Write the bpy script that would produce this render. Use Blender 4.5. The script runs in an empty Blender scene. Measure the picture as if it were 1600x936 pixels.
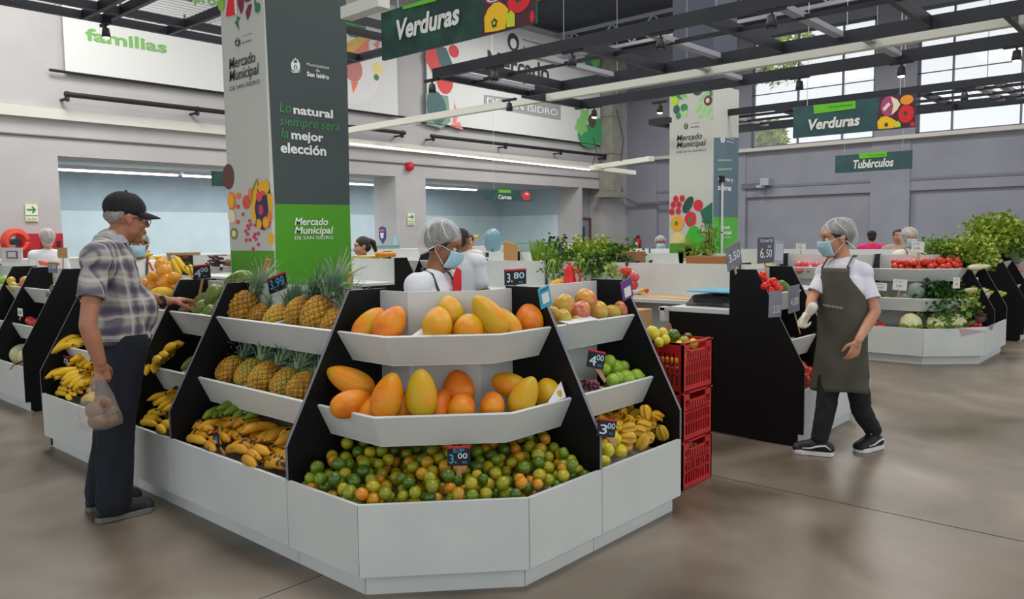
import bpy, bmesh, math, random
from math import sin, cos, pi, radians, atan2, sqrt, hypot
from mathutils import Vector, Matrix, Euler, noise
import numpy as np
random.seed(7)
V = Vector
SC = bpy.context.scene
COL = SC.collection
# ------------------------------------------------------------------ camera
F, PIT, ROLL, AZ, H = 1235.0, radians(4.64), radians(.695), radians(42.0), 1.45
fw = V((cos(AZ)*cos(PIT), sin(AZ)*cos(PIT), -sin(PIT)))
rt0 = V((sin(AZ), -cos(AZ), 0)); dn0 = fw.cross(rt0)
RT = rt0*cos(ROLL) + dn0*sin(ROLL); DN = -rt0*sin(ROLL) + dn0*cos(ROLL); FW = fw
EYE = V((0, 0, H))
cam = bpy.data.cameras.new('camera'); co = bpy.data.objects.new('camera', cam); COL.objects.link(co)
cam.sensor_width = 36; cam.lens = 36*F/1600; cam.clip_start = .05; cam.clip_end = 500
co.matrix_world = Matrix((( RT.x, -DN.x, -FW.x, 0), (RT.y, -DN.y, -FW.y, 0), (RT.z, -DN.z, -FW.z, H), (0, 0, 0, 1)))
SC.camera = co
# ------------------------------------------------------------------ sky, lights, exposure
SC.view_settings.view_transform = 'Standard'; SC.view_settings.look = 'None'
SC.view_settings.gamma = 1; SC.view_settings.use_curve_mapping = False
SC.view_settings.exposure = 0.24
w = bpy.data.worlds.new('sky'); SC.world = w; w.use_nodes = True
w.node_tree.nodes['Background'].inputs[0].default_value = (.93, .97, 1.0, 1)
w.node_tree.nodes['Background'].inputs[1].default_value = .95
def area(name, loc, size, power, color=(1, 1, 1), rot=(0, 0, 0), sy=None):
    l = bpy.data.lights.new(name, 'AREA'); l.size = size; l.energy = power; l.color = color
    if sy: l.shape = 'RECTANGLE'; l.size_y = sy
    o = bpy.data.objects.new(name, l); COL.objects.link(o); o.location = loc; o.rotation_euler = rot
    return o
for (x, y, p) in ((3, 1.0, 210), (4.2, 7.2, 280), (11, 2.5, 300), (11, 10, 340), (19, 6, 380), (19, 13, 400), (5, 14, 420)):
    area('overhead_fill', (x, y, 8.2), 3.0, p, (1, .97, .93))  # added soft fill under the roof; no fixtures hang here
# ------------------------------------------------------------------ pixel <-> real planes (1600 x 936)
def ray(x, y): return RT*((x-800)/F) + DN*((y-468)/F) + FW
def px(x, y, X): r = ray(x, y); return EYE + r*(X/r.x)
def py(x, y, Y): r = ray(x, y); return EYE + r*(Y/r.y)
def pz(x, y, z=0): r = ray(x, y); return EYE + r*((z-H)/r.z)
def ps(x, y, S): r = ray(x, y); return EYE + r*(S/(r.x+r.y))      # plane X+Y=S (the chamfer's direction)
def pd(x, y, D): return EYE + ray(x, y)*D
# ------------------------------------------------------------------ mesh builder
class MB:
    def __init__(s): s.v = []; s.f = []; s.m = []
    def add(s, vs, fs, m=0):
        b = len(s.v); s.v += [tuple(v) for v in vs]
        for f in fs: s.f.append(tuple(b+i for i in f)); s.m.append(m)
        return s
    def box(s, a, b, m=0, rot=0, c=None):
        x0, y0, z0 = a; x1, y1, z1 = b
        vs = [V(p) for p in ((x0,y0,z0),(x1,y0,z0),(x1,y1,z0),(x0,y1,z0),(x0,y0,z1),(x1,y0,z1),(x1,y1,z1),(x0,y1,z1))]
        if rot:
            c = V(c) if c else (vs[0]+vs[6])/2; R = Matrix.Rotation(rot, 3, 'Z'); vs = [R@(v-c)+c for v in vs]
        return s.add(vs, [(0,3,2,1),(4,5,6,7),(0,1,5,4),(1,2,6,5),(2,3,7,6),(3,0,4,7)], m)
    def slab(s, quad, off, m=0, me=None):
        q = [V(p) for p in quad]; o = V(off); n = len(q); me = m if me is None else me
        b = len(s.v); s.v += [tuple(p) for p in q] + [tuple(p+o) for p in q]
        s.f.append(tuple(b+i for i in range(n))); s.m.append(m)
        s.f.append(tuple(b+n+i for i in reversed(range(n)))); s.m.append(m)
        for i in range(n):
            j = (i+1) % n; s.f.append((b+i, b+n+i, b+n+j, b+j)); s.m.append(me)
        return s
    def bar(s, p0, p1, w, h, m=0, up=(0, 0, 1)):
        p0, p1 = V(p0), V(p1); d = (p1-p0).normalized(); u = V(up)
        if abs(d.dot(u)) > .95: u = V((1, 0, 0))
        l = d.cross(u).normalized()*w/2; u = l.cross(d).normalized()*h/2
        return s.slab([p0-l-u, p0+l-u, p0+l+u, p0-l+u], p1-p0, m)
    def tube(s, pts, r, n=8, m=0, caps=True, sx=1.0, up=None):
        P = [V(p) for p in pts]; R = r if hasattr(r, '__len__') else [r]*len(P)
        u = None; b = len(s.v)
        for i, p in enumerate(P):
            d = (P[min(i+1, len(P)-1)]-P[max(i-1, 0)]).normalized()
            if u is None:
                u = V(up) if up else (V((0, 0, 1)) if abs(d.z) < .9 else V((1, 0, 0)))
            u = (u-d*u.dot(d)).normalized(); l = d.cross(u)
            for k in range(n):
                a = 2*pi*k/n; s.v.append(tuple(p+(l*cos(a)*sx+u*sin(a))*R[i]))
        for i in range(len(P)-1):
            for k in range(n):
                k2 = (k+1) % n; s.f.append((b+i*n+k, b+i*n+k2, b+(i+1)*n+k2, b+(i+1)*n+k)); s.m.append(m)
        if caps:
            s.f.append(tuple(b+k for k in reversed(range(n)))); s.m.append(m)
            e = b+(len(P)-1)*n; s.f.append(tuple(e+k for k in range(n))); s.m.append(m)
        return s
    def ell(s, c, r, n=16, k=10, m=0, M=None):
        c = V(c); r = r if hasattr(r, '__len__') else (r, r, r)
        vs = [V((0, 0, r[2]))]
        for i in range(1, k):
            t = pi*i/k
            for j in range(n): a = 2*pi*j/n; vs.append(V((r[0]*sin(t)*cos(a), r[1]*sin(t)*sin(a), r[2]*cos(t))))
        vs.append(V((0, 0, -r[2])))
        if M: vs = [M@v for v in vs]
        vs = [v+c for v in vs]; fs = []
        for j in range(n): fs.append((0, 1+j, 1+(j+1) % n))
        for i in range(k-2):
            for j in range(n):
                a = 1+i*n+j; b2 = 1+i*n+(j+1) % n; fs.append((a, a+n, b2+n, b2))
        e = len(vs)-1
        for j in range(n): fs.append((e, e-n+(j+1) % n, e-n+j))
        return s.add(vs, fs, m)
    def cone(s, p0, p1, r0, r1, n=14, flat=None, m=0):
        """capsule that tapers; flat=(axis, factor) squashes its section"""
        p0, p1 = V(p0), V(p1); d = p1-p0; L = d.length; d = d/L if L > 1e-6 else V((0, 0, 1))
        u = V((0, 0, 1)) if abs(d.z) < .9 else V((1, 0, 0)); u = (u-d*u.dot(d)).normalized(); l = d.cross(u)
        rings = [(-.98, .2), (-.8, .6), (-.45, .89), (0, 1)]
        b = len(s.v); K = 0
        def ring(c, r):
            for k in range(n):
                a = 2*pi*k/n; o = (l*cos(a)+u*sin(a))*r
                if flat: ax = V(flat[0]); o = o - ax*o.dot(ax)*(1-flat[1])
                s.v.append(tuple(c+o))
        for (t, q) in rings: ring(p0+d*r0*t, r0*q); K += 1
        for (t, q) in reversed(rings): ring(p1-d*r1*t, r1*q); K += 1
        for i in range(K-1):
            for k in range(n):
                k2 = (k+1) % n; s.f.append((b+i*n+k, b+i*n+k2, b+(i+1)*n+k2, b+(i+1)*n+k)); s.m.append(m)
        s.f.append(tuple(b+k for k in reversed(range(n)))); s.m.append(m)
        e = b+(K-1)*n; s.f.append(tuple(e+k for k in range(n))); s.m.append(m)
        return s
    def lathe(s, prof, n=20, m=0, c=(0, 0, 0)):
        c = V(c); b = len(s.v)
        for (r, z) in prof:
            for k in range(n): a = 2*pi*k/n; s.v.append((c.x+r*cos(a), c.y+r*sin(a), c.z+z))
        for i in range(len(prof)-1):
            for k in range(n):
                k2 = (k+1) % n; s.f.append((b+i*n+k, b+i*n+k2, b+(i+1)*n+k2, b+(i+1)*n+k)); s.m.append(m)
        return s
    def mesh(s, name, mats, smooth=False, origin=None):
        me = bpy.data.meshes.new(name)
        vs = s.v if origin is None else [(v[0]-origin[0], v[1]-origin[1], v[2]-origin[2]) for v in s.v]
        me.from_pydata(vs, [], s.f)
        mats = mats if isinstance(mats, (list, tuple)) else [mats]
        for q in mats: me.materials.append(q)
        if len(mats) > 1: me.polygons.foreach_set('material_index', s.m)
        if smooth: me.polygons.foreach_set('use_smooth', [True]*len(me.polygons))
        me.update(); return me
def link(o, parent=None, kind=None):
    COL.objects.link(o)
    if parent: o.parent = parent
    if kind: o['kind'] = kind
    return o
def part(name, mb, mats, parent=None, smooth=False, kind=None, bevel=0, label=None):
    """mesh built in world coordinates; its origin sits at its parent's origin"""
    org = root_origin(parent) if parent else None
    o = bpy.data.objects.new(name, mb.mesh(name, mats, smooth, org)); link(o, parent, kind)
    if bevel:
        b = o.modifiers.new('bevel', 'BEVEL'); b.width = bevel; b.segments = 2; b.limit_method = 'ANGLE'
    if label: o['label'] = label
    return o
def root_origin(p):
    t = V((0, 0, 0))
    while p: t += p.location; p = p.parent
    return t
def thing(name, label, cat, loc=(0, 0, 0), group=None, rot=None):
    o = bpy.data.objects.new(name, None); o.empty_display_size = .1; COL.objects.link(o); o.location = loc
    if rot: o.rotation_euler = rot
    o['label'] = label; o['category'] = cat
    if group: o['group'] = group
    return o
def single(name, mb, mats, label, cat, group=None, smooth=False, bevel=0, kind=None):
    """a thing that is one mesh, its origin moved to its own middle"""
    n = len(mb.v); c = tuple(sum(v[i] for v in mb.v)/n for i in range(3))
    o = bpy.data.objects.new(name, mb.mesh(name, mats, smooth, c)); o.location = c; COL.objects.link(o)
    o['label'] = label; o['category'] = cat
    if group: o['group'] = group
    if kind: o['kind'] = kind
    if bevel: b = o.modifiers.new('bevel', 'BEVEL'); b.width = bevel; b.segments = 2; b.limit_method = 'ANGLE'
    return o
def inst(name, me, M, label=None, cat=None, group=None, parent=None):
    o = bpy.data.objects.new(name, me); COL.objects.link(o)
    if parent: o.parent = parent
    o.matrix_basis = M
    if label: o['label'] = label
    if cat: o['category'] = cat
    if group: o['group'] = group
    return o
def struct(name, mb, mats, **k): return part(name, mb, mats, kind='structure', **k)
def basis(z, x=None, loc=(0, 0, 0), s=1.0):
    z = V(z).normalized(); x = V(x) if x else (V((1, 0, 0)) if abs(z.x) < .9 else V((0, 1, 0)))
    x = (x-z*x.dot(z)).normalized(); y = z.cross(x)
    S = s if hasattr(s, '__len__') else (s, s, s)
    return Matrix.Translation(loc) @ Matrix((x, y, z)).transposed().to_4x4() @ Matrix.Diagonal((S[0], S[1], S[2], 1))
# ------------------------------------------------------------------ materials
def lin(h):
    h = h.lstrip('#'); c = [int(h[i:i+2], 16)/255 for i in (0, 2, 4)]
    return tuple(x/12.92 if x <= .04045 else ((x+.055)/1.055)**2.4 for x in c)+(1,)
MC = {}
def mat(c, rough=.5, metal=0, name=None, spec=None, emit=None, alpha=1, trans=0, vary=0, sub=0):
    key = (c, rough, metal, emit, alpha, trans, vary, sub)
    if key in MC: return MC[key]
    m = bpy.data.materials.new(name or 'paint'); m.use_nodes = True
    b = m.node_tree.nodes['Principled BSDF']; b.inputs['Base Color'].default_value = lin(c)
    b.inputs['Roughness'].default_value = rough; b.inputs['Metallic'].default_value = metal
    if emit: b.inputs['Emission Color'].default_value = lin(c); b.inputs['Emission Strength'].default_value = emit
    if alpha < 1: b.inputs['Alpha'].default_value = alpha
    if trans: b.inputs['Transmission Weight'].default_value = trans
    if sub: b.inputs['Subsurface Weight'].default_value = sub; b.inputs['Subsurface Radius'].default_value = (.02, .008, .005)
    MC[key] = m; return m
def nd(m, t, **k):
    n = m.node_tree.nodes.new(t)
    for a, v in k.items(): setattr(n, a, v)
    return n
def ramp(m, stops):
    r = nd(m, 'ShaderNodeValToRGB'); e = r.color_ramp.elements
    e[0].position, e[0].color = stops[0][0], lin(stops[0][1]); e[1].position, e[1].color = stops[-1][0], lin(stops[-1][1])
    for p, c in stops[1:-1]: x = e.new(p); x.color = lin(c)
    return r
def noisy(name, stops, scale=5, rough=.5, detail=3, rnd=0, bump=0, bscale=None, coord='Object', spots=None, stretch=None, dist=0, coat=0, rough2=None, sub=0):
    """base colour from noise through a ramp (+ per-object shift), optional speckles and fine relief"""
    m = bpy.data.materials.new(name); m.use_nodes = True; L = m.node_tree.links
    b = m.node_tree.nodes['Principled BSDF']; b.inputs['Roughness'].default_value = rough
    tc = nd(m, 'ShaderNodeTexCoord'); src = tc.outputs[coord]
    if stretch:
        mp = nd(m, 'ShaderNodeMapping'); mp.inputs['Scale'].default_value = stretch; L.new(src, mp.inputs[0]); src = mp.outputs[0]
    if rnd:
        oi = nd(m, 'ShaderNodeObjectInfo'); ad = nd(m, 'ShaderNodeVectorMath', operation='ADD'); sc_ = nd(m, 'ShaderNodeMath', operation='MULTIPLY')
        sc_.inputs[1].default_value = 37; L.new(oi.outputs['Random'], sc_.inputs[0]); L.new(src, ad.inputs[0]); L.new(sc_.outputs[0], ad.inputs[1]); src = ad.outputs[0]
    n = nd(m, 'ShaderNodeTexNoise'); n.inputs['Scale'].default_value = scale; n.inputs['Detail'].default_value = detail; n.inputs['Distortion'].default_value = dist
    L.new(src, n.inputs['Vector']); fac = n.outputs['Fac']
    if rnd:
        mm = nd(m, 'ShaderNodeMath', operation='MULTIPLY_ADD'); mm.inputs[1].default_value = rnd; L.new(oi.outputs['Random'], mm.inputs[0])
        s2 = nd(m, 'ShaderNodeMath', operation='SUBTRACT'); L.new(fac, s2.inputs[0]); s2.inputs[1].default_value = rnd/2
        L.new(s2.outputs[0], mm.inputs[2]); fac = mm.outputs[0]
    r = ramp(m, stops); L.new(fac, r.inputs[0]); colr = r.outputs[0]
    if spots:
        n2 = nd(m, 'ShaderNodeTexNoise'); n2.inputs['Scale'].default_value = spots[1]; n2.inputs['Detail'].default_value = 2; L.new(src, n2.inputs['Vector'])
        r2 = nd(m, 'ShaderNodeValToRGB'); r2.color_ramp.elements[0].position = spots[2]; r2.color_ramp.elements[1].position = spots[2]+.05; L.new(n2.outputs['Fac'], r2.inputs[0])
        mx = nd(m, 'ShaderNodeMix', data_type='RGBA'); L.new(r2.outputs[0], mx.inputs[0]); L.new(colr, mx.inputs[6]); mx.inputs[7].default_value = lin(spots[0]); colr = mx.outputs[2]
    L.new(colr, b.inputs['Base Color'])
    if bump:
        n3 = nd(m, 'ShaderNodeTexNoise'); n3.inputs['Scale'].default_value = bscale or scale*6; n3.inputs['Detail'].default_value = 4; L.new(src, n3.inputs['Vector'])
        bp = nd(m, 'ShaderNodeBump'); bp.inputs['Strength'].default_value = bump; bp.inputs['Distance'].default_value = .01; L.new(n3.outputs['Fac'], bp.inputs['Height']); L.new(bp.outputs[0], b.inputs['Normal'])
    if coat: b.inputs['Coat Weight'].default_value = coat
    if rough2 is not None:
        mr = nd(m, 'ShaderNodeMapRange'); mr.inputs[3].default_value = rough; mr.inputs[4].default_value = rough2; L.new(n.outputs['Fac'], mr.inputs[0]); L.new(mr.outputs[0], b.inputs['Roughness'])
    if sub: b.inputs['Subsurface Weight'].default_value = sub; b.inputs['Subsurface Radius'].default_value = (.02, .008, .004)
    return m
WHITE = noisy('white_laminate', [(.3, '#cdd2cf'), (.7, '#d8dbd7')], 3, .38, rough2=.45)
BLACK = noisy('black_laminate', [(.3, '#08080a'), (.7, '#0c0b0e')], 4, .5)
BLACK.node_tree.nodes['Principled BSDF'].inputs['Specular IOR Level'].default_value = .25
EDGE = mat('#7b7d86', .5, name='grey_edging')
DARKM = mat('#26272b', .55, .2, name='dark_metal')
WOODST = noisy('stick_wood', [(.3, '#b98f62'), (.7, '#cda679')], 30, .7, stretch=(1, 1, .1))
CHALK = noisy('chalkboard_black', [(.35, '#141418'), (.7, '#26262b')], 18, .75)
CHALKG = noisy('chalkboard_grey', [(.35, '#70727b'), (.65, '#8a8c95')], 25, .85)
CARD = mat('#e9e8e2', .7, name='white_card')
RED = mat('#d0242c', .5, name='red_paint')
# ------------------------------------------------------------------ text
def text_pts(body, shear=0, bold=0, depth=.0):
    c = bpy.data.curves.new('t', 'FONT'); c.body = body; c.size = 1; c.shear = shear; c.offset = bold; c.resolution_u = 3; c.extrude = depth; c.space_line = .95
    o = bpy.data.objects.new('t', c); me = bpy.data.meshes.new_from_object(o)
    vs = [v.co.copy() for v in me.vertices]; fs = [tuple(p.vertices) for p in me.polygons]
    bpy.data.objects.remove(o); bpy.data.curves.remove(c); bpy.data.meshes.remove(me)
    return vs, fs
def add_text(mb, body, o, ex, ey, m=0, shear=0, bold=0, lift=(0, 0, 0)):
    """fits the words' bounding box on the parallelogram o, o+ex, o+ey"""
    vs, fs = text_pts(body, shear, bold)
    if not vs: return
    x0 = min(v.x for v in vs); x1 = max(v.x for v in vs); y0 = min(v.y for v in vs); y1 = max(v.y for v in vs)
    o, ex, ey, lift = V(o), V(ex), V(ey), V(lift)
    mb.add([o+ex*((v.x-x0)/(x1-x0))+ey*((v.y-y0)/(y1-y0))+lift for v in vs], fs, m)
class Print:
    """flat print on the plane X=c (facing -X) or Y=c (facing -Y); pixel layout measured on that plane"""
    def __init__(s, ax, c, mats): s.ax = ax; s.c = c; s.mb = MB(); s.mats = [mat(q, .6) if isinstance(q, str) else q for q in mats]; s.l = .001; s.n = 0; s.zm = 99
    def p(s, x, y): return px(x, y, s.c) if s.ax == 'X' else py(x, y, s.c)
    def lift(s, k):
        k = k+s.n*.04
        return V((-s.l*k, 0, 0)) if s.ax == 'X' else V((0, -s.l*k, 0))
    def uv(s, q): return ((-q.y) if s.ax == 'X' else q.x, q.z)
    def w(s, u, z, k):
        z = min(z, s.zm)
        return V((s.c, -u, z))+s.lift(k) if s.ax == 'X' else V((u, s.c, z))+s.lift(k)
    def text(s, body, xl, yb, yt, xr, m, k=6, shear=0, bold=0):
        """left x, baseline y and top y at the left end, right x"""
        s.n += 1; a = s.p(xl, yb); b = s.p(xl, yt); ua, za = s.uv(a); ub = s.uv(s.p(xr, yb))[0]; zb = b.z
        o = s.w(ua, za, k); add_text(s.mb, body, o, s.w(ub, za, k)-o, s.w(ua, zb, k)-o, m, shear, bold)
    def ell(s, x, y, rx, ry, m, k=2, a=0, n=20, wob=0, a0=0, a1=2*pi):
        s.n += 1; c = s.p(x, y); cu, cz = s.uv(c); ru = abs(s.uv(s.p(x+rx, y))[0]-cu); rz = abs(s.p(x, y+ry).z-cz)
        pts = []
        for i in range(n):
            t = a0+(a1-a0)*i/(n if a1-a0 > 6.2 else n-1); q = 1+wob*sin(5*t+x); dx, dz = cos(t)*ru*q, sin(t)*rz*q
            pts.append(s.w(cu+dx*cos(a)-dz*sin(a), cz+dx*sin(a)+dz*cos(a), k))
        s.mb.add(pts, [tuple(range(n))], m)
    def poly(s, pts, m, k=2):
        q = []; s.n += 1
        for (x, y) in pts: u, z = s.uv(s.p(x, y)); q.append(s.w(u, z, k))
        s.mb.add(q, [tuple(range(len(q)))], m)
    def done(s, name, parent): return part(name, s.mb, s.mats, parent)
# ------------------------------------------------------------------ the hall
WALLP = noisy('wall_paint', [(.3, '#b3b2b2'), (.7, '#bbbaba')], 1.2, .85)
WALLR = noisy('wall_paint_blue_grey', [(.3, '#8e919c'), (.7, '#979aa5')], 1.0, .85)
TRIMW = mat('#d3d0c9', .7, name='trim_paint')
TILEB = noisy('alcove_upper_paint', [(.3, '#a7bac4'), (.7, '#b1c3cc')], 2, .6)
TILEL = noisy('alcove_lower_tile', [(.3, '#c9dde2'), (.7, '#d4e5e8')], 2, .35)
CONC = noisy('polished_concrete', [(.28, '#51473b'), (.42, '#6f6354'), (.58, '#84786a'), (.78, '#a69b8e')], 1.1, .22, detail=9, dist=.5, bump=.05, bscale=9, rough2=.46)
mb = MB().box((-9, -7, -.3), (27.4, 19, -.012)); fl = struct('floor', mb, mat('#3c362f', .9, name='joint_dirt'))
for (a, b) in (((-9, -7), (4.236, 2.826)), ((-9, 2.834), (4.234, 23)), ((4.246, -7), (28, 23))):
    part('floor_slab', MB().box((a[0], a[1], -.012), (b[0], b[1], 0)), CONC, fl)
YB = 18.0
m = MB()
for (x0, x1) in ((-9, 6.02), (14.99, 16.16), (23.81, 24.0)): m.box((x0, YB, 0), (x1, 19.02, 3.2))
m.box((-9, YB, 3.2), (27.3, 19.02, 8.6)); m.box((25.32, YB, 0), (27.3, 19.02, 3.2))
struct('wall_back', m, WALLP)
m = MB().box((5, 22, 0), (24.2, 22.1, 2.22), 0).box((5, 22, 2.22), (24.2, 22.1, 3.3), 1).box((23.83, 19.02, 0), (23.95, 22, 2.22), 0).box((23.83, 19.02, 2.22), (23.95, 22, 3.3), 1).box((5, 19.02, 0), (5.1, 22, 3.2), 1)
struct('wall_alcove', m, [TILEL, TILEB])
struct('trim_3', MB().box((5, 19.02, 3.2), (24.2, 22.1, 3.3)), TILEB)
struct('trim_1', MB().box((-9, 17.86, 3.93), (25.1, 18, 4.14)), TRIMW)
struct('trim_2', MB().tube([(-9, 17.97, 3.58), (25.1, 17.97, 3.58)], .022, 6), mat('#6d6a66', .6, name='conduit_grey'))
# door in the recess
m = MB().box((24, 18.6, 2.08), (25.32, 18.72, 3.2)); struct('wall_recess', m, WALLR)
d = struct('door_1', MB().box((24.08, 18.6, .02), (25.22, 18.64, 2.03)), mat('#7e8b9c', .6, name='door_paint'))
part('door_frame', MB().box((24, 18.55, 0), (24.08, 18.66, 2.1)).box((25.22, 18.55, 0), (25.32, 18.66, 2.1)).box((24.08, 18.55, 2.03), (25.22, 18.66, 2.1)), mat('#6e3d3c', .6, name='maroon_frame'), d)
part('vision_panel', MB().box((24.55, 18.585, .9), (24.95, 18.6, 1.75)), mat('#3a4450', .2, name='dark_glass'), d)
# right wall with pilasters, beam, sill and windows
XR = 27.0
m = MB().box((XR+.15, -7, 0), (XR+.4, 18, 2.7)).box((XR, -7, 2.7), (XR+.4, 18, 4.4)).box((XR, -7, 8.3), (XR+.4, 18, 8.7))
for (y0, y1) in ((7.32, 8.55), (12.75, 18), (-7, -4)): m.box((XR, y0, 4.4), (XR+.4, y1, 8.3))
for (y0, y1) in ((7.42, 8.6), (12.9, 13.9), (16.6, 18), (1.3, 2.5)): m.box((XR-.05, y0, 0), (XR+.1501, y1, 4.36))
struct('wall_right', m, WALLR)
struct('trim_4', MB().box((XR-.3, -7, 4.3), (XR+.1, 18, 4.42)), TRIMW)
struct('shade_line', MB().box((XR-.04, -7, 3.02), (XR, 18, 3.1)), mat('#7f828d', .8, name='shade_line_grey'))  # darker strip: the shading line along the beam, put into its colour
FRAME = mat('#6a6c7c', .5, name='window_frame_grey')
GLASS = mat('#f2f8ff', .05, alpha=.12, name='window_glass')
def window(n, y0, y1, ys, zs):
    w_ = struct('window_%d' % n, MB().box((XR+.12, y0, 4.4), (XR+.2, y0+.08, 8.3)).box((XR+.12, y1-.08, 4.4), (XR+.2, y1, 8.3)).box((XR+.12, y0, 4.4), (XR+.2, y1, 4.5)).box((XR+.12, y0, 8.2), (XR+.2, y1, 8.3)), FRAME)
    for y in ys: part('mullion', MB().box((XR+.1, y-.024, 4.45), (XR+.2, y+.024, 8.25)), FRAME, w_)
    for z in zs: part('glazing_bar', MB().box((XR+.12, y0, z-.015), (XR+.18, y1, z+.015)), FRAME, w_)
    Y = [y0]+sorted(ys)+[y1]; Z = [4.4]+zs+[8.3]
    for i in range(len(Y)-1):
        for j in range(len(Z)-1): part('pane', MB().box((XR+.15, Y[i]+.03, Z[j]+.03), (XR+.156, Y[i+1]-.03, Z[j+1]-.03)), GLASS, w_)
window(1, 8.55, 12.75, [9.6, 11.1], [6.3, 7.6])
window(2, -4, 7.32, [-2.6, -.8, .98, 2.75, 4.54, 6.33], [6.3, 7.6])
# roof underside with trusses
m = MB().box((-9, -7, 8.7), (27.4, 18.3, 8.8)); ROOF = noisy('roof_sheet', [(.3, '#343a48'), (.7, '#414755')], 2, .8)
struct('ceiling', m, ROOF)
for x in (10.5, 16.5, 22.5):
    t = thing('roof_truss', 'pale steel roof truss spanning the hall, %s of three' % {10.5: 'nearest', 16.5: 'middle', 22.5: 'farthest'}[x], 'truss', (x, 6, 7.9), 'roof trusses')
    TR = mat('#a7abb2', .6, name='truss_steel')
    part('chord', MB().bar((x, -6.9, 8.5), (x, 17.9, 8.5), .1, .1).bar((x, -6.9, 7.7), (x, 17.9, 7.7), .1, .1), TR, t)
    b_ = MB(); y = -6
    while y < 17: b_.bar((x, y, 7.72), (x, y+.8, 8.48), .05, .05).bar((x, y+.8, 8.48), (x, y+1.6, 7.72), .05, .05); y += 1.6
    part('web_brace', b_, TR, t)
# tree outside the window
LEAFY = noisy('tree_leaves', [(.3, '#7d9f2e'), (.7, '#c9d84e')], 3, .7)
def leaf_ball(mb, c, r, n, s, mm=0, rng=random, flat=1):
    c = V(c)
    for i in range(n):
        d = V((rng.gauss(0, 1), rng.gauss(0, 1), rng.gauss(0, 1))).normalized(); p = c+V((d.x*r, d.y*r, d.z*r*flat))*rng.uniform(.55, 1)
        a = V((rng.gauss(0, 1), rng.gauss(0, 1), rng.gauss(0, 1))).normalized(); b2 = a.cross(d).normalized() if abs(a.dot(d)) < .98 else a.orthogonal(); q = s*rng.uniform(.7, 1.3)
        mb.add([p-a*q, p+b2*q*.5+d*q*.15, p+a*q, p-b2*q*.5+d*q*.15], [(0, 1, 2, 3)], mm)
for (c, r, lb) in ((px(1203, 214, 31), .7, 'yellow green tree crown outside the window behind the far pillar'), (px(1215, 78, 32), 1.5, 'darker leafy tree top outside high in the first window')):
    t = thing('tree', lb, 'tree', (c.x, c.y, 0))
    mb = MB(); leaf_ball(mb, c, r, 700, .16); part('foliage', mb, LEAFY, t)
    part('trunk', MB().tube([(c.x+1, c.y+3.2, -.2), (c.x+.6, c.y+2.4, c.z*.7), (c.x, c.y, c.z)], [.2, .14, .05], 10), mat('#5d4a38', .9, name='bark'), t)
struct('ground_outside', MB().box((27.5, -10, -.4), (45, 24, -.25)), mat('#8c8f86', .9, name='outside_paving'))
# alcove strip lights
TUBE = mat('#f4f8ff', .4, emit=7, name='lit_tube')
for i, (x0, x1, lb) in enumerate(((6.2, 9.6, 'lit white strip light in the left alcove, left end'), (9.7, 13.3, 'lit white strip light in the left alcove, middle'), (13.35, 16.4, 'lit white strip light in the left alcove, right end'), (17.2, 20.6, 'lit white strip light in the right alcove'))):
    t = thing('strip_light', lb, 'light', (x0, 20.2, 3.1), 'alcove strip lights')
    part('tube', MB().box((x0+.03, 20.16, 3.08), (x1-.03, 20.26, 3.12)), TUBE, t); part('housing', MB().box((x0, 20.1, 3.12), (x1, 20.32, 3.2)), mat('#e7e9ea', .5, name='lamp_housing'), t)
    area('strip_light_glow', ((x0+x1)/2, 20.2, 3.05), x1-x0, 45, (.93, .97, 1), sy=.1)
# ------------------------------------------------------------------ wall banners
def banner(name, label, x0, x1, z0, z1, cols):
    t = thing(name, label, 'banner', ((x0+x1)/2, 17.9, z0)); part('sheet', MB().box((x0, 17.86, z0), (x1, 17.9, z1)), mat('#dcdedd', .6, name='banner_sheet'), t)
    part('bottom_rail', MB().tube([(x0-.3, 17.88, z0-.02), (min(x1+.3, 24.95), 17.88, z0-.02)], .03, 8), DARKM, t)
    return t, Print('Y', 17.858, cols)
t, P = banner('wall_banner', 'long white wall banner reading familias, with a bowl of food at its right end', 6.22, 15.03, 4.93, 8.0, ['#7bb661', '#5b5c5f', '#2f9b4b', '#e8b547', '#ef7f5f', '#c97f78', '#e5e3e6', '#f0dc8e', '#4f7d58'])
P.text('familias', 134, 63, 43, 260, 0, shear=0, bold=.03)
P.text('al alcance de', 137, 16, -8, 305, 1, bold=.015); P.text('nuestras', 321, 45, 33, 420, 0, bold=.02)
P.text('los mejores', 140, -25, -50, 300, 1, bold=.015); P.text('productos', 303, 8, -14, 400, 0, bold=.02)
P.ell(552, 96, 44, 66, 6, 1); P.ell(553, 45, 12, 15, 2, 3, wob=.1); P.ell(564, 40, 8, 10, 8, 4, wob=.1)
P.poly([(540, 68), (575, 50), (581, 62), (560, 80), (541, 86)], 3, 4); P.poly([(549, 84), (576, 60), (577, 92), (560, 95)], 4, 5); P.ell(552, 108, 14, 20, 5, 5)
P.ell(590, 108, 8, 10, 7, 4, wob=.2); P.ell(588, 121, 4, 5, 8, 5); P.poly([(583, 70), (594, 60), (590, 78)], 4, 4); P.poly([(548, 128), (560, 128), (552, 146)], 4, 4)
P.done('print', t)
t, P = banner('wall_banner', 'white wall banner of the market with vegetables, right of the hanging sign', 16.18, 24.98, 4.85, 8.35, ['#40474a', '#d94a4a', '#4c6b70', '#9fa3a5', '#f2f2f2', '#46a06a', '#8cd07a', '#5e5148', '#e58e84', '#7fa08c'])
P.ell(683, 92, 17, 26, 1, 3, wob=.08); P.ell(709, 80, 8, 10, 1, 3); P.ell(695, 125, 13, 22, 1, 3); P.poly([(680, 72), (697, 75), (712, 112), (700, 118), (686, 98)], 2, 4)
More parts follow.
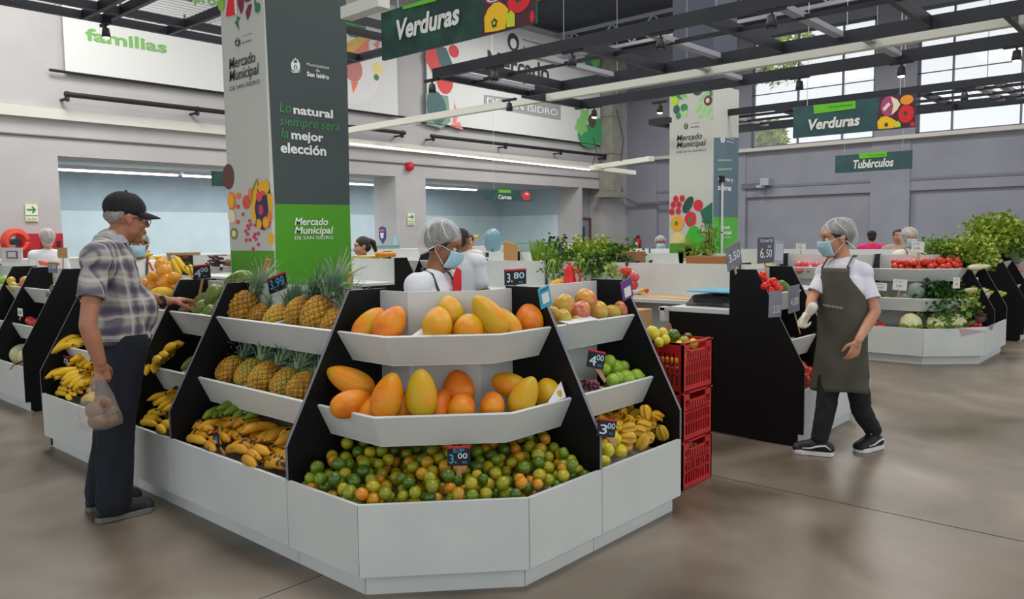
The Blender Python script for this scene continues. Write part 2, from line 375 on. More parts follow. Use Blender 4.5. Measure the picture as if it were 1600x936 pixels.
P.poly([(665, 145), (700, 150), (704, 190), (690, 201), (666, 194)], 9, 3); P.ell(682, 168, 15, 26, 2, 3, a=.3); P.poly([(710, 160), (716, 178), (713, 192), (707, 192)], 8, 4); P.poly([(700, 196), (718, 190), (724, 203)], 8, 5)
P.text('Mercado', 762, 108, 78, 858, 0, bold=.02); P.text('Municipal', 762, 142, 115, 872, 0, bold=.02)
P.poly([(756, 148), (876, 163), (876, 188), (756, 167)], 3, 3); P.text('DE SAN ISIDRO', 761, 163, 152, 871, 4)
P.ell(802, 66, 9, 14, 0, 3); P.ell(802, 68, 5, 8, 4, 5); P.text('Municipalidad', 817, 64, 60, 847, 0); P.text('San Isidro', 817, 78, 72, 847, 0, bold=.02)
P.ell(920, 213, 17, 18, 5, 3); P.ell(908, 198, 9, 12, 6, 4, wob=.2); P.ell(936, 205, 8, 20, 5, 4); P.ell(925, 189, 6, 11, 7, 6); P.ell(914, 182, 8, 12, 6, 4, wob=.3); P.poly([(912, 64), (936, 68), (938, 108), (915, 106)], 5, 3); P.ell(930, 95, 7, 10, 6, 5)
P.done('print', t)
# rails under the banners
for (x0, x1, z, lb, xs) in ((6.1, 15.1, 4.42, 'black wall rail on brackets under the long banner', (6.15, 8.9, 12, 15)), (16.1, 25.2, 4.42, 'black wall rail on brackets under the market banner', (16.2, 19.4, 22.3, 25))):
    t = thing('wall_rail', lb, 'rail', (x0, 17.7, z)); part('pole', MB().tube([(x0, 17.65, z), (x1, 17.65, z)], .055, 8), DARKM, t)
    for x in xs: part('bracket', MB().box((x-.03, 17.62, z-.14), (x+.03, 17.7, z+.06)).box((x-.03, 17.7, z-.1), (x+.03, 18, z-.06)), DARKM, t)
# duct in the corner
DUCT = noisy('duct_metal', [(.3, '#8b8a80'), (.7, '#a09f95')], 3, .5)
t = thing('air_duct', 'square grey metal air duct running down beside the market banner', 'duct', (25.4, 17.7, 3))
part('riser', MB().box((25.05, 17.4, 3.1), (25.72, 17.99, 8.6)), DUCT, t, bevel=.02); part('elbow', MB().slab([(24.7, 17.4, 2.85), (26.3, 17.4, 2.85), (25.72, 17.4, 3.1), (25.05, 17.4, 3.1)], (0, .59, 0)), DUCT, t)
for z in (4.5, 5.9, 7.3): part('flange', MB().box((25.0, 17.36, z), (25.77, 17.99, z+.06)), DUCT, t)
t = thing('cable_duct', 'thin grey conduit bending below the air duct', 'conduit', (26, 17.5, 3)); part('pipe', MB().tube([(26, 17.8, 6.9), (26.05, 17.8, 3.6), (26.3, 17.7, 2.95), (26.75, 17.4, 2.62), (26.75, 14.1, 2.62)], .06, 8), mat('#6f727b', .6, name='pipe_grey'), t)
# exit signs, alarm, cabinet, extinguisher
LUMG = mat('#dfe8c9', .6, name='glow_sign'); GREEN = mat('#2f8f4f', .6, name='sign_green')
for (x0, y0, x1, y1, lb) in ((39, 319, 60, 346, 'pale green exit sign with arrow on the left wall'), (637, 333, 648, 352, 'small exit sign with arrow on the pier between the alcoves')):
    a = py(x0, y0, 17.96); b = py(x1, y1, 17.96); hh = a.z-b.z; ww = b.x-a.x
    t = thing('exit_sign', lb, 'sign', (a.x, 17.97, b.z)); part('plate', MB().box((a.x, 17.96, b.z+hh*.36), (b.x, 17.99, a.z)).box((a.x, 17.96, b.z), (b.x, 17.99, b.z+hh*.3)), LUMG, t)
    z = b.z+hh*.68; part('arrow', MB().box((a.x+ww*.12, 17.955, z-hh*.05), (a.x+ww*.7, 17.96, z+hh*.05)).slab([(a.x+ww*.5, 17.955, z-hh*.2), (a.x+ww*.62, 17.955, z-hh*.2), (a.x+ww*.88, 17.955, z), (a.x+ww*.62, 17.955, z+hh*.2), (a.x+ww*.5, 17.955, z+hh*.2), (a.x+ww*.68, 17.955, z)], (0, .004, 0)), GREEN, t)
    q = MB(); add_text(q, 'SALIDA', (a.x+ww*.1, 17.955, b.z+hh*.06), (ww*.8, 0, 0), (0, 0, hh*.16)); part('lettering', q, GREEN, t)
c = py(641, 260, 17.9); t = thing('alarm_bell', 'round red fire alarm on the wall conduit', 'alarm', c)
part('dome', MB().ell(c, (.13, .1, .13)), RED, t, smooth=True); part('back_box', MB().box((c.x-.11, c.y+.02, c.z-.11), (c.x+.11, 17.99, c.z+.11)), RED, t)
a = py(31, 365, 17.7); b = py(100, 412, 17.7)
t = thing('fire_hose_cabinet', 'red fire hose cabinet on the left wall', 'cabinet', (a.x, 17.7, .9))
part('case', MB().box((a.x, 17.66, .95), (b.x, 17.99, a.z)), mat('#b5152a', .5, name='cabinet_red'), t, bevel=.01); part('pane', MB().box((a.x+.35, 17.64, 1.0), (b.x-.3, 17.66, a.z-.15)), mat('#5e1d26', .2, name='cabinet_glass'), t); part('handle', MB().box((b.x-.12, 17.62, 1.3), (b.x-.06, 17.66, 1.45)), DARKM, t)
c = py(24, 378, 17.5); t = thing('fire_hose_reel', 'coiled orange red hose beside the red cabinet', 'hose', c)
q = MB(); 
for k in range(3):
    q.tube([(c.x+.22*cos(a_)*(1-.1*k), c.y-.05*k, c.z+.22*sin(a_)*(1-.1*k)) for a_ in [2*pi*i/20 for i in range(21)]], .045, 8)
part('hose_coil', q, mat('#d8442f', .6, name='hose_red'), t, smooth=True); part('hub', MB().tube([(c.x, c.y-.1, c.z), (c.x, 17.99, c.z)], .06, 10), DARKM, t)
c = px(997, 380, 26.8); t = thing('fire_extinguisher', 'red fire extinguisher hung on the far wall', 'extinguisher', c)
part('cylinder', MB().lathe([(0, -.28), (.1, -.26), (.11, .12), (.07, .2), (.03, .24), (0, .24)], 16, c=c), mat('#b3222d', .4, name='extinguisher_red'), t, smooth=True); part('valve', MB().box((c.x-.05, c.y-.04, c.z+.23), (c.x+.05, c.y+.04, c.z+.3)), DARKM, t); part('hose', MB().tube([(c.x, c.y, c.z+.27), (c.x-.05, c.y+.15, c.z+.15), (c.x-.05, c.y+.15, c.z-.12)], .02, 8), DARKM, t)
part('bracket', MB().box((c.x, c.y-.03, c.z-.05), (27.14, c.y+.03, c.z+.05)), DARKM, t)
part('label', MB().box((c.x-.115, c.y-.06, c.z-.12), (c.x-.105, c.y+.06, c.z+.04)), CARD, t)
a = px(993, 341, 27.1); b = px(1004, 356, 27.1); t = thing('extinguisher_sign', 'small white and red sign above the extinguisher', 'sign', (27.1, (a.y+b.y)/2, b.z)); part('plate', MB().box((27.08, b.y, b.z), (27.13, a.y, a.z)), CARD, t); part('symbol', MB().box((27.07, b.y+.09, b.z+.08), (27.08, a.y-.09, a.z-.06)), RED, t)
a = px(1195, 285, 26.8); t = thing('security_camera', 'small white camera box on the right wall', 'camera', a); part('box', MB().box((26.6, a.y-.22, a.z-.12), (27, a.y+.1, a.z+.14)), mat('#a9b4bd', .5, name='camera_grey'), t, bevel=.02); part('lens_hood', MB().box((26.45, a.y-.02, a.z-.2), (26.8, a.y+.16, a.z-.1)), mat('#a9b4bd', .5), t)
t = thing('cable_tray', 'grey cable tray along the right wall behind the far pillar', 'tray', (26.9, 9, 2.8)); a = px(1158, 292, 26.9); b = px(1200, 288, 26.9); part('channel', MB().box((26.85, b.y, a.z-.08), (26.98, 13, a.z+.1)), mat('#6f737f', .7, name='tray_grey'), t)
# ------------------------------------------------------------------ printed pillars
def crest(P, x, y, s, m, m2, k=6):
    P.ell(x-s*.5, y, s*.32, s*.85, m, k); P.ell(x+s*.5, y, s*.32, s*.85, m, k); P.ell(x, y+s*.25, s*.55, s*.8, m, k+1); P.ell(x, y+s*.3, s*.32, s*.5, m2, k+2); P.ell(x, y+s*.35, s*.12, s*.4, m, k+3)
    for dx in (-.35, 0, .35): P.ell(x+dx*s, y-s*(1.0+.25*(dx == 0)), s*.13, s*.2, m, k)
    P.poly([(x-s*1.05, y+s*.75), (x-s*.5, y+s*1.25), (x+s*.5, y+s*1.25), (x+s*1.05, y+s*.75), (x+s*.5, y+s*1.05), (x-s*.5, y+s*1.05)], m, k)
def pillar(x, y, wx, wy, ztop, zh, lb, mtl):
    t = thing('printed_pillar', lb, 'pillar', (x+wx/2, y+wy/2, 0))
    part('core', MB().box((x+.03, y+.03, 0), (x+wx-.03, y+wy-.03, zh)), mat('#4b4f5c', .8, name='pillar_core'), t)
    part('cladding', MB().box((x, y, 0), (x+wx, y+wy, ztop)), mtl, t)
    return t
STEEL = mat('#c4c6bd', .55, name='pale_print')
X1, Y1, W1x, W1y = 3.94, 6.50, .882, .768
t = pillar(X1, Y1, W1x, W1y, 5.4, 8.7, 'big near pillar printed with fruit and green panels reading Mercado Municipal', STEEL)
P = Print('X', X1-.002, ['#4f9a17', '#34383a', '#8cc63f', '#e0273a', '#7d2348', '#2e7a4c', '#f07f3c', '#f2b51e', '#e2503f', '#2e3558', '#d8355f', '#8a8d3e', '#f6e3c0', '#6b4038', '#76a03a'])
P.poly([(361, 391.6), (428.6, 391.8), (431, 470), (364, 470)], 0, 2)
P.text('Mercado', 359, 109, 92, 400, 1, bold=.01, shear=.15); P.text('Municipal', 359.5, 133.5, 111, 406, 1, bold=.01, shear=.15); P.text('DE SAN ISIDRO', 360, 142.5, 136, 407, 1)
crest(P, 372, 66, 5, 1, 12); P.text('Municipalidad', 379, 58.5, 56, 394, 1); P.text('San Isidro', 379, 69, 65.5, 394, 1, bold=.02)
P.ell(346, 8, 5, 9, 2, 3); P.ell(350, -6, 8, 6, 2, 3); P.poly([(357, -4), (366, -6), (368, 23), (353, 26)], 3, 3); P.poly([(366, -6), (369, -6), (371, 21), (368, 23)], 12, 3)
P.poly([(370, -8), (381, -8), (381, 12), (377, 23), (372, 8)], 4, 3); P.poly([(388, 8), (394, 6), (391, 22), (387, 32), (384, 20)], 4, 3); P.ell(403, 12, 4, 8, 5, 3, a=-.4); P.poly([(397, -5), (402, 6), (399, 20)], 5, 3)
P.poly([(371, 25), (376, 28), (372, 34), (374, 48), (369, 38), (367, 36), (370, 32)], 5, 3); P.ell(388, -1, 6, 4, 13, 3)
P.ell(357, 276, 9, 20, 13, 2); P.ell(362, 314, 6.5, 14, 6, 2); P.ell(361, 314, 5, 11, 7, 3); P.ell(373, 306, 4, 5, 6, 2); P.ell(385, 316, 6, 11, 8, 2); P.ell(372, 323, 3, 3.5, 8, 2); P.ell(391, 302, 3, 8, 6, 2)
P.ell(362, 338, 6, 10, 12, 2, a=-.3); P.ell(372, 347, 3, 3.5, 8, 2); P.ell(366, 365, 5.5, 9, 11, 2); P.ell(366, 365, 3, 5, 12, 3); P.ell(424, 373, 5, 9, 7, 2)
for (a_, b_) in ((380, 335), (390, 345), (392, 351), (387, 353), (384, 361), (387, 366), (385, 375), (391, 375), (397, 370), (399, 366), (404, 365), (400, 374), (404, 382), (396, 389), (399, 352), (389, 357)): P.ell(a_, b_, 2.2, 3, 10, 2)
P.ell(411, 322, 16, 38, 9, 3); P.poly([(402.5, 280), (404, 292), (399, 325), (402, 345), (395, 345), (392.5, 318), (396, 295)], 7, 5); P.poly([(402, 279), (403.5, 281), (397, 300), (394, 322), (392.6, 315), (396, 292)], 11, 6)
P.ell(413, 293, 9, 12, 7, 5); P.poly([(418, 303), (427, 302), (427, 335), (421, 330)], 7, 5); P.ell(406, 307, 5, 8, 8, 6); P.ell(409, 328, 4, 8, 10, 6); P.ell(417, 348, 6, 10, 6, 6); P.ell(417, 348, 4, 7, 7, 7); P.ell(406, 350, 4, 8, 7, 6); P.ell(423, 338, 4, 9, 6, 5); P.ell(411, 302, 5, 4, 8, 5)
P.done('print', t)
P = Print('Y', Y1-.002, ['#4a9a10', '#3c4a49', '#e9ebe6', '#3f8f4a'])
P.poly([(412, -30), (540, -30), (546.5, 320.5), (429.5, 318.5)], 1, 1); P.poly([(429.5, 318.5), (546.5, 321), (550, 470), (432, 470)], 0, 1)
crest(P, 461.5, 103, 8.5, 2, 1, 3); P.text('Municipalidad', 479, 103.5, 98, 513, 2); P.text('de', 493, 112, 107, 499, 2); P.text('San Isidro', 479, 119, 111.5, 513.5, 2, bold=.03)
P.text('Lo', 436, 175, 158, 454, 3, shear=.2); P.text('natural', 458, 178, 164, 519.5, 2, bold=.03)
P.text('siempre será', 436.5, 199.5, 181, 530, 3, shear=.2); P.text('la', 438, 215, 200, 450, 3, shear=.2); P.text('mejor', 455, 222, 204, 505, 2, bold=.03); P.text('elección', 438, 238.5, 222, 509, 2, bold=.03)
P.text('Mercado', 460, 352, 340, 512, 2, bold=.02, shear=.2); P.text('Municipal', 460, 369, 354, 520.5, 2, bold=.02, shear=.2); P.text('DE SAN ISIDRO', 460, 374.5, 369, 520, 2)
P.done('print', t)
X2, Y2, W2x, W2y = 11.31, 5.95, .85, .774
t = pillar(X2, Y2, W2x, W2y, 3.745, 8.7, 'far pillar printed with vegetables, standing in the right stall ring', STEEL)
P = Print('X', X2-.002, ['#4f9a17', '#34383a', '#7fd03a', '#2b8a4a', '#2d5f4b', '#b4d733', '#5b4034', '#9be07d', '#d8263a', '#274a3f', '#f5a21b', '#e6d391', '#37b92c', '#1f6a52', '#e9cba9'])
P.poly([(1046.5, 381), (1113, 380), (1113, 416), (1046, 417)], 0, 2)
P.text('Mercado', 1057.5, 220.6, 211.3, 1097, 1, bold=.01, shear=.2); P.text('Municipal', 1057.5, 234, 222.3, 1103, 1, bold=.01, shear=.2); P.text('DE SAN ISIDRO', 1058, 239.5, 236.5, 1103, 1)
crest(P, 1072, 197, 3.6, 1, 11); P.text('Municipalidad', 1080, 194, 192, 1093, 1); P.text('San Isidro', 1080, 200, 197.5, 1093, 1, bold=.02)
P.poly([(1047, 140), (1062, 138), (1074, 150), (1072, 153), (1058, 147), (1047, 149)], 2, 3); P.poly([(1047, 150), (1060, 147), (1068, 156), (1052, 152)], 3, 3); P.ell(1054, 158, 6, 7.5, 5, 4); P.ell(1057, 171, 5, 7, 4, 3); P.ell(1069, 168, 5.5, 6, 3, 3); P.ell(1060, 181, 4, 5, 3, 3); P.ell(1071, 177, 3, 5, 7, 3)
P.ell(1090, 140, 8, 9, 9, 3); P.poly([(1108, 133), (1113, 131), (1113, 150), (1109, 150)], 3, 3); P.poly([(1112, 131), (1116, 131), (1098, 153), (1090, 160)], 7, 2); P.ell(1106.5, 157, 6.5, 8, 6, 4); P.ell(1106, 157, 3, 4, 14, 5)
for (a_, b_) in ((1093, 165), (1088, 171), (1099, 170), (1109, 170), (1094, 180), (1104, 176), (1111, 182)): P.ell(a_, b_, 3, 4, 7, 3)
for (a_, b_) in ((1056, 311), (1066, 310), (1052, 320), (1061, 320), (1050, 331), (1060, 330)): P.ell(a_, b_, 4.2, 5.5, 8, 3); P.ell(a_, b_, 1.3, 1.6, 9, 5)
P.ell(1075, 320, 6.5, 14.5, 9, 4, a=-.55); P.ell(1091, 321, 7.5, 9, 8, 3); P.ell(1079, 342, 9, 12, 8, 5, wob=.06); P.ell(1078.5, 344, 3, 4, 3, 7); P.ell(1058, 349, 10, 12, 10, 4, wob=.05); P.ell(1057, 349, 3, 3.5, 3, 6); P.poly([(1046.7, 349), (1055, 348.5), (1055, 351.5), (1046.7, 351)], 2, 7)
P.ell(1059, 380, 12, 18, 11, 3, a0=0, a1=pi); P.ell(1085, 380, 14, 27, 12, 4, a0=0, a1=pi); P.poly([(1094, 330), (1113, 316), (1113, 376), (1108, 372), (1100, 350)], 13, 3)
P.done('print', t)
P = Print('Y', Y2-.002, ['#54b23a', '#5d7280', '#e9ebe6', '#9fb4bb', '#7fae8a'])
P.poly([(1115.5, 215), (1154, 215), (1153, 340), (1114.5, 339)], 1, 1); P.poly([(1114.5, 339), (1153, 340), (1152, 400), (1114, 396)], 0, 1)
crest(P, 1129, 218, 4, 2, 1, 3); P.text('Municipalidad', 1135, 217, 214.5, 1146, 2); P.text('San Isidro', 1135, 222, 219.5, 1146, 2, bold=.02)
P.poly([(1121, 249), (1143, 248.5), (1143, 252), (1121, 252.5)], 4, 4); P.poly([(1121, 263), (1143, 262.5), (1143, 266), (1121, 266.5)], 4, 4); P.text('colores y', 1121, 284, 275.5, 1145, 2, bold=.03); P.text('sabores', 1121, 297, 287.5, 1142, 2, bold=.03)
P.text('Mercado', 1124, 358, 352, 1140, 2, bold=.03, shear=.2); P.text('Municipal', 1124, 368, 360, 1143, 2, bold=.03, shear=.2); P.text('DE SAN ISIDRO', 1124, 372, 370, 1142, 2)
P.done('print', t)
t = thing('downpipe', 'thin pale pipe with a bracket running down the far pillar', 'pipe', (11.7, 5.93, 1.4)); a = py(1127.5, 285, 5.93); b = py(1127.5, 400, 5.93)
part('pipe', MB().tube([(a.x, 5.92, b.z), (a.x, 5.92, a.z)], .02, 8), mat('#d9dcdd', .5, name='pale_pipe'), t); part('bracket', MB().box((a.x-.06, 5.88, a.z), (a.x+.02, 5.947, a.z+.1)), DARKM, t)
# ------------------------------------------------------------------ hanging section signs
DG = noisy('sign_dark_green', [(.35, '#12352f'), (.5, '#173f36'), (.68, '#245142')], 5, .5, detail=1)
DG2 = noisy('sign_slate_green', [(.35, '#24494c'), (.68, '#2d5656')], 5, .5, detail=1)
def hang_sign(X, a, b, z0, z1, lb, M, hang=3.35):
    hang = 8.71
    t = thing('hanging_sign', lb, 'sign', (X, (a+b)/2, z0)); part('board', MB().box((X, a, z0), (X+.03, b, z1)), M, t)
    part('hanger', MB().tube([(X+.015, a+.2, z1), (X+.015, a+.2, hang)], .004, 5).tube([(X+.015, b-.2, z1), (X+.015, b-.2, hang)], .004, 5), mat('#c9ccd0', .4, .6, name='steel_wire'), t)
    return t
t = hang_sign(4.27, 3.60, 5.262, 2.91, 3.29, 'nearest hanging green sign reading Verduras, with peppers at its right', DG, 3.32)
P = Print('X', 4.268, ['#e4e4df', '#63c21a', '#f7c31c', '#e02231', '#c9d82b', '#4d2430', '#2c6b2a', '#8e3a67', '#27542a', '#f3e9ee']); P.zm = 3.288
P.poly([(758, -40), (836, -60), (835, 37.5), (752, 56.5)], 5, 1)
P.text('Verduras', 620.5, 64, 32, 719.5, 0, bold=.035, shear=.18); P.poly([(628, -30), (683, -44), (682, 1.5), (630, 15)], 1, 3); P.text('Mercado Municipal', 636, -8, -14, 676, 8); P.text('|||  nuestra', 634, 6, -1, 651, 8)
P.poly([(758, 51), (757, 28), (763, 14), (772, 5), (781, 3), (789, 8), (795, 15), (792, 30), (790, 45), (775, 49)], 2, 3); P.poly([(792, 43), (792, 25), (798, 16), (805, 22), (805, 41)], 4, 4); P.ell(773, 36, 4.5, 7, 8, 5, wob=.15); P.ell(773, 36, 2, 3, 4, 6)
P.ell(811, 2, 18, 18, 3, 3); P.ell(810, -2, 5, 6, 8, 4, wob=.2); P.ell(832, 26, 3.6, 9, 3, 3); P.ell(772, -3, 14, 9, 7, 2); P.ell(772, -3, 11, 6, 9, 3); P.ell(772, -3, 8, 4, 7, 4)
P.done('print', t)
t = hang_sign(11.55, 3.137, 4.795, 2.825, 3.272, 'second hanging sign reading Verduras, before the tall windows', DG2)
P = Print('X', 11.548, ['#e4e4df', '#63c21a', '#f7c31c', '#e02231', '#c9d82b', '#4d2430', '#27542a', '#b0447a', '#f0e3c6', '#f09a2a'])
P.poly([(1375, 152), (1429.3, 145.5), (1429.3, 197.5), (1369, 203)], 5, 1)
P.text('Verduras', 1263, 204, 187, 1343.5, 0, bold=.035, shear=.18); P.poly([(1271, 164.5), (1337, 157.5), (1337, 169.5), (1272, 178)], 1, 3); P.text('Mercado Municipal', 1295, 170, 166, 1331, 6)
P.ell(1389, 166, 13, 16, 7, 3); P.poly([(1392, 151), (1402, 155), (1407, 163), (1402, 172), (1393, 180), (1396, 165)], 8, 4); P.poly([(1379, 170), (1388, 160), (1392, 163), (1382, 174)], 8, 4); P.ell(1417, 156, 10.5, 7.5, 9, 3); P.ell(1416, 178, 12.5, 14, 3, 4); P.ell(1415, 177, 3, 3.5, 6, 5)
P.poly([(1372, 202), (1371, 190), (1377, 183), (1385, 181.5), (1394, 185), (1400, 189), (1397, 200)], 2, 5); P.ell(1385, 195, 3, 3.3, 6, 6); P.poly([(1398, 199.5), (1398, 192), (1403, 188.5), (1407.5, 193), (1407, 198.5)], 4, 6); P.ell(1426, 194, 3.5, 4, 3, 5)
P.done('print', t)
t = hang_sign(18.8, 5.145, 6.792, 2.796, 3.196, 'hanging sign reading Tubérculos on the far right', DG2, 3.9)
P = Print('X', 18.798, ['#e4e4df', '#63c21a', '#27542a'])
P.text('Tubérculos', 1333, 264, 250.5, 1396, 0, bold=.03, shear=.18); P.poly([(1342, 239.6), (1386, 236.5), (1385.5, 244.5), (1343, 248)], 1, 3); P.text('Mercado Municipal', 1358, 244.5, 242, 1383, 2); P.done('print', t)
c0 = py(759, 296, 13); c1 = py(831, 315, 13)
t = thing('hanging_sign', 'small hanging sign reading Carnes in front of the right alcove', 'sign', (c0.x, 13, 2.3)); part('board', MB().box((c0.x, 13, c1.z), (c1.x, 13.03, c0.z)), DG2, t); part('hanger', MB().tube([(c0.x+.3, 13.015, c0.z), (c0.x+.3, 13.015, 8.71)], .004, 5), mat('#c9ccd0', .4, .6), t)
P = Print('Y', 12.998, ['#e4e4df', '#63c21a', '#d2314a', '#f0b0a8']); P.text('Carnes', 778.5, 311, 304, 799, 0, bold=.03); P.poly([(779, 296.3), (798, 297.3), (798, 301.5), (779, 301)], 1, 3); P.ell(822, 306, 7, 7, 2, 3, wob=.1); P.ell(823, 303, 3, 2, 3, 4); P.done('print', t)
c0 = py(331, 267, 13); c1 = py(372, 292, 13)
t = thing('hanging_sign', 'dark green hanging sign mostly hidden behind the near pillar', 'sign', (c0.x, 13, 2.3)); part('board', MB().box((c0.x, 13, c1.z), (c1.x, 13.03, c0.z)), DG, t); part('hanger', MB().tube([(c0.x+.3, 13.015, c0.z), (c0.x+.3, 13.015, 8.71)], .004, 5), mat('#c9ccd0', .4, .6), t)
# ------------------------------------------------------------------ overhead frames, luminaires, spots
ZG = 3.35
GM = noisy('grid_steel', [(.3, '#191c24'), (.7, '#22252e')], 3, .45)
WIRE = mat('#8d8f95', .5, .4, name='mesh_wire')
def frame(lb, xs, ys, cross, mesh=None, wires=(), tall=.1, ZG=3.35, thin=()):
    """xs: long beams along Y; cross: (x0,x1,y) cross beams"""
    t = thing('ceiling_frame', lb, 'frame', ((xs[0]+xs[-1])/2, (ys[0]+ys[1])/2, ZG), 'overhead steel frames')
    for x in xs: part('long_beam', MB().bar((x, ys[0], ZG), (x, ys[1], ZG), .03 if x in thin else .05, .04 if x in thin else tall), GM, t)
    for (a, b, y) in cross: part('cross_beam', MB().bar((a, y, ZG), (b, y, ZG), .05, tall*.9), GM, t)
    if mesh:
        q = MB()
        for (x0, x1, y0, y1, st) in mesh:
            y = y0
            while y < y1: q.bar((x0, y, ZG+.04), (x1, y, ZG+.04), .004, .004); y += st*1.6
            x = x0
            while x < x1: q.bar((x, y0, ZG+.045), (x, y1, ZG+.045), .004, .004); x += .9
        part('wire_mesh', q, WIRE, t, kind='stuff')
    q = MB()
    for (x, y) in wires: q.tube([(x, y, ZG), (x, y, 8.7)], .005, 5)
    if wires: part('suspension_wire', q, WIRE, t)
    return t
frame('dark steel frame with wire mesh behind the near pillar, top left', [-.4, 3.5, 3.72, 4.45, 6.9], (7.45, 9.45), [(-.5, 6.95, 9.45), (-.5, 6.95, 9.0), (4.4, 6.95, 7.9), (-.4, 6.95, 7.45)], [(3.8, 6.9, 7.5, 9.4, .06), (-.4, 3.45, 7.5, 9.4, .06)], ((2.8, 9.4), (6.6, 9.4)), ZG=3.92)
frame('dark steel frame beside the near hanging sign', [6.45, 7.1, 8.12], (-1, 7.0), [(6.45, 8.12, 6.98)]+[(6.45, 8.12, y) for y in (6.4, 4.9, 3.5, 2.1, .6)], None, ((6.5, 5.1), (6.5, 3.4), (8.1, 4.6), (6.5, 1.8)), tall=.12, thin=(7.1,))
frame('dark steel frame over the aisle in front of the far pillar', [9.45], (-1, 7.2), [(8.15, 9.45, y) for y in (7.1, 1.5)], None, ((9.5, 6.5), (9.5, 3)), tall=.13)
frame('dark steel frame with wire mesh over the right stall ring', [11.8, 12.35, 12.9, 13.4, 13.9], (-1.5, 7.4), [(11.8, 13.9, y) for y in (7.4, 5.2, 3.2, 1.4)], [(11.8, 13.9, -1.4, 2.9, .09)], ((12, 6), (12, 2.4)), tall=.1, thin=(12.35, 12.9, 13.4))
LUMW = mat('#d9dad0', .5, name='luminaire_white'); LUMG_ = mat('#a3a6b0', .5, name='luminaire_grey')
def luminaire(lb, a, b, w_=.1, h_=.09, lit=None, m=None):
    t = thing('linear_luminaire', lb, 'light', a, 'linear luminaires'); a, b = V(a), V(b)
    part('housing', MB().bar(a, b, w_, h_), m or LUMW, t)
    if lit: part('tube', MB().bar(a+V((0, 0, -h_/2-.012)), b+V((0, 0, -h_/2-.012)), w_*.5, .02), mat('#fbfdff', .4, emit=lit, name='lamp_tube'), t)
    return t
luminaire('long pale channel luminaire crossing the whole view above the aisle', (8.72, 12.05, ZG), (8.55, -1, ZG), .1, .1)
luminaire('long white luminaire hanging towards the right alcove, lit', pz(548, 221, 3.0), pz(921, 263, 3.0), .1, .05, lit=3)
luminaire('short pale luminaire hung on a cable before the duct', pz(927, 262, 3.0), pz(1018, 248, 3.0), .14, .1)
luminaire('short lit luminaire under the pale one before the duct', pz(925, 262, 2.95), pz(990, 270, 2.95), .14, .1)
for (xx, y, lb) in ((6.5, 4.2, 'first cross tube light in the frame beside the near sign'), (6.5, 2.9, 'second cross tube light in the frame beside the near sign'), (6.5, 5.6, 'third cross tube light in the frame beside the near sign'), (6.5, 6.85, 'cross tube light at the end of the frame beside the near sign'), (8.1, 2.75, 'cross tube light in the frame over the aisle'), (8.1, 4.6, 'cross tube light in the aisle frame nearer the pillar'), (11.85, 2.3, 'cross tube light in the mesh frame, right of the second sign'), (11.85, 2.55, 'double cross tube light in the mesh frame, right of the second sign'), (11.85, 6.2, 'cross tube light in the mesh frame, left of the second sign')):
    luminaire(lb, (xx+.06, y, ZG+.02), (xx+(1.55 if xx < 7 else 1.3 if xx < 11 else 1.9), y, ZG+.02), .09, .05, m=LUMG_)
luminaire('white tube light on the frame right of the near pillar', pz(541, 22, 3.4), pz(600, 2, 3.4), .12, .1)
SPOTG = mat('#fff0d0', .4, emit=9, name='spot_glow')
def spot(x, y, z, lb, lit):
    for bx_ in (6.45, 7.1, 8.12, 9.45, 11.8, 12.35, 12.9, 13.4, 13.9):
        if abs(bx_-x) < .26: x = bx_; break
    t = thing('track_spotlight', lb, 'spotlight', (x, y, z), 'track spotlights'); q = V((x, y, z))
    part('track', MB().box((x-.02, y-.12, z-.03), (x+.02, y+.12, z)), DARKM, t); part('stem', MB().tube([q, q-V((0, 0, .07))], .012, 6), DARKM, t)
    part('head', MB().lathe([(0, -.06), (.035, -.06), (.045, -.13), (.045, -.16), (.03, -.16)], 12, c=q), DARKM, t, smooth=True); part('lens', MB().ell(q-V((0, 0, .155)), (.038, .038, .022 if lit else .006), 12, 8), SPOTG if lit else mat('#55565c', .3, name='unlit_lens'), t)
for (a, b, lit, lb) in ((147, 44, 1, 'lit track spotlight in front of the familias banner'), (686, 124, 0, 'first dark spotlight from the left end of the frame beside the near sign'), (784, 104, 0, 'second dark spotlight on that frame'), (901, 78, 0, 'third dark spotlight, over the vegetable banner end'), (1041, 50, 0, 'fourth dark spotlight, left of the far pillar'), (1213, 14, 0, 'fifth dark spotlight at the top of the picture'), (783, 151, 0, 'lower dark spotlight before the market banner lettering')):
    p = pz(a, b, 3.31) if a > 200 else pz(a, b, 3.87); spot(p.x, p.y if a > 200 else 9.40, 3.3 if a > 200 else 3.87, lb, lit)
for (a, b, lit, lb) in ((936, 166, 1, 'lit spotlight over the vegetable end of the market banner'), (1031, 157, 1, 'lit spotlight just left of the far pillar'), (1262, 122, 0, 'spotlight before the first tall window'), (1418, 99, 1, 'lit spotlight before the pier between the windows'), (1594, 72, 1, 'lit spotlight at the right edge of the picture'), (1511, 138, 0, 'dark spotlight on the mesh frame, far right')):
    p = pz(a, b, 3.31); spot(p.x, p.y, 3.3, lb, lit)
for (i, (a, b, c_, d_)) in enumerate(((927, 215, 925, 258), (963, 170, 970, 252))):
    single('hanging_cable', MB().tube([pz(a, b, 3.35), (pz(a, b, 3.35)+pz(c_, d_, 3.02))/2+V((.15, 0, 0)), pz(c_, d_, 3.02)], .012, 6), mat('#3c3f45', .6, name='cable_black'), ['left', 'right'][i]+' drooping cable above the short luminaires before the duct', 'cable')
p = pz(1000, 174, 3.35); q = pz(1044, 177, 3.35)
single('ceiling_bracket', MB().bar(pz(1018, 191, 3.2), pz(1046, 187, 3.2), .12, .08), GM, 'short dark bracket just left of the far pillar', 'bracket')
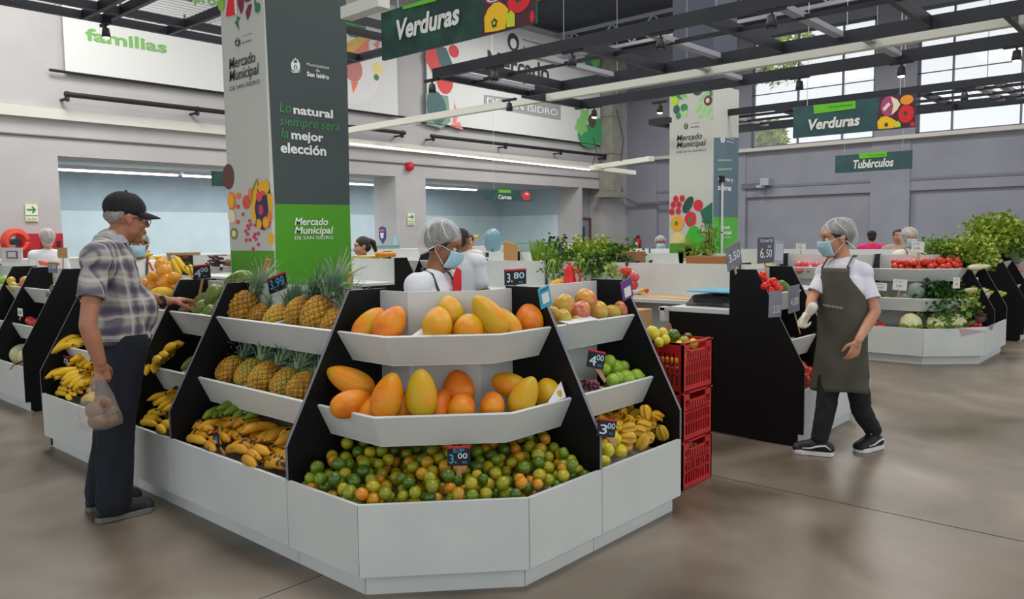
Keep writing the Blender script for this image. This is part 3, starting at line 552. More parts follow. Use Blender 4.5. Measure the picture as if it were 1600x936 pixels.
# ------------------------------------------------------------------ stalls
class Stall:
    D = .52
    def __init__(s, label, O, I, ends=(1, 1), panels=(0, 0), shelf=True, group=None, sep=(), zt=1.2):
        s.O = [V((*p, 0)) for p in O]; s.I = [V((*p, 0)) for p in I]; s.zt = zt
        s.len = [0]
        for i in range(len(O)-1): s.len.append(s.len[-1]+(s.O[i+1]-s.O[i]).length)
        c = sum(s.O, V((0, 0, 0)))/len(O); c = (c+sum(s.I, V((0, 0, 0)))/len(I))/2
        s.t = t = thing('market_stall', label, 'stall', c, group)
        P = s.P; n = len(O)
        for i in range(n-1):
            inn = ((s.I[i]+s.I[i+1])-(s.O[i]+s.O[i+1])).normalized()
            g = (s.O[i+1]-s.O[i]).normalized()*.0025
            def q(t0, z0, t1, z1, gap=g): return [P(i, t0, z0)+gap, P(i+1, t0, z0)-gap, P(i+1, t1, z1)-gap, P(i, t1, z1)+gap]
            part('front_panel', MB().slab(q(0, .093, 0, .392), inn*.018), WHITE, t, bevel=.0015)
            part('plinth', MB().slab(q(.05, .0, .05, .093), inn*.016), WHITE, t)
            part('back_panel', MB().slab(q(.52, .09, .52, zt-.005, V((0, 0, 0))), inn*.016), WHITE, t)
            for (d0, z0, d1, z1) in ((.352, .884, .272, 1.02), (.222, .562, .156, .70)):
                part('tray_front', MB().slab([P(i, d0, z0), P(i+1, d0, z0), P(i+1, d1, z1), P(i, d1, z1)], inn*.014+V((0, 0, .006))), WHITE, t, bevel=.0015)
                part('tray_floor', MB().slab([P(i, d0, z0+.01), P(i+1, d0, z0+.01), P(i+1, .52, z0+.035), P(i, .52, z0+.035)], (0, 0, -.012)), WHITE, t)
            part('bin_floor', MB().slab([P(i, .02, .30), P(i+1, .02, .30), P(i+1, .52, .37), P(i, .52, .37)], (0, 0, -.015)), WHITE, t)
            if shelf: part('worktop', MB().slab([P(i, .536, .87), P(i+1, .536, .87), P(i+1, 1.03, .87), P(i, 1.03, .87)], (0, 0, .035)), WHITE, t, bevel=.004)
        for e, on in ((0, ends[0]), (n-1, ends[1])):
            if not on: continue
            tg = (s.O[1]-s.O[0] if e == 0 else s.O[-1]-s.O[-2]).normalized()*.018*(1 if e == 0 else -1)
            k = zt-1.2
            pr = [(.07, .02), (.07, .094), (.02, .094), (.02, .392), (0, .396), (0, .545), (.347, 1.205+k), (.56, 1.205+k), (.56, .02)]
            if panels[0 if e == 0 else 1]: pr = [(.04, .012), (.04, .09), (.0, .09), (.0, .392), (0, .396), (0, .545), (.347, 1.205+k), (.545, 1.205+k), (.545, .87), (1.03, .87), (1.03, .012)]; 
            if panels[0 if e == 0 else 1]: tg = -tg*.6
            part('divider', MB().slab([P(e, d, z) for d, z in pr], tg, 0, 1), [BLACK, EDGE], t)
            if not panels[0 if e == 0 else 1] and shelf:
                part('shelf_bracket', MB().slab([P(e, .56, .5), P(e, .56, .87), P(e, .95, .87)], tg), BLACK, t)
        for (lev, sx) in sep:                       # white separators inside a tray
            a = s.at(sx, .285 if lev == 2 else .17, (1.005 if lev == 2 else .685)); b = s.at(sx, .35 if lev == 2 else .222, .9 if lev == 2 else .58); c1 = s.at(sx, .51, .93 if lev == 2 else .61); d1 = s.at(sx, .51, 1.06 if lev == 2 else .75)
            tg = (s.O[1]-s.O[0]).normalized()*.012
            part('tray_separator', MB().slab([a, b, c1, d1], tg), WHITE, t)
    def P(s, i, d, z): return s.O[i].lerp(s.I[i], d/s.D)+V((0, 0, z)) if d <= s.D else s.I[i]+(s.I[i]-s.O[i]).normalized()*((d-s.D)*(s.I[i]-s.O[i]).length/s.D)+V((0, 0, z))
    def at(s, x, d, z):
        for i in range(len(s.O)-1):
            if x <= s.len[i+1] or i == len(s.O)-2:
                k = (x-s.len[i])/(s.len[i+1]-s.len[i]); return s.P(i, d, z).lerp(s.P(i+1, d, z), k)
AW = lambda a, b: ([(1.85, a), (1.85, b)], [(2.38, a), (2.38, b)])
sCorner = Stall('corner stall in front with papayas on two trays and mandarins below', [(1.85, 3.01), (1.85, 2.505), (2.355, 2.04), (2.86, 2.04)], [(2.38, 3.01), (2.38, 2.79), (2.62, 2.56), (2.86, 2.56)])
sW1 = Stall('stall with two trays of pineapples above a bin of plantains', *AW(4.13, 3.01), ends=(1, 0), sep=((2, .52), (1, .40), (1, .78)))
sW2 = Stall('narrow stall with green mangoes, behind the reaching hand', *AW(4.70, 4.13), ends=(1, 0), sep=((2, .27), (1, .28)))
sW3 = Stall('left end stall of the front ring with bananas, behind the man in the cap', *AW(6.10, 4.70), ends=(1, 0), panels=(1, 0), sep=((2, 1.0),))
sS1 = Stall('stall with mangoes, green guavas and star fruit, right of the papayas', [(2.86, 2.04), (3.56, 2.04)], [(2.86, 2.56), (3.56, 2.56)], ends=(0, 1), sep=((1, .30), (2, .42)))
sB1 = Stall('stall with big black end panel and red peppers, behind the red crates', [(5.18, 2.04), (5.77, 2.04)], [(5.18, 2.56), (5.77, 2.56)], ends=(1, 0), panels=(1, 0), sep=((1, .30),), zt=1.19)
sB2 = Stall('corner stall behind the walking worker with its white base', [(5.77, 2.04), (6.22, 2.04), (6.72, 2.51), (6.72, 3.01)], [(5.77, 2.56), (5.96, 2.56), (6.2, 2.79), (6.2, 3.01)], zt=1.19)
sE = [Stall(lb, [(6.72, a), (6.72, b)], [(6.2, a), (6.2, b)], ends=(0, 1), panels=(0, p), zt=1.19) for a, b, p, lb in ((3.01, 4.13, 0, 'stall seen from its back, behind the desk with brown paper'), (4.13, 5.1, 0, 'stall seen from its back with herbs hanging over it'), (5.1, 6.1, 1, 'stall seen from its back, behind the masked seller'))]
sD = [Stall(lb, [(2.14, a), (2.14, b)], [(2.66, a), (2.66, b)], ends=(1, e), panels=(0, e)) for a, b, e, lb in ((8.28, 7.48, 1, 'second ring end stall with tomatoes and melons, left edge'), (8.83, 8.28, 0, 'second ring stall with papayas on top, second from its end'), (9.95, 8.83, 0, 'second ring stall at the far left edge of the picture'))]
sDE = [Stall(lb, [(6.72, a), (6.72, b)], [(6.2, a), (6.2, b)], ends=(1, 1), panels=(p, 0), zt=1.19) for a, b, p, lb in ((7.48, 8.6, 1, 'second ring stall seen from its back, right of the near pillar'), (8.6, 9.7, 0, 'second ring stall seen from its back, hidden behind the near pillar'), (9.7, 10.8, 0, 'second ring stall seen from its back, left of the near pillar'), (10.8, 11.9, 0, 'farthest second ring stall seen from its back'))]
sCc = Stall('corner stall of the right ring with tomatoes, greens and cauliflowers', [(9.22, 3.0), (9.22, 2.36), (9.66, 1.87), (10.15, 1.87)], [(9.74, 3.0), (9.74, 2.62), (9.93, 2.39), (10.15, 2.39)], zt=1.18)
sCs = Stall('right ring stall with celery, pale roots and broccoli', [(10.15, 1.87), (10.8, 1.87)], [(10.15, 2.39), (10.8, 2.39)], ends=(0, 1), zt=1.18)
sCw = [Stall(lb, [(9.22, a), (9.22, b)], [(9.74, a), (9.74, b)], ends=(1, 0), zt=1.18) for a, b, lb in ((4.1, 3.0, 'right ring stall with pink tomatoes, behind the worker'), (5.2, 4.1, 'right ring stall left of the worker, melons above'), (6.3, 5.2, 'right ring stall behind the chalk signs'))]
sCe0 = Stall('stall with big black end panel under leafy celery, right edge', [(11.95, 1.87), (12.6, 1.87)], [(11.95, 2.39), (12.6, 2.39)], ends=(1, 1), panels=(1, 0), zt=1.18)
sCe = [Stall(lb, [(13.12, a), (13.12, b)], [(12.6, a), (12.6, b)], ends=(0, 1), zt=1.18) for a, b, lb in ((2.4, 3.5, 'far stall back, right of the masked woman in the big cap'), (3.5, 4.6, 'far stall back behind the masked woman in the big cap'), (4.6, 5.7, 'far stall back behind the worker in the hairnet'), (5.7, 6.8, 'far stall back, right of the far pillar'), (6.8, 7.9, 'far stall back with the masked seller behind it'), (7.9, 9.0, 'far stall back below the fire extinguisher'), (9.0, 10.1, 'far stall back left of the fire extinguisher'))]
sN = [Stall(lb, [(9.22, a), (9.22, b)], [(9.74, a), (9.74, b)], ends=(1, 0), panels=(0, 0), zt=1.18) for a, b, lb in ((8.6, 7.5, 'third ring stall with leeks, behind the hanging herbs'), (9.7, 8.6, 'third ring stall with the brown cardboard sheet'), (10.8, 9.7, 'third ring stall with a pile of bananas'), (11.9, 10.8, 'third ring stall behind the masked seller'))]
# back-left serving counters
for (x0, x1, y, z, lb, q) in ((3.4, 6.9, 12.6, 1.2, 'white counter in front of the left alcove', 0), (11.5, 15.2, 15.0, 1.15, 'white counter in front of the pier', 1), (15.8, 20.8, 15.6, 1.15, 'white counter before the right alcove', 2)):
    t = thing('counter', lb, 'counter', ((x0+x1)/2, y, 0)); part('front', MB().box((x0, y, .08), (x1, y+.03, z-.04)), WHITE, t); part('worktop', MB().box((x0, y, z-.04), (x1, y+.6, z)), WHITE, t, bevel=.005); part('plinth', MB().box((x0, y+.05, 0), (x1, y+.08, .08)), BLACK, t)
a, b = px(688, 0, 9.4), None
t = thing('desk', 'white desk with an open shelf behind the masked seller', 'desk', (9.0, 9.0, 0)); p0 = pz(737, 455, .9)
# white shelf unit visible right of the seller (open, two boards)
a = pd(731, 410, 6.9); 
c = pz(735, 410, 1.18)
part('side', MB().box((8.2, 8.3, 0), (8.22, 8.9, .92)), WHITE, t); part('side', MB().box((9.0, 8.3, 0), (9.02, 8.9, .92)), WHITE, t); part('top', MB().box((8.18, 8.28, .92), (9.04, 8.92, .95)), WHITE, t, bevel=.003); part('shelf', MB().box((8.22, 8.3, .45), (9.0, 8.9, .47)), WHITE, t)
# ------------------------------------------------------------------ red crates
CR = noisy('crate_red_plastic', [(.3, '#b81c20'), (.7, '#cb2a28')], 6, .45)
def crate(z, lb):
    x0, x1, y0, y1, h = 3.87, 4.21, 2.21, 2.76, .276
    t = thing('plastic_crate', lb, 'crate', ((x0+x1)/2, (y0+y1)/2, z), 'red crates stacked beside the fruit stall')
    T = .012
    part('base', MB().box((x0+.01, y0+.01, z+.002), (x1-.01, y1-.01, z+.014)), CR, t)
    def side(a, b, nn, hand):
        a, b = V(a), V(b); d = b-a; L = d.length; d.normalize(); nrm = V(nn)*T; q = MB()
        def bx(u0, u1, z0, z1, k=1.0): q.slab([a+d*u0+V((0, 0, z+z0)), a+d*u1+V((0, 0, z+z0)), a+d*u1+V((0, 0, z+z1)), a+d*u0+V((0, 0, z+z1))], nrm*k)
        bx(0, L, .002, .03); bx(0, .03, .03, h); bx(L-.03, L, .03, h)
        top = h if not hand else h-.05
        bx(.03, L-.03, top-.055, top-.035)
        if hand: bx(.03, L*.22, h-.05, h-.005); bx(L*.78, L-.03, h-.05, h-.005); bx(L*.22, L*.78, h-.085, h-.05)
        else: bx(.03, L-.03, h-.035, h-.002); bx(.03, L-.03, h-.085, h-.055)
        nb = int(L/.032)
        for i in range(1, nb): u = .03+(L-.06)*i/nb; bx(u-.004, u+.004, .03, h-.06, .8)
        for zz in (.09, .15): bx(.03, L-.03, zz, zz+.012)
        bx(-.004, L+.004, h-.012, h-.002, 1.5)
        part('crate_side', q, CR, t)
    side((x0, y0, 0), (x1, y0, 0), (0, 1, 0), 1); side((x0, y1, 0), (x1, y1, 0), (0, -1, 0), 1)
    side((x0, y0, 0), (x0, y1, 0), (1, 0, 0), 0); side((x1, y0, 0), (x1, y1, 0), (-1, 0, 0), 0)
    return t
for k, lb in enumerate(('red plastic crate at the bottom of the stack on the floor', 'red plastic crate in the middle of the stack', 'red plastic crate on top of the stack, filled with limes')): crate(.002+.281*k, lb)
# slatted holes of the crate bottom seen in the second crate are open sides; filling board for the top crate
# ------------------------------------------------------------------ desk things in the ring
SCG = mat('#3a3a42', .45, name='scale_grey')
c = px(1115, 467, 5.6)
t = thing('weighing_scale', 'dark grey shop scale with blue plate on the black counter', 'scale', (5.55, 2.85, .905))
part('body', MB().slab([(5.3, 2.62, .907), (5.3, 3.02, .907), (5.36, 2.98, .985), (5.36, 2.66, .985)], (.34, 0, 0)), SCG, t, bevel=.01)
part('column', MB().box((5.47, 2.78, .98), (5.53, 2.88, 1.01)), SCG, t); part('plate', MB().box((5.3, 2.62, 1.01), (5.72, 3.0, 1.022)), mat('#6fc0dd', .3, .2, name='blue_plate'), t, bevel=.004)
part('display', MB().box((5.296, 2.7, .93), (5.302, 2.94, .965)), mat('#222a2a', .2, name='display_glass'), t)
single('roll_bracket', MB().box((5.1, 3.07, .8), (5.16, 3.11, .9)).box((5.1, 3.06, .88), (5.17, 3.12, .905)), WHITE, 'white hinge block at the corner of the black counter', 'bracket')
single('paper_sheet', MB().slab([(5.74, 3.1, .907), (6.1, 3.1, .907), (6.1, 4.05, .912), (5.76, 4.05, .907)], (0, 0, .003)), mat('#c9a477', .8, name='brown_paper'), 'sheet of brown wrapping paper on the white desk', 'paper')
def cbox(lb, x0, y0, z0, x1, y1, z1, col='#c49a6a', stripe=None):
    t = thing('cardboard_box', lb, 'box', ((x0+x1)/2, (y0+y1)/2, z0)); part('carton', MB().box((x0, y0, z0), (x1, y1, z1)), mat(col, .8, name='cardboard'), t, bevel=.003)
    if stripe: part('printed_band', MB().box((x0-.002, y0-.002, z0+(z1-z0)*.3), (x1+.002, y1+.002, z0+(z1-z0)*.42)), mat(stripe, .7), t)
    return t
cbox('brown cardboard box with pink print behind the red crates', 4.56, 3.05, 0, 4.9, 3.4, .91, stripe='#c42a9a')
# ------------------------------------------------------------------ fruit meshes
PAPM = noisy('papaya_skin', [(.25, '#c9a80c'), (.42, '#dd9a06'), (.6, '#ea8a04'), (.75, '#e07204')], 2.2, .5, rnd=.45, bump=.08, bscale=30, spots=('#7a5a1e', 30, .70))
MANM = noisy('mango_skin', [(.3, '#b0a83a'), (.45, '#dda040'), (.58, '#d9804a'), (.75, '#b4586a')], 5, .4, rnd=.35, spots=('#d9b56a', 90, .8), coat=.15)
MANG = noisy('green_mango_skin', [(.3, '#4f6b25'), (.7, '#7d9238')], 10, .4, rnd=.2, coat=.15)
GUAM = noisy('green_guava_skin', [(.3, '#7fa626'), (.7, '#a6c43a')], 14, .4, rnd=.15, coat=.1)
LIM = {'green': noisy('mandarin_green', [(.25, '#33520e'), (.5, '#527610'), (.7, '#7f9316')], 16, .33, rnd=.3, bump=.12, bscale=160, coat=.25),
       'yellow-green': noisy('mandarin_yellow_green', [(.25, '#6f8a14'), (.5, '#a39d18'), (.75, '#cbae1e')], 16, .33, rnd=.3, bump=.12, bscale=160, coat=.25),
       'orange': noisy('mandarin_orange', [(.25, '#8f8a18'), (.45, '#cf9418'), (.7, '#dd8418')], 16, .33, rnd=.3, bump=.12, bscale=160, coat=.25)}
LEMY = noisy('lemon_yellow_skin', [(.3, '#cdbb27'), (.7, '#e3cd3a')], 16, .35, rnd=.2, bump=.1, bscale=160, coat=.2)
TOMM = noisy('tomato_skin', [(.3, '#c12a1c'), (.7, '#dd4a30')], 10, .25, rnd=.2, coat=.3)
TOMP = noisy('pink_tomato_skin', [(.3, '#cf3a44'), (.7, '#e0767a')], 10, .3, rnd=.2, coat=.3)
STARM = noisy('star_fruit_skin', [(.3, '#b8951a'), (.5, '#dfb41e'), (.7, '#d68f18')], 12, .4, rnd=.3, coat=.2)
BANY = noisy('banana_skin', [(.3, '#d6a50f'), (.7, '#edc21f')], 5, .45, rnd=.25, spots=('#5a3d12', 26, .7))
BANR = noisy('ripe_plantain_skin', [(.3, '#b87d14'), (.5, '#d1961a'), (.75, '#dfa922')], 6, .5, rnd=.25, spots=('#33200c', 22, .6))
BANG = noisy('green_plantain_skin', [(.3, '#5f7d24'), (.7, '#8b9a2c')], 6, .5, rnd=.2, spots=('#3c3a14', 24, .72))
TIPM = mat('#3a2a14', .8, name='banana_tip'); STEMM = mat('#6d6a2a', .8, name='stem_green')
PINM = noisy('pineapple_rind', [(.3, '#a8741c'), (.5, '#d09a2c'), (.7, '#b5a63a')], 14, .6, rnd=.35, bump=.3, bscale=90)
PING = mat('#3f3316', .9, name='pineapple_groove')
CRWN = noisy('pineapple_crown', [(.3, '#54745a'), (.5, '#7b9876'), (.75, '#b3bf9c')], 8, .6, rnd=.2)
GREENL = noisy('dark_leaf', [(.3, '#1f4218'), (.7, '#3d6a26')], 12, .5, rnd=.2)
GREENM = noisy('mid_leaf', [(.3, '#47752a'), (.7, '#86a838')], 12, .5, rnd=.3)
GREENY = noisy('yellow_leaf', [(.3, '#6f9426'), (.7, '#b9c64a')], 12, .5, rnd=.2)
POTM = noisy('root_brown', [(.3, '#7c5a41'), (.7, '#9c7a5c')], 12, .8, rnd=.2)
def blob(name, L, R, mats, taper=0, rings=18, n=20, wob=0, ribs=0, dimple=0, nose=0, seed=1):
    """fruit of revolution along z: pear taper, soft lobes, stem dimple or nose"""
    mb = MB(); rr = random.Random(seed); ph = rr.uniform(0, 6)
    vs = []; 
    for i in range(rings+1):
        t = pi*i/rings; c = cos(t); z = c*L/2
        r = R*sin(t)**.85*(1+taper*c)*(1-.0*c) if 0 < i < rings else 0
        if dimple: z -= dimple*L*.5*max(0, c)**14
        if nose: z += nose*L*.5*max(0, c)**20
        for k in range(n):
            a = 2*pi*k/n; q = 1+wob*sin(2*a+ph+t*1.5)+ribs*cos(5*a+ph)*sin(t)
            vs.append((r*q*cos(a), r*q*sin(a), z))
    fs = [(i*n+k, (i+1)*n+k, (i+1)*n+(k+1) % n, i*n+(k+1) % n) for i in range(rings) for k in range(n)]
    mb.add(vs, fs); return mb.mesh(name, mats, True)
PAP = [blob('papaya', 1, .275, PAPM, taper=-.16, wob=.02, ribs=.03, nose=.06, seed=i) for i in range(3)]
MAN = blob('mango', 1, .40, MANM, taper=.06, wob=.04, seed=4, dimple=.05); MANGm = blob('green_mango', 1, .36, MANG, taper=.1, wob=.04, seed=5)
GUA = blob('guava', 1, .5, GUAM, ribs=.035, dimple=.16, seed=6)
LIMM = {k: [blob('mandarin', 1, .5*q, v, dimple=dq, wob=.012, rings=12, n=14, seed=i) for i, (q, dq) in enumerate(((1.05, .1), (1.0, .03)))] for k, v in LIM.items()}
LEM = blob('lemon', 1, .46, LEMY, nose=.12, rings=12, n=14); TOM = blob('tomato', 1, .58, TOMM, ribs=.03, dimple=.16, rings=12, n=16); TOMPk = blob('tomato', 1, .58, TOMP, ribs=.03, dimple=.16, rings=12, n=16)
MELY = blob('yellow_melon', 1, .4, noisy('melon_yellow', [(.3, '#d8a512'), (.7, '#efc42a')], 5, .5), ribs=.02); ORA = blob('orange', 1, .5, noisy('orange_skin', [(.3, '#dd8a14'), (.7, '#f0a52a')], 8, .4, rnd=.2, bump=.1, bscale=120, coat=.2), dimple=.05)
MELP = blob('pale_melon', 1, .42, noisy('melon_pale', [(.3, '#b9b98a'), (.7, '#d8d2a4')], 6, .6, bump=.2), ribs=.02); MELG = blob('long_melon', 1, .22, noisy('melon_long', [(.3, '#8f9a3a'), (.7, '#b9b552')], 9, .6), ribs=.03)
POT = blob('potato', 1, .3, POTM, wob=.08, taper=.1)
def star_mesh():
    mb = MB(); n = 20; rings = 10; vs = []
    for i in range(rings+1):
        t = pi*i/rings
        for k in range(n):
            a = 2*pi*k/n; q = .30+.20*cos(5*a); r = max(q, .12)*sin(t)**.7; vs.append((r*cos(a+.3*cos(t)), r*sin(a+.3*cos(t)), cos(t)*.55))
    fs = [(i*n+k, (i+1)*n+k, (i+1)*n+(k+1) % n, i*n+(k+1) % n) for i in range(rings) for k in range(n)]
    mb.add(vs, fs); return mb.mesh('star_fruit', STARM, True)
STAR = star_mesh()
def banana_mesh(name, M, L=.205, R=.0215, bend=1.0, n=9):
    mb = MB(); N = 12; pts = []; rs = []
    for i in range(N+1):
        t = i/N; a = bend*(t-.5); rad = L/bend
        pts.append((rad*sin(a), 0, rad*(cos(a)-1)*1.0)); 
        rs.append(R*(.42+.58*min(1, t*7)**.8 if t < .14 else (1 if t < .78 else max(.28, 1-(t-.78)/.2*.72))))
    pts[0] = (pts[0][0]-.003, 0, pts[0][2])
    mb.tube(pts, rs, n, 0, up=(0, 1, 0)); b = len(mb.f)
    e = V(pts[-1]); d = (V(pts[-1])-V(pts[-2])).normalized(); mb.tube([e, e+d*.008], [R*.3, R*.2], 6, 1)
    off = V(pts[0]); mb.v = [tuple(V(v)-off) for v in mb.v]
    return mb.mesh(name, [M, TIPM], True)
BAN = {'yellow': [banana_mesh('banana', BANY), banana_mesh('banana', BANY, .19, .022, 1.25)], 'ripe': [banana_mesh('plantain', BANR, .20, .0225, .95), banana_mesh('plantain', BANR, .185, .0215, 1.3)], 'green': [banana_mesh('plantain', BANG, .205, .0235, .75)]}
STEMH = MB().cone((-.02, 0, 0), (.02, 0, 0), .014, .011, 8).mesh('hand_stem', [mat('#8a7a2a', .8, name='banana_stem')], True)
def hand(kind, loc, dirv, up, nb, lb, fan=.13, step=.030, s=1, group=None, rows=1):
    """a hand of bananas: fingers start at loc, run along dirv, bow towards up"""
    nm = 'banana_hand' if kind == 'yellow' else 'plantain_hand'
    t = thing(nm, lb, 'bananas' if kind == 'yellow' else 'plantains', loc, group); d = V(dirv).normalized(); u = V(up); u = (u-d*u.dot(d)).normalized(); l = u.cross(d)
    rr = random.Random(int(1e4*(loc[0]+loc[1]*3))); ms = BAN[kind]
    for r in range(rows):
        for i in range(nb):
            k = i-(nb-1)/2; dd = (d*cos(k*fan)+l*sin(k*fan)+u*(.12-.35*r+rr.uniform(-.05, .05))).normalized(); o = l*k*step-u*r*.034+u*rr.uniform(-.004, .004)
            x = dd; z = (u-x*u.dot(x)).normalized(); y = z.cross(x)
            M = Matrix.Translation(o) @ Matrix((x, y, z)).transposed().to_4x4() @ Matrix.Scale(s*rr.uniform(.93, 1.05), 4)
            inst('banana' if kind == 'yellow' else 'plantain', ms[(i+r) % len(ms)], M, parent=t)
    M = Matrix((l, u.cross(l), u)).transposed().to_4x4(); inst('hand_stem', STEMH, M @ Matrix.Diagonal((max(1, nb*.45), 1, 1, 1)), parent=t)
    return t
def pine_body():
    mb = MB(); n = 72; N = 44; vs = []; Lz, R = .175, .066
    for i in range(N+1):
        t = i/N; z = -Lz/2+Lz*t; env = (sin(pi*min(max(t*.93+.04, 0), 1)))**.42
        if i in (0, N): env = .25
        for k in range(n):
            a = 2*pi*k/n; rows = 9.0; cols = 11
            u = a/(2*pi)*cols; v_ = t*rows; p = u+v_*.5; q = u-v_*.5; du = abs((p % 1)-.5)*2; dv = abs((q % 1)-.5)*2
            h = min(1-du, 1-dv); bump = .0085*min(1, h*2.4)+(.003 if h > .75 else 0)
            r = R*env+bump*min(1, env*1.3)-.004; vs.append((r*cos(a), r*sin(a), z))
    fs = [(i*n+k, i*n+(k+1) % n, (i+1)*n+(k+1) % n, (i+1)*n+k) for i in range(N) for k in range(n)]; mb.add(vs, fs)
    mb.m = []
    for f in mb.f:
        c = sum((V(mb.v[i]) for i in f), V((0, 0, 0)))/4; t = (c.z+Lz/2)/Lz; a = atan2(c.y, c.x) % (2*pi); u = a/(2*pi)*11; v_ = t*9
        du = abs(((u+v_*.5) % 1)-.5)*2; dv = abs(((u-v_*.5) % 1)-.5)*2; mb.m.append(1 if min(1-du, 1-dv) < .09 else 0)
    mb.cone((0, 0, -Lz/2-.015), (0, 0, -Lz/2+.01), .012, .016, 8, m=1)
    return mb.mesh('pineapple_body', [PINM, PING], True)
def pine_crown(seed=0, n=46, L=.15):
    rr = random.Random(seed); mb = MB()
    for i in range(n):
        t = i/n; a = i*2.4; lean = .15+1.05*(1-t)+rr.uniform(-.1, .1); ln = L*(.55+.5*t)*rr.uniform(.8, 1.1); w_ = .011*(1.1-.3*t)
        o = V((.018*cos(a)*(1-t*.6), .018*sin(a)*(1-t*.6), .082+.045*t)); side = V((-sin(a), cos(a), 0)); pts = []
        for k in range(5):
            q = k/4; th = lean*(.7+.5*q*q); d = V((cos(a)*sin(th), sin(a)*sin(th), cos(th))); pts.append(o+d*ln*q)
        b = len(mb.v)
        for k, p in enumerate(pts): ww = w_*(1-k/4)**.7*(1 if k else .8)+.0006; nrm = V((cos(a), sin(a), 0))*.003; mb.v += [tuple(p-side*ww), tuple(p-nrm), tuple(p+side*ww)]
        for k in range(4):
            for j in range(2): x = b+k*3+j; mb.f.append((x, x+1, x+4, x+3)); mb.m.append(0)
    return mb.mesh('crown', CRWN, False)
PB = pine_body(); PC = [pine_crown(i, 52, .175+.02*i) for i in range(3)]
def pineapple(p, axis, s, lb, k, group=None):
    t = thing('pineapple', lb, 'pineapple', p, group or 'pineapples on the two trays'); M = basis(axis, (cos(k*1.7), sin(k*1.7), .3), s=s)
    inst('body', PB, M, parent=t); inst('crown', PC[k % 3], M @ Matrix.Rotation(k*1.1, 4, 'Z'), parent=t)
# ------------------------------------------------------------------ placing helpers
acos_ = lambda v: math.acos(max(-1, min(1, v)))
UPc = -DN; RTc = RT
def img_axis(deg, depth=0): d = radians(deg); v = UPc*cos(d)+RTc*sin(d)+FW*depth; return v.normalized()
def put(name, me, p, axis, size, lb, cat, group=None, xaxis=None):
    return inst(name, me, basis(axis, xaxis, p, size), lb, cat, group)
ORD = ['first', 'second', 'third', 'fourth', 'fifth', 'sixth', 'seventh', 'eighth', 'ninth', 'tenth', 'eleventh', 'twelfth']
# papayas: centre px, length px, width px, tilt of the long axis (deg right of up), depth lean, chamfer plane
up_ = [(577, 509, 62, 42, 35, .3, 5.06, 'leftmost orange papaya leaning on the upper corner tray'), (610, 508, 62, 46, 28, .5, 4.97, 'plump orange papaya, second from left on the upper corner tray'),
       (703, 487, 52, 42, -15, .9, 5.06, 'scarred orange papaya lying on top of two others, upper corner tray'), (684, 506, 58, 47, 0, 1.4, 4.91, 'upright orange papaya end seen at the middle of the upper corner tray'),
       (733, 514, 50, 48, 25, 1.5, 4.92, 'low orange papaya right of the upright one, upper corner tray'), (765, 494, 74, 42, -38, .2, 4.95, 'long yellow papaya slanting left, upper corner tray'),
       (792, 506, 56, 36, -36, .4, 5.05, 'yellow papaya half behind the long slanting one, upper tray'), (827, 499, 50, 44, -5, 1.0, 5.2, 'rightmost orange papaya with a pointed tip, upper corner tray')]
lo_ = [(548, 596, 80, 42, -66, .2, 4.99, 'orange papaya lying across the left end of the lower corner tray'), (548, 630, 62, 42, 70, .6, 4.80, 'low round orange papaya at the left end, lower corner tray'),
       (577, 640, 44, 34, 15, .9, 4.81, 'small orange papaya wedged behind the big yellow one, lower tray'), (606, 620, 72, 48, 14, .2, 4.74, 'big yellow papaya leaning right, third of the lower corner tray'), (630, 634, 46, 36, 0, 1.0, 4.85, 'darker orange papaya between the two big yellow ones, lower tray'),
       (659, 616, 74, 48, -3, .15, 4.73, 'big upright yellow papaya with brown marks, lower corner tray'), (689, 633, 52, 34, 12, .9, 4.82, 'orange papaya right behind the big upright one, lower tray'), (716, 607, 56, 50, -10, .8, 4.96, 'dull yellow papaya resting high in the middle, lower corner tray'),
       (722, 636, 40, 42, 10, 1.3, 4.75, 'short greenish papaya in front, middle of the lower corner tray'), (770, 633, 42, 38, 0, 1.3, 4.80, 'small orange papaya end on the right half, lower corner tray'), (795, 602, 56, 40, -70, .5, 5.01, 'orange papaya lying behind on the right half, lower corner tray'),
       (819, 620, 64, 42, 26, .2, 4.84, 'yellow papaya leaning right near the right end, lower corner tray'), (857, 616, 50, 44, -15, .9, 5.04, 'rightmost orange papaya on the lower corner tray')]
for i, (x, y, L, W_, a, dep, S, lb) in enumerate(up_+lo_):
    p = ps(x, y, S+(.035 if y < 520 else .03)); D = (p-EYE).dot(FW); k = D/F
    L_ = max(L*k*(1+.12*dep), W_*k*1.15); r_ = W_*k/.55
    put('papaya', PAP[i % 3], p, img_axis(a if a < 90 else a-180, dep), (r_, r_, L_), lb, 'papaya', 'papayas on the corner stall')
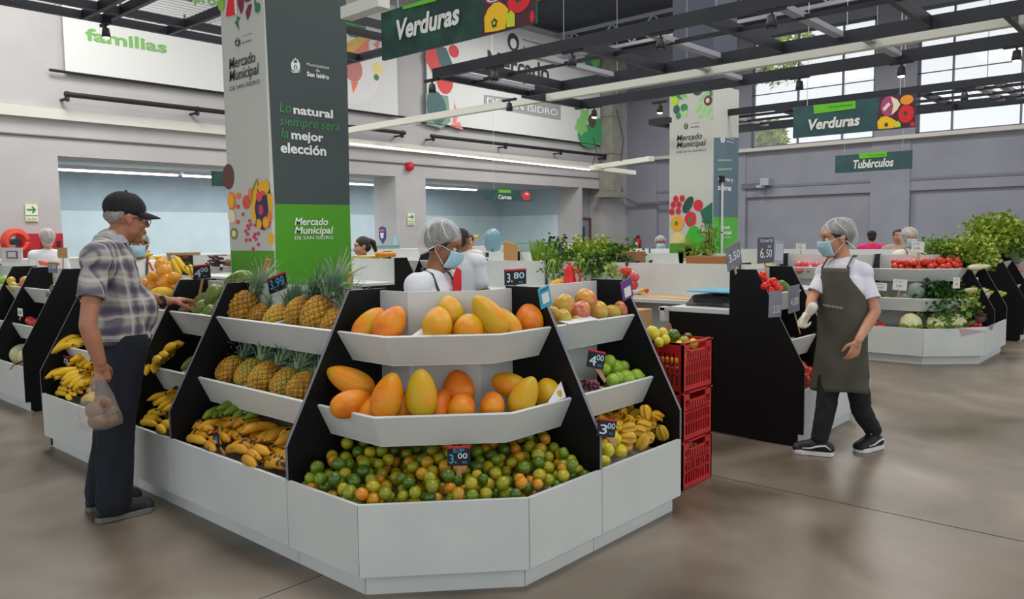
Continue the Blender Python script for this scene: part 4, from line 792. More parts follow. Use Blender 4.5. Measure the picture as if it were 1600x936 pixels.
# mangoes on the right stall
for i, (x, y, r, lb) in enumerate(((880, 477, 16.5, 'big pinkish mango at the left end of the mango tray'), (916, 468, 16.5, 'orange mango lying highest on the mango tray'), (907, 485, 14.5, 'yellow mango below the highest one'), (880, 497, 13.5, 'low orange mango at the front left of the mango tray'), (901, 500, 9, 'small reddish mango peeking out at the front'), (936, 486, 14.5, 'dull speckled mango in the middle of the mango tray'), (957, 488, 12.5, 'red orange mango right of the speckled one'), (973, 484, 13.5, 'green and red mango at the right end of the tray'), (865, 487, 8.5, 'small yellow green mango behind the blue tag'))):
    p = py(x, y, 2.40 if y > 480 else 2.45); D = (p-EYE).dot(FW); k = D/F; put('mango', MAN, p, img_axis(60*(-1)**i+i*7, .3), (r*2*k/.8, r*2*k/.85, r*2.25*k), lb, 'mango', 'mangoes on the right stall')
for i, (x, y, r) in enumerate(((962, 575, 13), (978, 592, 14), (994, 588, 11.5), (1006, 588, 9.5), (952, 564, 10), (974, 573, 9.5), (945, 577, 9.5), (957, 594, 10.5), (985, 578, 9), (966, 590, 9))):
    p = py(x, y, 2.27 if y > 585 else 2.36); D = (p-EYE).dot(FW); put('guava', GUA, p, img_axis(20*i-60, .5), r*2*D/F, ['big green guava on top of the pile with a deep dimple', 'biggest green guava at the front of its tray', 'green guava right of the biggest one', 'rightmost green guava on its tray', 'green guava highest at the back left', 'pale guava tucked behind the dimpled one', 'green guava at the left behind the price sign', 'low green guava at the front left corner', 'green guava at the back, half hidden by the pile', 'green guava low between the two biggest'][i], 'guava', 'green guavas')
# grapes
q = MB(); rr = random.Random(3); c = py(920, 602, 2.27)
for i in range(46):
    p = c+V((rr.uniform(-.055, .06), rr.uniform(-.03, .03), rr.uniform(-.03, .028))); q.ell(p, rr.uniform(.009, .012), 8, 6)
t = thing('grape_bunch', 'dark red bunch of grapes in the tray beside the guavas', 'grapes', c); part('berries', q, noisy('grape_red', [(.3, '#5c2432'), (.7, '#86404a')], 30, .35, coat=.2), t, smooth=True, kind='stuff'); part('stem', MB().tube([c+V((-.05, .02, .03)), c+V((-.02, .01, .03)), c+V((.03, 0, .01))], .003, 5), mat('#6a5a3a', .8, name='stem_brown'), t)
# pineapples
for i, (x, y, s, X, up, lb) in enumerate(((332, 577, 1.02, 2.12, .55, 'leftmost pineapple on the lower tray'), (360, 580, 1.02, 2.12, .5, 'second pineapple from the left on the lower tray'), (390, 586, 1.05, 2.13, .5, 'third pineapple from the left on the lower tray'), (413, 591, 1.05, 2.10, .55, 'fourth pineapple from the left, greener, lower tray'), (446, 600, 1.0, 2.12, .5, 'fifth pineapple from the left on the lower tray'), (473, 606, 1.0, 2.10, .5, 'rightmost pineapple on the lower tray, browner'),
        (378, 481, 1.16, 2.25, .7, 'big yellow pineapple at the left of the upper tray'), (362, 487, .8, 2.29, .5, 'pineapple half hidden behind the big left one, upper tray'), (405, 494, .85, 2.3, .5, 'greenish pineapple low at the back, upper tray'), (432, 500, .95, 2.22, .6, 'low pineapple at the middle of the upper tray'), (467, 489, 1.0, 2.25, .8, 'orange pineapple right of the middle, upper tray'), (495, 492, 1.12, 2.22, .9, 'green and yellow pineapple with upright crown, upper tray'), (521, 505, .9, 2.26, .6, 'pineapple cut off by the black divider, upper tray'))):
    p = px(x, y-2, X+.035); ax = V((.6, -.22+.1*((i*7) % 5-2), up+.12)); pineapple(p, ax, s*.95, lb, i)
# plantains and bananas
def bins(st, items, zf, lift=0):
    for (sx, d, dz, kind, nb, ang, lb, kw) in items:
        d = .26+(d-.1)*.72; dz = dz*.9+.04+lift; rr = random.Random(int(sx*1e3)+int(d*1e3)); p = st.at(sx, d, zf(d)+dz); g = (st.O[1]-st.O[0]).normalized(); inn = (st.I[0]-st.O[0]).normalized()
        dirv = (g*cos(radians(ang))+(-inn)*sin(radians(ang))); hand(kind, p, dirv+V((0, 0, -.16)), (rr.uniform(-.5, .5), rr.uniform(-.5, .5), 1), nb, lb, group='hands of fruit in the stall bins', **kw)
zb = lambda d: .335+.14*d
BN = 'plantain hand in the pineapple stall bin'
bins(sW1, [(.10, .20, .10, 'green', 4, 60, 'green plantain hand at the left end of the pineapple stall bin', {}), (.26, .22, .12, 'green', 4, 75, 'second green plantain hand from the left, pineapple stall bin', {}), (.40, .30, .12, 'green', 3, 100, 'small green and brown plantain hand behind, pineapple stall bin', {}),
    (.06, .12, .03, 'ripe', 3, 70, 'ripe yellow plantain hand below the green ones, left corner', {}), (.20, .12, .02, 'ripe', 4, 80, 'ripe yellow plantain hand under the second green one', {}), (.42, .18, .06, 'ripe', 5, 85, 'spotted plantain hand behind the leaning price tag', {}), (.56, .16, .06, 'ripe', 5, 110, 'bright spotted plantain hand right of the price tag', {}), (.70, .18, .06, 'ripe', 4, 80, 'spotted plantain hand at the middle right of the bin', {}),
    (.82, .2, .05, 'ripe', 5, 115, 'curved spotted plantain hand near the right end', {}), (.96, .18, .04, 'ripe', 5, 95, 'rightmost spotted plantain hand beside the black divider', {}), (1.04, .12, .0, 'ripe', 3, 100, 'small spotted plantain hand low in the right corner', {}), (.50, .40, .14, 'ripe', 5, 150, 'brownish plantain hand lying at the back left', {}), (.66, .42, .14, 'ripe', 5, 130, 'brownish plantain hand at the back middle of the bin', {}), (.84, .40, .13, 'green', 4, 100, 'green striped plantain hand at the back right', {}), (.98, .38, .10, 'ripe', 5, 90, 'spotted plantain hand at the back right corner', {}), (.34, .12, .0, 'ripe', 4, 95, 'spotted plantain hand low at the front left', {}), (.62, .10, -.01, 'ripe', 4, 85, 'spotted plantain hand pressed on the front panel, middle', {}), (.86, .09, -.02, 'ripe', 4, 85, 'spotted plantain hand pressed on the front panel, right', {})], zb)
bins(sW2, [(.12, .2, .06, 'yellow', 5, 85, 'yellow banana hand at the left of the narrow stall bin', {}), (.34, .2, .09, 'ripe', 5, 100, 'spotted banana hand at the right of the narrow stall bin', {}), (.46, .3, .1, 'ripe', 4, 95, 'spotted banana hand at the back of the narrow stall bin', {}), (.40, .12, .02, 'yellow', 4, 95, 'yellow banana hand low at the front of the narrow bin', {}), (.2, .12, .05, 'yellow', 5, 80, 'yellow banana hand at the front left of the narrow bin', {})], zb, .04)
bins(sW3, [(.10, .22, .13, 'yellow', 3, 55, 'long yellow banana hand hanging over the left end of the bin', {'s': 1.3}), (.26, .25, .13, 'yellow', 4, 75, 'yellow banana hand second from the left end of the bin', {'s': 1.3}), (.42, .25, .10, 'yellow', 5, 100, 'yellow banana hand just left of the plastic bag', {'s': 1.3}), (.22, .14, .05, 'yellow', 5, 80, 'ripe banana hand lower row at the left end', {}), (.42, .13, .03, 'yellow', 5, 95, 'ripe banana hand lower row beside the plastic bag', {}), (.62, .2, .06, 'yellow', 5, 95, 'banana hand hidden behind the plastic bag', {}), (.9, .2, .06, 'yellow', 5, 95, 'banana hand behind the jeans, left', {}), (1.2, .2, .06, 'yellow', 5, 95, 'banana hand behind the jeans, right', {}), (.05, .1, .04, 'yellow', 4, 60, 'yellow banana hand lowest at the left end of the bin', {'s': 1.3}), (.33, .1, .05, 'yellow', 5, 85, 'yellow banana hand in the middle of the lower row', {'s': 1.3}), (.5, .3, .14, 'yellow', 5, 100, 'top yellow banana hand right beside the bag', {'s': 1.3})], zb, .05)
for (st, xs, kd, nm) in ((sW1, (.02, .24, .44, .62, .80), 'ripe', 'pineapple stall'), (sW2, (.02, .26), 'yellow', 'narrow stall'), (sW3, (.04, .28, .52), 'yellow', 'left end stall')):
    g = (st.O[1]-st.O[0]).normalized(); inn = (st.I[0]-st.O[0]).normalized()
    for i, sx in enumerate(xs):
        for r_ in range(2): hand(kd, st.at(sx+.03+.06*r_, .10+.11*r_, .40+.035*r_), g+inn*(.12-.3*(i % 2))+V((0, 0, .02)), V((0, 0, 1))-inn*(.9-.3*(i % 3)), 3, '%s banana hand lying sideways in the %s row, %s bin' % (ORD[i], ['front', 'second'][r_], nm), group='hands of fruit in the stall bins', fan=.05)
# tray hands
p = px(246, 562, 2.06); hand('yellow', px(243, 546, 2.13), V((-.45, .15, -.75)), (-.9, -.2, .3), 7, 'fanned banana hand with its brown stalk up, tray by the man', fan=.32, s=.72, step=.016)
hand('yellow', px(258, 566, 2.10), V((-.1, -.8, .28)), (-.6, 0, 1), 4, 'long yellow banana hand lying right of the fanned one', s=1.15); hand('yellow', px(255, 548, 2.2), V((-.1, -.9, .2)), (-.3, 0, 1), 4, 'banana hand at the back of the tray by the man', s=.95); hand('yellow', px(240, 572, 2.06), V((-.5, -.7, -.25)), (-.3, 0, 1), 3, 'yellow banana hand low at the front of the tray')
hand('yellow', px(122, 524, 2.12), V((-.5, .2, -.45)), (-.2, 0, 1), 4, 'yellow banana hand on the tray left of the man, upper', fan=.25); hand('yellow', px(130, 538, 2.1), V((-.45, .5, -.2)), (-.2, 0, 1), 4, 'yellow banana hand on the tray left of the man, lower', fan=.2)
# ------------------------------------------------------------------ heaps
def heap(st, s0, s1, d0, d1, zf, n, r, pick, seed=1, shrink=1.0, layers=2, tilt=True):
    rr = random.Random(seed); pl = []; out = 0
    for lay in range(layers):
        tries = 0; cnt = 0
        while tries < 4000 and cnt < n/layers:
            tries += 1; s = rr.uniform(s0, s1); d = rr.uniform(d0, d1); q = st.at(s, d, 0); ra = r*rr.uniform(.86, 1.1)
            z = zf(s, d)+ra; ok = True; ns = 0
            for (c, rb) in pl:
                h2 = (c.x-q.x)**2+(c.y-q.y)**2; R2 = (ra+rb)*shrink
                if h2 < R2*R2:
                    z2 = c.z+sqrt(R2*R2-h2)
                    if z2 > z: z = z2; ns += 1
            lim = zf(s, d)+ra+(lay*1.35*r)+.1*r
            if z > lim: continue
            pl.append((V((q.x, q.y, z)), ra)); cnt += 1
            for_ = pick(rr, s, d, lay); name, me, lb, cat, grp, sc = for_
            ax = (rr.gauss(0, 1), rr.gauss(0, 1), rr.gauss(0, 1)) if tilt else (rr.gauss(0, .3), rr.gauss(0, .3), 1)
            put(name, me, (q.x, q.y, z), ax, tuple(2*ra*k for k in sc), lb, cat, grp); out += 1
    return out
def pk_lime(rr, s, d, lay):
    x = rr.random(); left = max(0, 1-s/1.0)
    k = 'orange' if x < .16+.14*left else 'green' if x < .62 else 'yellow-green'
    return 'mandarin', rr.choice(LIMM[k]), 'small %s mandarin in the heap in the bottom bin of the corner stall' % k, 'mandarin', '%s mandarins in the corner bin' % k, (1, 1, .93)
Lc = sCorner.len[-1]
heap(sCorner, .04, Lc-.04, .05, .49, lambda s, d: .315+.14*d+.09*abs((s-Lc/2)/(Lc/2))**1.5*max(0, d-.1)/.3+.02*sin(9*s), 300, .0275, pk_lime, 5, .97, layers=3)
heap(sS1, .10, .66, .08, .46, lambda s, d: .33+.22*d+.06*s, 95, .034, lambda rr, s, d, l: ('star_fruit', STAR, 'ribbed yellow orange star fruit in the bin of the mango stall', 'star fruit', 'star fruit in the right bin', (1, 1, 1.15)) if s > .28 or d > .3 else ('lemon', LEM, 'round yellow lime at the left front of the star fruit bin', 'lime', 'yellow limes in the star fruit bin', (1, 1, 1)), 8, .86, layers=3)
# crate fruit
CF = [(1020, 522, 12.5, LEM, 'yellow'), (1036, 521, 9, LEM, 'yellow'), (1052, 525, 10.5, LIMM['green'][0], 'bright green'), (1069, 534, 8.5, LIMM['yellow-green'][0], 'yellow green'), (1084, 537, 8.5, LEM, 'yellow'), (1040, 531, 8, LEM, 'yellow'), (1061, 539, 7, LEM, 'yellow'), (1094, 537, 6, LEM, 'yellow'), (1030, 535, 8, LEM, 'yellow'), (1075, 527, 7, LIMM['green'][1], 'green')]
for i, (x, y, r, me, cn) in enumerate(CF):
    p = py(x, y, 2.32 if y > 530 else 2.42); D = (p-EYE).dot(FW); put('lime', me, p, (.3*i % 1, .5, 1), 2*r*D/F, ['big %s lime at the left end of the top red crate', 'small %s lime behind the big one in the top crate', '%s lime sitting highest in the top crate', '%s lime right of the highest one in the crate', '%s lime near the right end of the crate', 'low %s lime at the front of the crate', 'low %s lime below the rim of the crate, middle', 'small %s lime in the right corner of the crate', 'low %s lime at the front left of the crate', 'small %s lime at the back of the crate'][i] % cn, 'lime', 'limes in the top red crate')
heap_pts = [(3.95+.06*i, 2.32+.062*j, .72+.01*((i*3+j) % 3)) for i in range(4) for j in range(7)]
for k, p in enumerate(heap_pts): put('lime', LEM, p, (k % 3-1, .4, 1), .062, 'yellow lime below the top layer in the top red crate', 'lime', 'under layer of limes in the top crate')
single('crate_liner', MB().box((3.9, 2.24, .58), (4.18, 2.73, .69)), mat('#8a6a4a', .9, name='cardboard_liner'), 'cardboard liner under the limes in the top red crate', 'cardboard')
single('cardboard_scrap', MB().slab([py(1030, 515, 2.6), py(1048, 505, 2.6), py(1052, 519, 2.55), py(1040, 524, 2.55)], (.0, .01, 0)), mat('#6f4a35', .8, name='dark_cardboard'), 'brown scrap standing among the limes in the crate', 'cardboard')
# narrow stall: green mangoes, roots
for (x, y, L, r, a, X, lb) in ((334, 462, 34, 14, 25, 2.30, 'big green mango at the right end of the narrow stall tray'), (314, 480, 28, 10.5, 65, 2.24, 'green mango lying left in front on the narrow tray'), (327, 488, 24, 10, 40, 2.20, 'green mango lowest in front on the narrow tray'), (318, 467, 30, 9.5, 70, 2.32, 'olive mango at the back of the narrow tray'), (345, 478, 26, 10, 30, 2.25, 'green mango beside the black divider, narrow tray')):
    p = px(x, y, X); k = (p-EYE).dot(FW)/F; put('green_mango', MANGm, p, img_axis(a, .2), (r*2*k/.72, r*2*k/.72, L*k*1.1), lb, 'mango', 'green mangoes on the narrow tray')
for (x, y, L, r, a, lb) in ((278, 487, 34, 6.5, 80, 'brown root lying at the left of the narrow tray'), (291, 482, 30, 6, 65, 'brown root behind, under the reaching hand'), (285, 491, 26, 5.5, 95, 'small brown root at the front of the narrow tray')):
    p = px(x, y, 2.22); k = (p-EYE).dot(FW)/F; put('root_vegetable', POT, p, img_axis(a), (r*2*k/.6, r*2*k/.6, L*k), lb, 'root', 'brown roots on the narrow tray')
p = px(264, 591, 2.06); k = (p-EYE).dot(FW)/F
put('green_mango', MANGm, px(296, 568, 2.12), img_axis(50), (.08, .08, .12), 'dark green mango at the end of the banana tray', 'mango')
put('papaya', MANGm, px(373, 438.5, 2.42), img_axis(72), (.16, .16, .175), 'greenish papaya lying on top beside the black divider', 'papaya')
# oranges and melons behind the man's arm
for i, (x, y, r, lb) in enumerate(((239, 433, 9.5, 'orange second from the top in the pile left of the chalk price'), (241, 448, 10, 'orange low in the front of the pile behind the arm'), (262, 440, 12.5, 'largest orange in the pile behind the arm'), (257, 424, 11.5, 'orange on top of the pile, left part'), (228, 443, 8, 'orange at the left of the pile behind the arm'), (272, 434, 9, 'orange at the right of the pile'), (229, 456, 8, 'low orange at the far left of the pile'), (252, 414, 10, 'highest orange of the pile'), (266, 452, 9, 'orange hidden behind the wrist'))):
    p = px(x, y, 2.27); k = (p-EYE).dot(FW)/F; put('orange', ORA, p, img_axis(30*i), 2*r*k, lb, 'orange', 'oranges in the pile behind the arm')
p = px(252, 460, 2.2); k = (p-EYE).dot(FW)/F; put('yellow_melon', MELY, p, img_axis(85), (.12, .12, .15), 'yellow melon just above the outstretched forearm', 'melon')
heap(sW3, .75, 1.35, .30, .5, lambda s, d: .93, 22, .038, lambda rr, s, d, l: ('orange', ORA, 'orange in the top tray hidden behind the man', 'orange', 'oranges behind the man', (1, 1, 1)), 4, .95, 2)
# far left ring
for (st, s0, s1, d0, d1, z, n, r, me, nm, lb, seed) in ((sD[0], .45, .75, .30, .50, .95, 9, .04, LIMM['green'][0], 'avocado', 'small green avocado on the top tray at the left edge', 1), (sD[1], .06, .5, .30, .5, .96, 9, .055, MAN, 'mango', 'orange mango on a top tray at the far left', 2), (sD[2], .4, 1.05, .30, .5, .95, 14, .045, GUA, 'guava', 'yellow green guava on the top tray at the far left edge', 3), (sD[0], .1, .7, .25, .48, .63, 20, .042, TOM, 'tomato', 'red tomato on the middle tray at the far left', 4), (sD[1], .1, .5, .25, .48, .63, 12, .045, MAN, 'mango', 'orange mango on the middle tray at the far left', 5)):
    heap(st, s0, s1, d0, d1, lambda s, d, z=z: z, n, r, lambda rr, s, d, l: (nm, me, lb, nm, nm+'s in the far left ring', (1, 1, 1)), seed, .95)
for i, (sx, r, lb) in enumerate(((.62, .1, 'pale melon at the right end of the bottom bin, far left'), (.38, .12, 'tan melon in the bottom bin, far left'), (.12, .11, 'pale melon hidden at the frame edge, far left'))): put('melon', MELP, sD[0].at(sx, .2, .42), (1, .3, .2), r*2.0, lb, 'melon', 'melons in the far left bin')
single('cardboard_flap', MB().slab([sD[0].at(.6, -.01, .40), sD[0].at(.45, -.01, .33), sD[0].at(.43, .1, .41), sD[0].at(.7, .12, .47)], (0, 0, .004)), mat('#b98f55', .8, name='tan_card'), 'tan cardboard flap hanging over the melon bin, far left', 'cardboard')
# pepper/tomato stall
PEP = blob('red_pepper', 1, .45, mat('#e0281c', .2, name='pepper_red'), ribs=.1, dimple=.2, taper=.08)
for i, (x, y, r, lb) in enumerate(((1191, 433, 9, 'topmost red pepper left of the black divider'), (1207, 443, 9.5, 'red pepper in the middle beside the wooden stick'), (1214, 452, 9.5, 'big red pepper at the front of its tray'), (1196, 447, 8, 'red pepper low at the left, near the panel edge'), (1203, 456, 8, 'red pepper lowest at the tray rim'))):
    p = py(x, y, 2.33+.03*(i < 2)); k = (p-EYE).dot(FW)/F; put('red_pepper', PEP, p, img_axis(40*i-50, .4), 2*r*k, lb, 'pepper', 'red peppers on the black end stall')
p = py(1226, 448, 2.36); put('green_mango', MANGm, p, img_axis(-50), (.09, .09, .12), 'olive squash beside the red peppers', 'squash')
heap(sB1, .05, .28, .24, .46, lambda s, d: .60, 10, .03, lambda rr, s, d, l: ('lemon', LEM, 'yellow lemon in the middle tray of the black end stall', 'lemon', 'lemons in the black end stall', (1, 1, 1)), 2, .95)
heap(sB1, .33, .56, .24, .46, lambda s, d: .60, 9, .03, lambda rr, s, d, l: ('lime', LIMM['green'][0], 'green lime in the middle tray of the black end stall', 'lime', 'limes in the black end stall', (1, 1, 1)), 3, .95)
heap(sB1, .05, .56, .05, .45, lambda s, d: .36+.2*d, 40, .035, lambda rr, s, d, l: ('tomato', TOM, 'orange red tomato in the bottom bin of the black end stall', 'tomato', 'tomatoes in the black end stall', (1, 1, .9)), 5, .95)
# right ring
LcC = sCc.len[-1]
heap(sCc, .30, LcC-.1, .335, .5, lambda s, d: .95+.02*s, 100, .036, lambda rr, s, d, l: ('tomato', TOM, 'red tomato in the long row on the top tray of the right corner stall', 'tomato', 'tomatoes on the right corner stall', (1, 1, .85)), 7, .95, layers=3)
heap(sCw[0], .2, .8, .30, .5, lambda s, d: .94, 26, .045, lambda rr, s, d, l: ('tomato', TOMPk, 'pink tomato on the tray behind the worker', 'tomato', 'pink tomatoes behind the worker', (1, 1, .85)), 9, .95, layers=2)
for i in range(5): put('long_melon', MELG, sCw[1].at(.42+.13*i, .40+.02*(i % 2), .985), (.2, 1, .1), .26, ['leftmost long green squash on the tray behind the worker', 'second long green squash on that tray', 'third long green squash on that tray', 'fourth long green squash, by the worker', 'fifth long green squash, at the worker shoulder'][i], 'squash', 'long squashes left of the worker')
heap(sCw[1], .2, 1.0, .22, .46, lambda s, d: .61, 30, .045, lambda rr, s, d, l: ('tomato', TOMPk, 'pink tomato on the middle tray left of the worker', 'tomato', 'pink tomatoes on the middle tray', (1, 1, .85)), 10, .95)
# leafy things
def fronds(name, lb, cat, base, spread, h, n, leafm, stemm, stem_h=.4, leaf=.03, dirv=(0, 0, 1), seed=1, per=14, fl=.9, group=None, droop=.0):
    rr = random.Random(seed); base = V(base); t = thing(name, lb, cat, base, group); st = MB(); lf = MB(); D_ = V(dirv).normalized()
    for i in range(n):
        a = rr.uniform(0, 2*pi); r = sqrt(rr.random()); o = base+V((cos(a)*spread*.25*r, sin(a)*spread*.25*r, 0)); tip = base+D_*h*rr.uniform(.75, 1.05)+V((cos(a)*spread*r, sin(a)*spread*r, -droop*r*h)); mid = o.lerp(tip, .5)+V((0, 0, .03))
        st.tube([o, mid, tip], [.006, .004, .002], 5, caps=False)
        for k in range(per):
            q = stem_h+(1-stem_h)*rr.random(); p = o.lerp(tip, q)+V((rr.gauss(0, 1), rr.gauss(0, 1), rr.gauss(0, 1)))*leaf*fl
            d = V((rr.gauss(0, 1), rr.gauss(0, 1), rr.gauss(0, .7))).normalized(); u = d.orthogonal().normalized(); s_ = leaf*rr.uniform(.6, 1.2); w = d.cross(u)*s_*.42
            lf.add([p, p+d*s_*.5+w+u*s_*.12, p+d*s_, p+d*s_*.5-w+u*s_*.12, p+d*s_*.5-u*s_*.05], [(0, 4, 1), (1, 4, 2), (2, 4, 3), (3, 4, 0)])
    part('stems', st, stemm, t, smooth=True); part('leaves', lf, leafm, t); return t
PALES = mat('#b9cc5c', .5, name='pale_stem')
# herbs over the back panel in the middle
for i, (x, y, sp, h, dz, lm, lb) in enumerate(((858, 400, .14, .10, .9, GREENM, 'leftmost small bunch of herbs hanging over the back panel'), (895, 388, .20, .16, .3, GREENY, 'yellow green herb bunch left of the middle on the back panel'), (925, 388, .20, .17, .3, GREENY, 'highest yellow green herb bunch behind the red jug'), (950, 392, .20, .12, .6, GREENM, 'herb bunch at the right end of the back panel'), (905, 398, .14, .08, .8, GREENM, 'herb bunch drooping over the panel above the red jug'), (938, 398, .16, .05, 1.0, GREENL, 'dark herb bunch drooping over the panel, right'), (845, 392, .10, .14, .2, GREENL, 'dark leafy bunch standing left of the herbs'))):
    p = pz(x, y+8, 1.19); p.x += .25; p.z = 1.0; fronds('herb_bunch', lb, 'herbs', p, sp*1.25, h+.24, 32, lm, PALES, .55, .06, seed=i, per=12, group='herb bunches over the back panel', droop=dz*.6)
for i_, (x_, y_, n_, m__, lb_) in enumerate(((868, 405, 16, GREENM, 'leafy herbs spilling over the panel left of the jug'), (908, 405, 14, GREENM, 'leafy herbs spilling over the panel behind the jug'), (932, 403, 18, GREENL, 'dark leafy herbs spilling over the panel right of the jug'))): fronds('herb_bunch', lb_, 'herbs', px(x_, y_, 6.14), .13, .13, n_, m__, PALES, .1, .05, dirv=(-.25, -.1, -1), seed=60+i_, per=9)
c = px(955, 412, 6.14); fronds('herb_bunch', 'trailing sprigs hanging down the panel right of the red jug', 'herbs', c, .07, .17, 8, GREENY, PALES, .1, .035, dirv=(-.1, -.1, -1), seed=22, per=10)
c = px(930, 412, 6.14); fronds('herb_bunch', 'sprigs hanging down the panel above the red jug', 'herbs', c, .05, .14, 6, GREENM, PALES, .1, .035, dirv=(-.1, 0, -1), seed=23, per=10)
for i, (x, lb) in enumerate(((832, 'left leek bunch behind the back panel'), (850, 'right leek bunch behind the back panel'))):
    q = MB(); p = pz(x, 402, 1.2); rr = random.Random(i)
    t = thing('leek_bunch', lb, 'leeks', p+V((.3, .2, -.1)), 'leeks behind the panel'); b0 = p+V((.3, .2, 0)); b0.z = .965
    for k in range(12):
        d = V((rr.uniform(-.25, .25), rr.uniform(-.3, .3), 1)); q.slab([b0+d*.0+V((0, -.012, 0)), b0+V((0, .012, 0)), b0+d*.3+V((0, .016, 0)), b0+d*.44, b0+d*.3+V((0, -.016, 0))], (.003, 0, 0))
    part('leaves', q, GREENM, t)
q = MB(); c = pz(865, 402, 1.2)+V((.4, .3, .02)); leaf_ball(q, c, .1, 260, .03, rng=random.Random(5)); single('kale_head', q, noisy('kale_blue', [(.3, '#20323c'), (.7, '#3a5058')], 9, .6), 'dark blue green kale head behind the herbs', 'kale')
# spiky leeks and box near the far pillar
for i, (x, y0, h, w, lb) in enumerate(((1049, 409, .19, .028, 'thin green leek leaves left of the far pillar base'), (1061, 409, .25, .035, 'tall pointed leek leaves before the far pillar'),)):
    p = pz(x, y0, 1.19)+V((.35, .1, -.05)); q = MB()
    for k in range(5): d = V((0, (-.35+.18*k)*.6, 1)).normalized(); q.slab([p+V((0, -w*.6, 0)), p+V((0, w*.6, 0)), p+d*h*.7+V((0, w*.4, 0)), p+d*h*(1.3-.12*abs(k-2)), p+d*h*.6+V((0, -w*.5, 0))], (.004, 0, 0))
    single('leek_leaves', q, GREENM, lb, 'leeks')
p = pz(1085, 409, 1.19)+V((.30, .0, 0)); cbox('low brown cardboard box of herbs before the far pillar', p.x-.1, p.y-.16, 1.0, p.x+.15, p.y+.2, 1.235, '#a8703e'); fronds('herb_bunch', 'pointed herb bunch standing in the cardboard box', 'herbs', (p.x+.05, p.y+.03, 1.2), .07, .34, 24, GREENM, PALES, .2, .03, seed=9, per=16); fronds('herb_bunch', 'low pale herb bunch in the cardboard box', 'herbs', (p.x+.05, p.y+.22, 1.2), .1, .12, 14, GREENY, PALES, .2, .03, seed=10, per=12)
p = pz(962, 404, 1.19)+V((.25, 0, 0)); cbox('open cardboard box under the herbs at the right end of the panel', p.x-.05, p.y-.12, 1.0, p.x+.15, p.y+.06, 1.26, '#9c6f47')
# right ring greens
fronds('celery_bunch', 'big celery bunch lying on the top of the right ring stall', 'celery', (10.35, 1.96, 1.03), .22, .45, 40, GREENY, PALES, .45, .065, dirv=(-.62, .62, .62), seed=31, per=30)
fronds('celery_bunch', 'darker celery leaves left of the big bunch, top tray', 'celery', (10.1, 2.35, 1.13), .16, .22, 24, GREENM, PALES, .3, .05, dirv=(-.4, .6, .7), seed=32, per=24)
fronds('celery_bunch', 'leafy celery heap over the black end panel, right edge', 'celery', (12.1, 2.2, 1.2), .30, .32, 54, GREENY, PALES, .25, .08, dirv=(-.1, .1, 1), seed=33, per=32)
fronds('celery_bunch', 'drooping celery leaves at the right edge of the picture', 'celery', (12.05, 1.95, 1.28), .2, .15, 30, GREENM, PALES, .25, .06, dirv=(.2, -.3, -.3), seed=34, per=30)
fronds('spinach_bunch', 'dark spinach bunch hanging over the middle tray', 'spinach', sCc.at(.95, .36, .70), .17, .12, 40, GREENL, PALES, .15, .075, dirv=(-.9, -.5, -.3), seed=35, per=16)
fronds('spinach_bunch', 'dark leafy bunch right of the spinach, middle tray', 'spinach', sCc.at(1.12, .38, .72), .15, .10, 30, GREENL, PALES, .15, .07, dirv=(-.6, -.6, -.1), seed=36, per=16)
fronds('scallion_bunch', 'pale stemmed greens fanning right on the middle tray', 'scallions', sCc.at(1.32, .38, .72), .17, .17, 40, GREENY, PALES, .35, .055, dirv=(-.4, -.9, -.35), seed=37, per=12)
for i, (sx, d, r, lb) in enumerate(((.55, .24, .105, 'leftmost cauliflower in the bottom bin'), (.92, .24, .1, 'middle cauliflower among green leaves'), (1.2, .24, .1, 'rightmost cauliflower, beside the radishes'))):
    c = sCc.at(sx, d, .42); t = thing('cauliflower', lb, 'cauliflower', c, 'cauliflowers in the right corner bin'); q = MB(); rr = random.Random(i)
    for k in range(60):
        a = k*2.4; th = acos_(1-k/60*1.1); q.ell(c+V((sin(th)*cos(a), sin(th)*sin(a), cos(th)))*r*.8, r*.3, 8, 6)
    part('curd', q, noisy('curd', [(.3, '#e4e0a8'), (.7, '#f2eec8')], 12, .7), t, smooth=True); q = MB()
    for k in range(7):
        a = 2*pi*k/7; d_ = V((cos(a), sin(a), 0)); s_ = V((-sin(a), cos(a), 0)); b0 = c+d_*r*.5+V((0, 0, -r*.8)); q.slab([b0-s_*.03, b0+s_*.03, c+d_*r*1.1+s_*.05-V((0, 0, .03)), c+d_*r*1.2-V((0, 0, .0)), c+d_*r*1.1-s_*.05-V((0, 0, .03))], (0, 0, .004))
    part('leaf', q, GREENY, t)
fronds('chard_bunch', 'green leaves spread between the cauliflowers', 'chard', sCc.at(1.0, .25, .46), .2, .08, 9, GREENM, PALES, .1, .08, dirv=(-.3, -.3, .5), seed=38, per=8)
fronds('radish_leaves', 'green radish leaves behind the cauliflowers', 'leaves', sCc.at(1.38, .3, .46), .2, .14, 26, GREENL, PALES, .1, .06, dirv=(.2, .2, .6), seed=39, per=14)
RAD = blob('radish', 1, .5, mat('#b8283f', .4, name='radish_red'), rings=10, n=12, nose=.2); BEET = blob('beet', 1, .5, noisy('beet_skin', [(.3, '#4a2a2c'), (.7, '#6b4440')], 10, .8), rings=10, n=12, nose=.2)
heap(sCc, 1.30, 1.44, .06, .2, lambda s, d: .36, 16, .022, lambda rr, s, d, l: ('radish', RAD, 'small red radish in the bunch at the bottom bin', 'radish', 'radishes in the right corner bin', (1, 1, 1)), 12, .9)
heap(sCc, 1.48, 1.78, .1, .45, lambda s, d: .38+.3*d, 34, .045, lambda rr, s, d, l: ('beet', BEET, 'dark brown beet in the heap right of the radishes', 'beet', 'beets in the right corner bin', (1, 1, 1)), 13, .9)
q = MB()
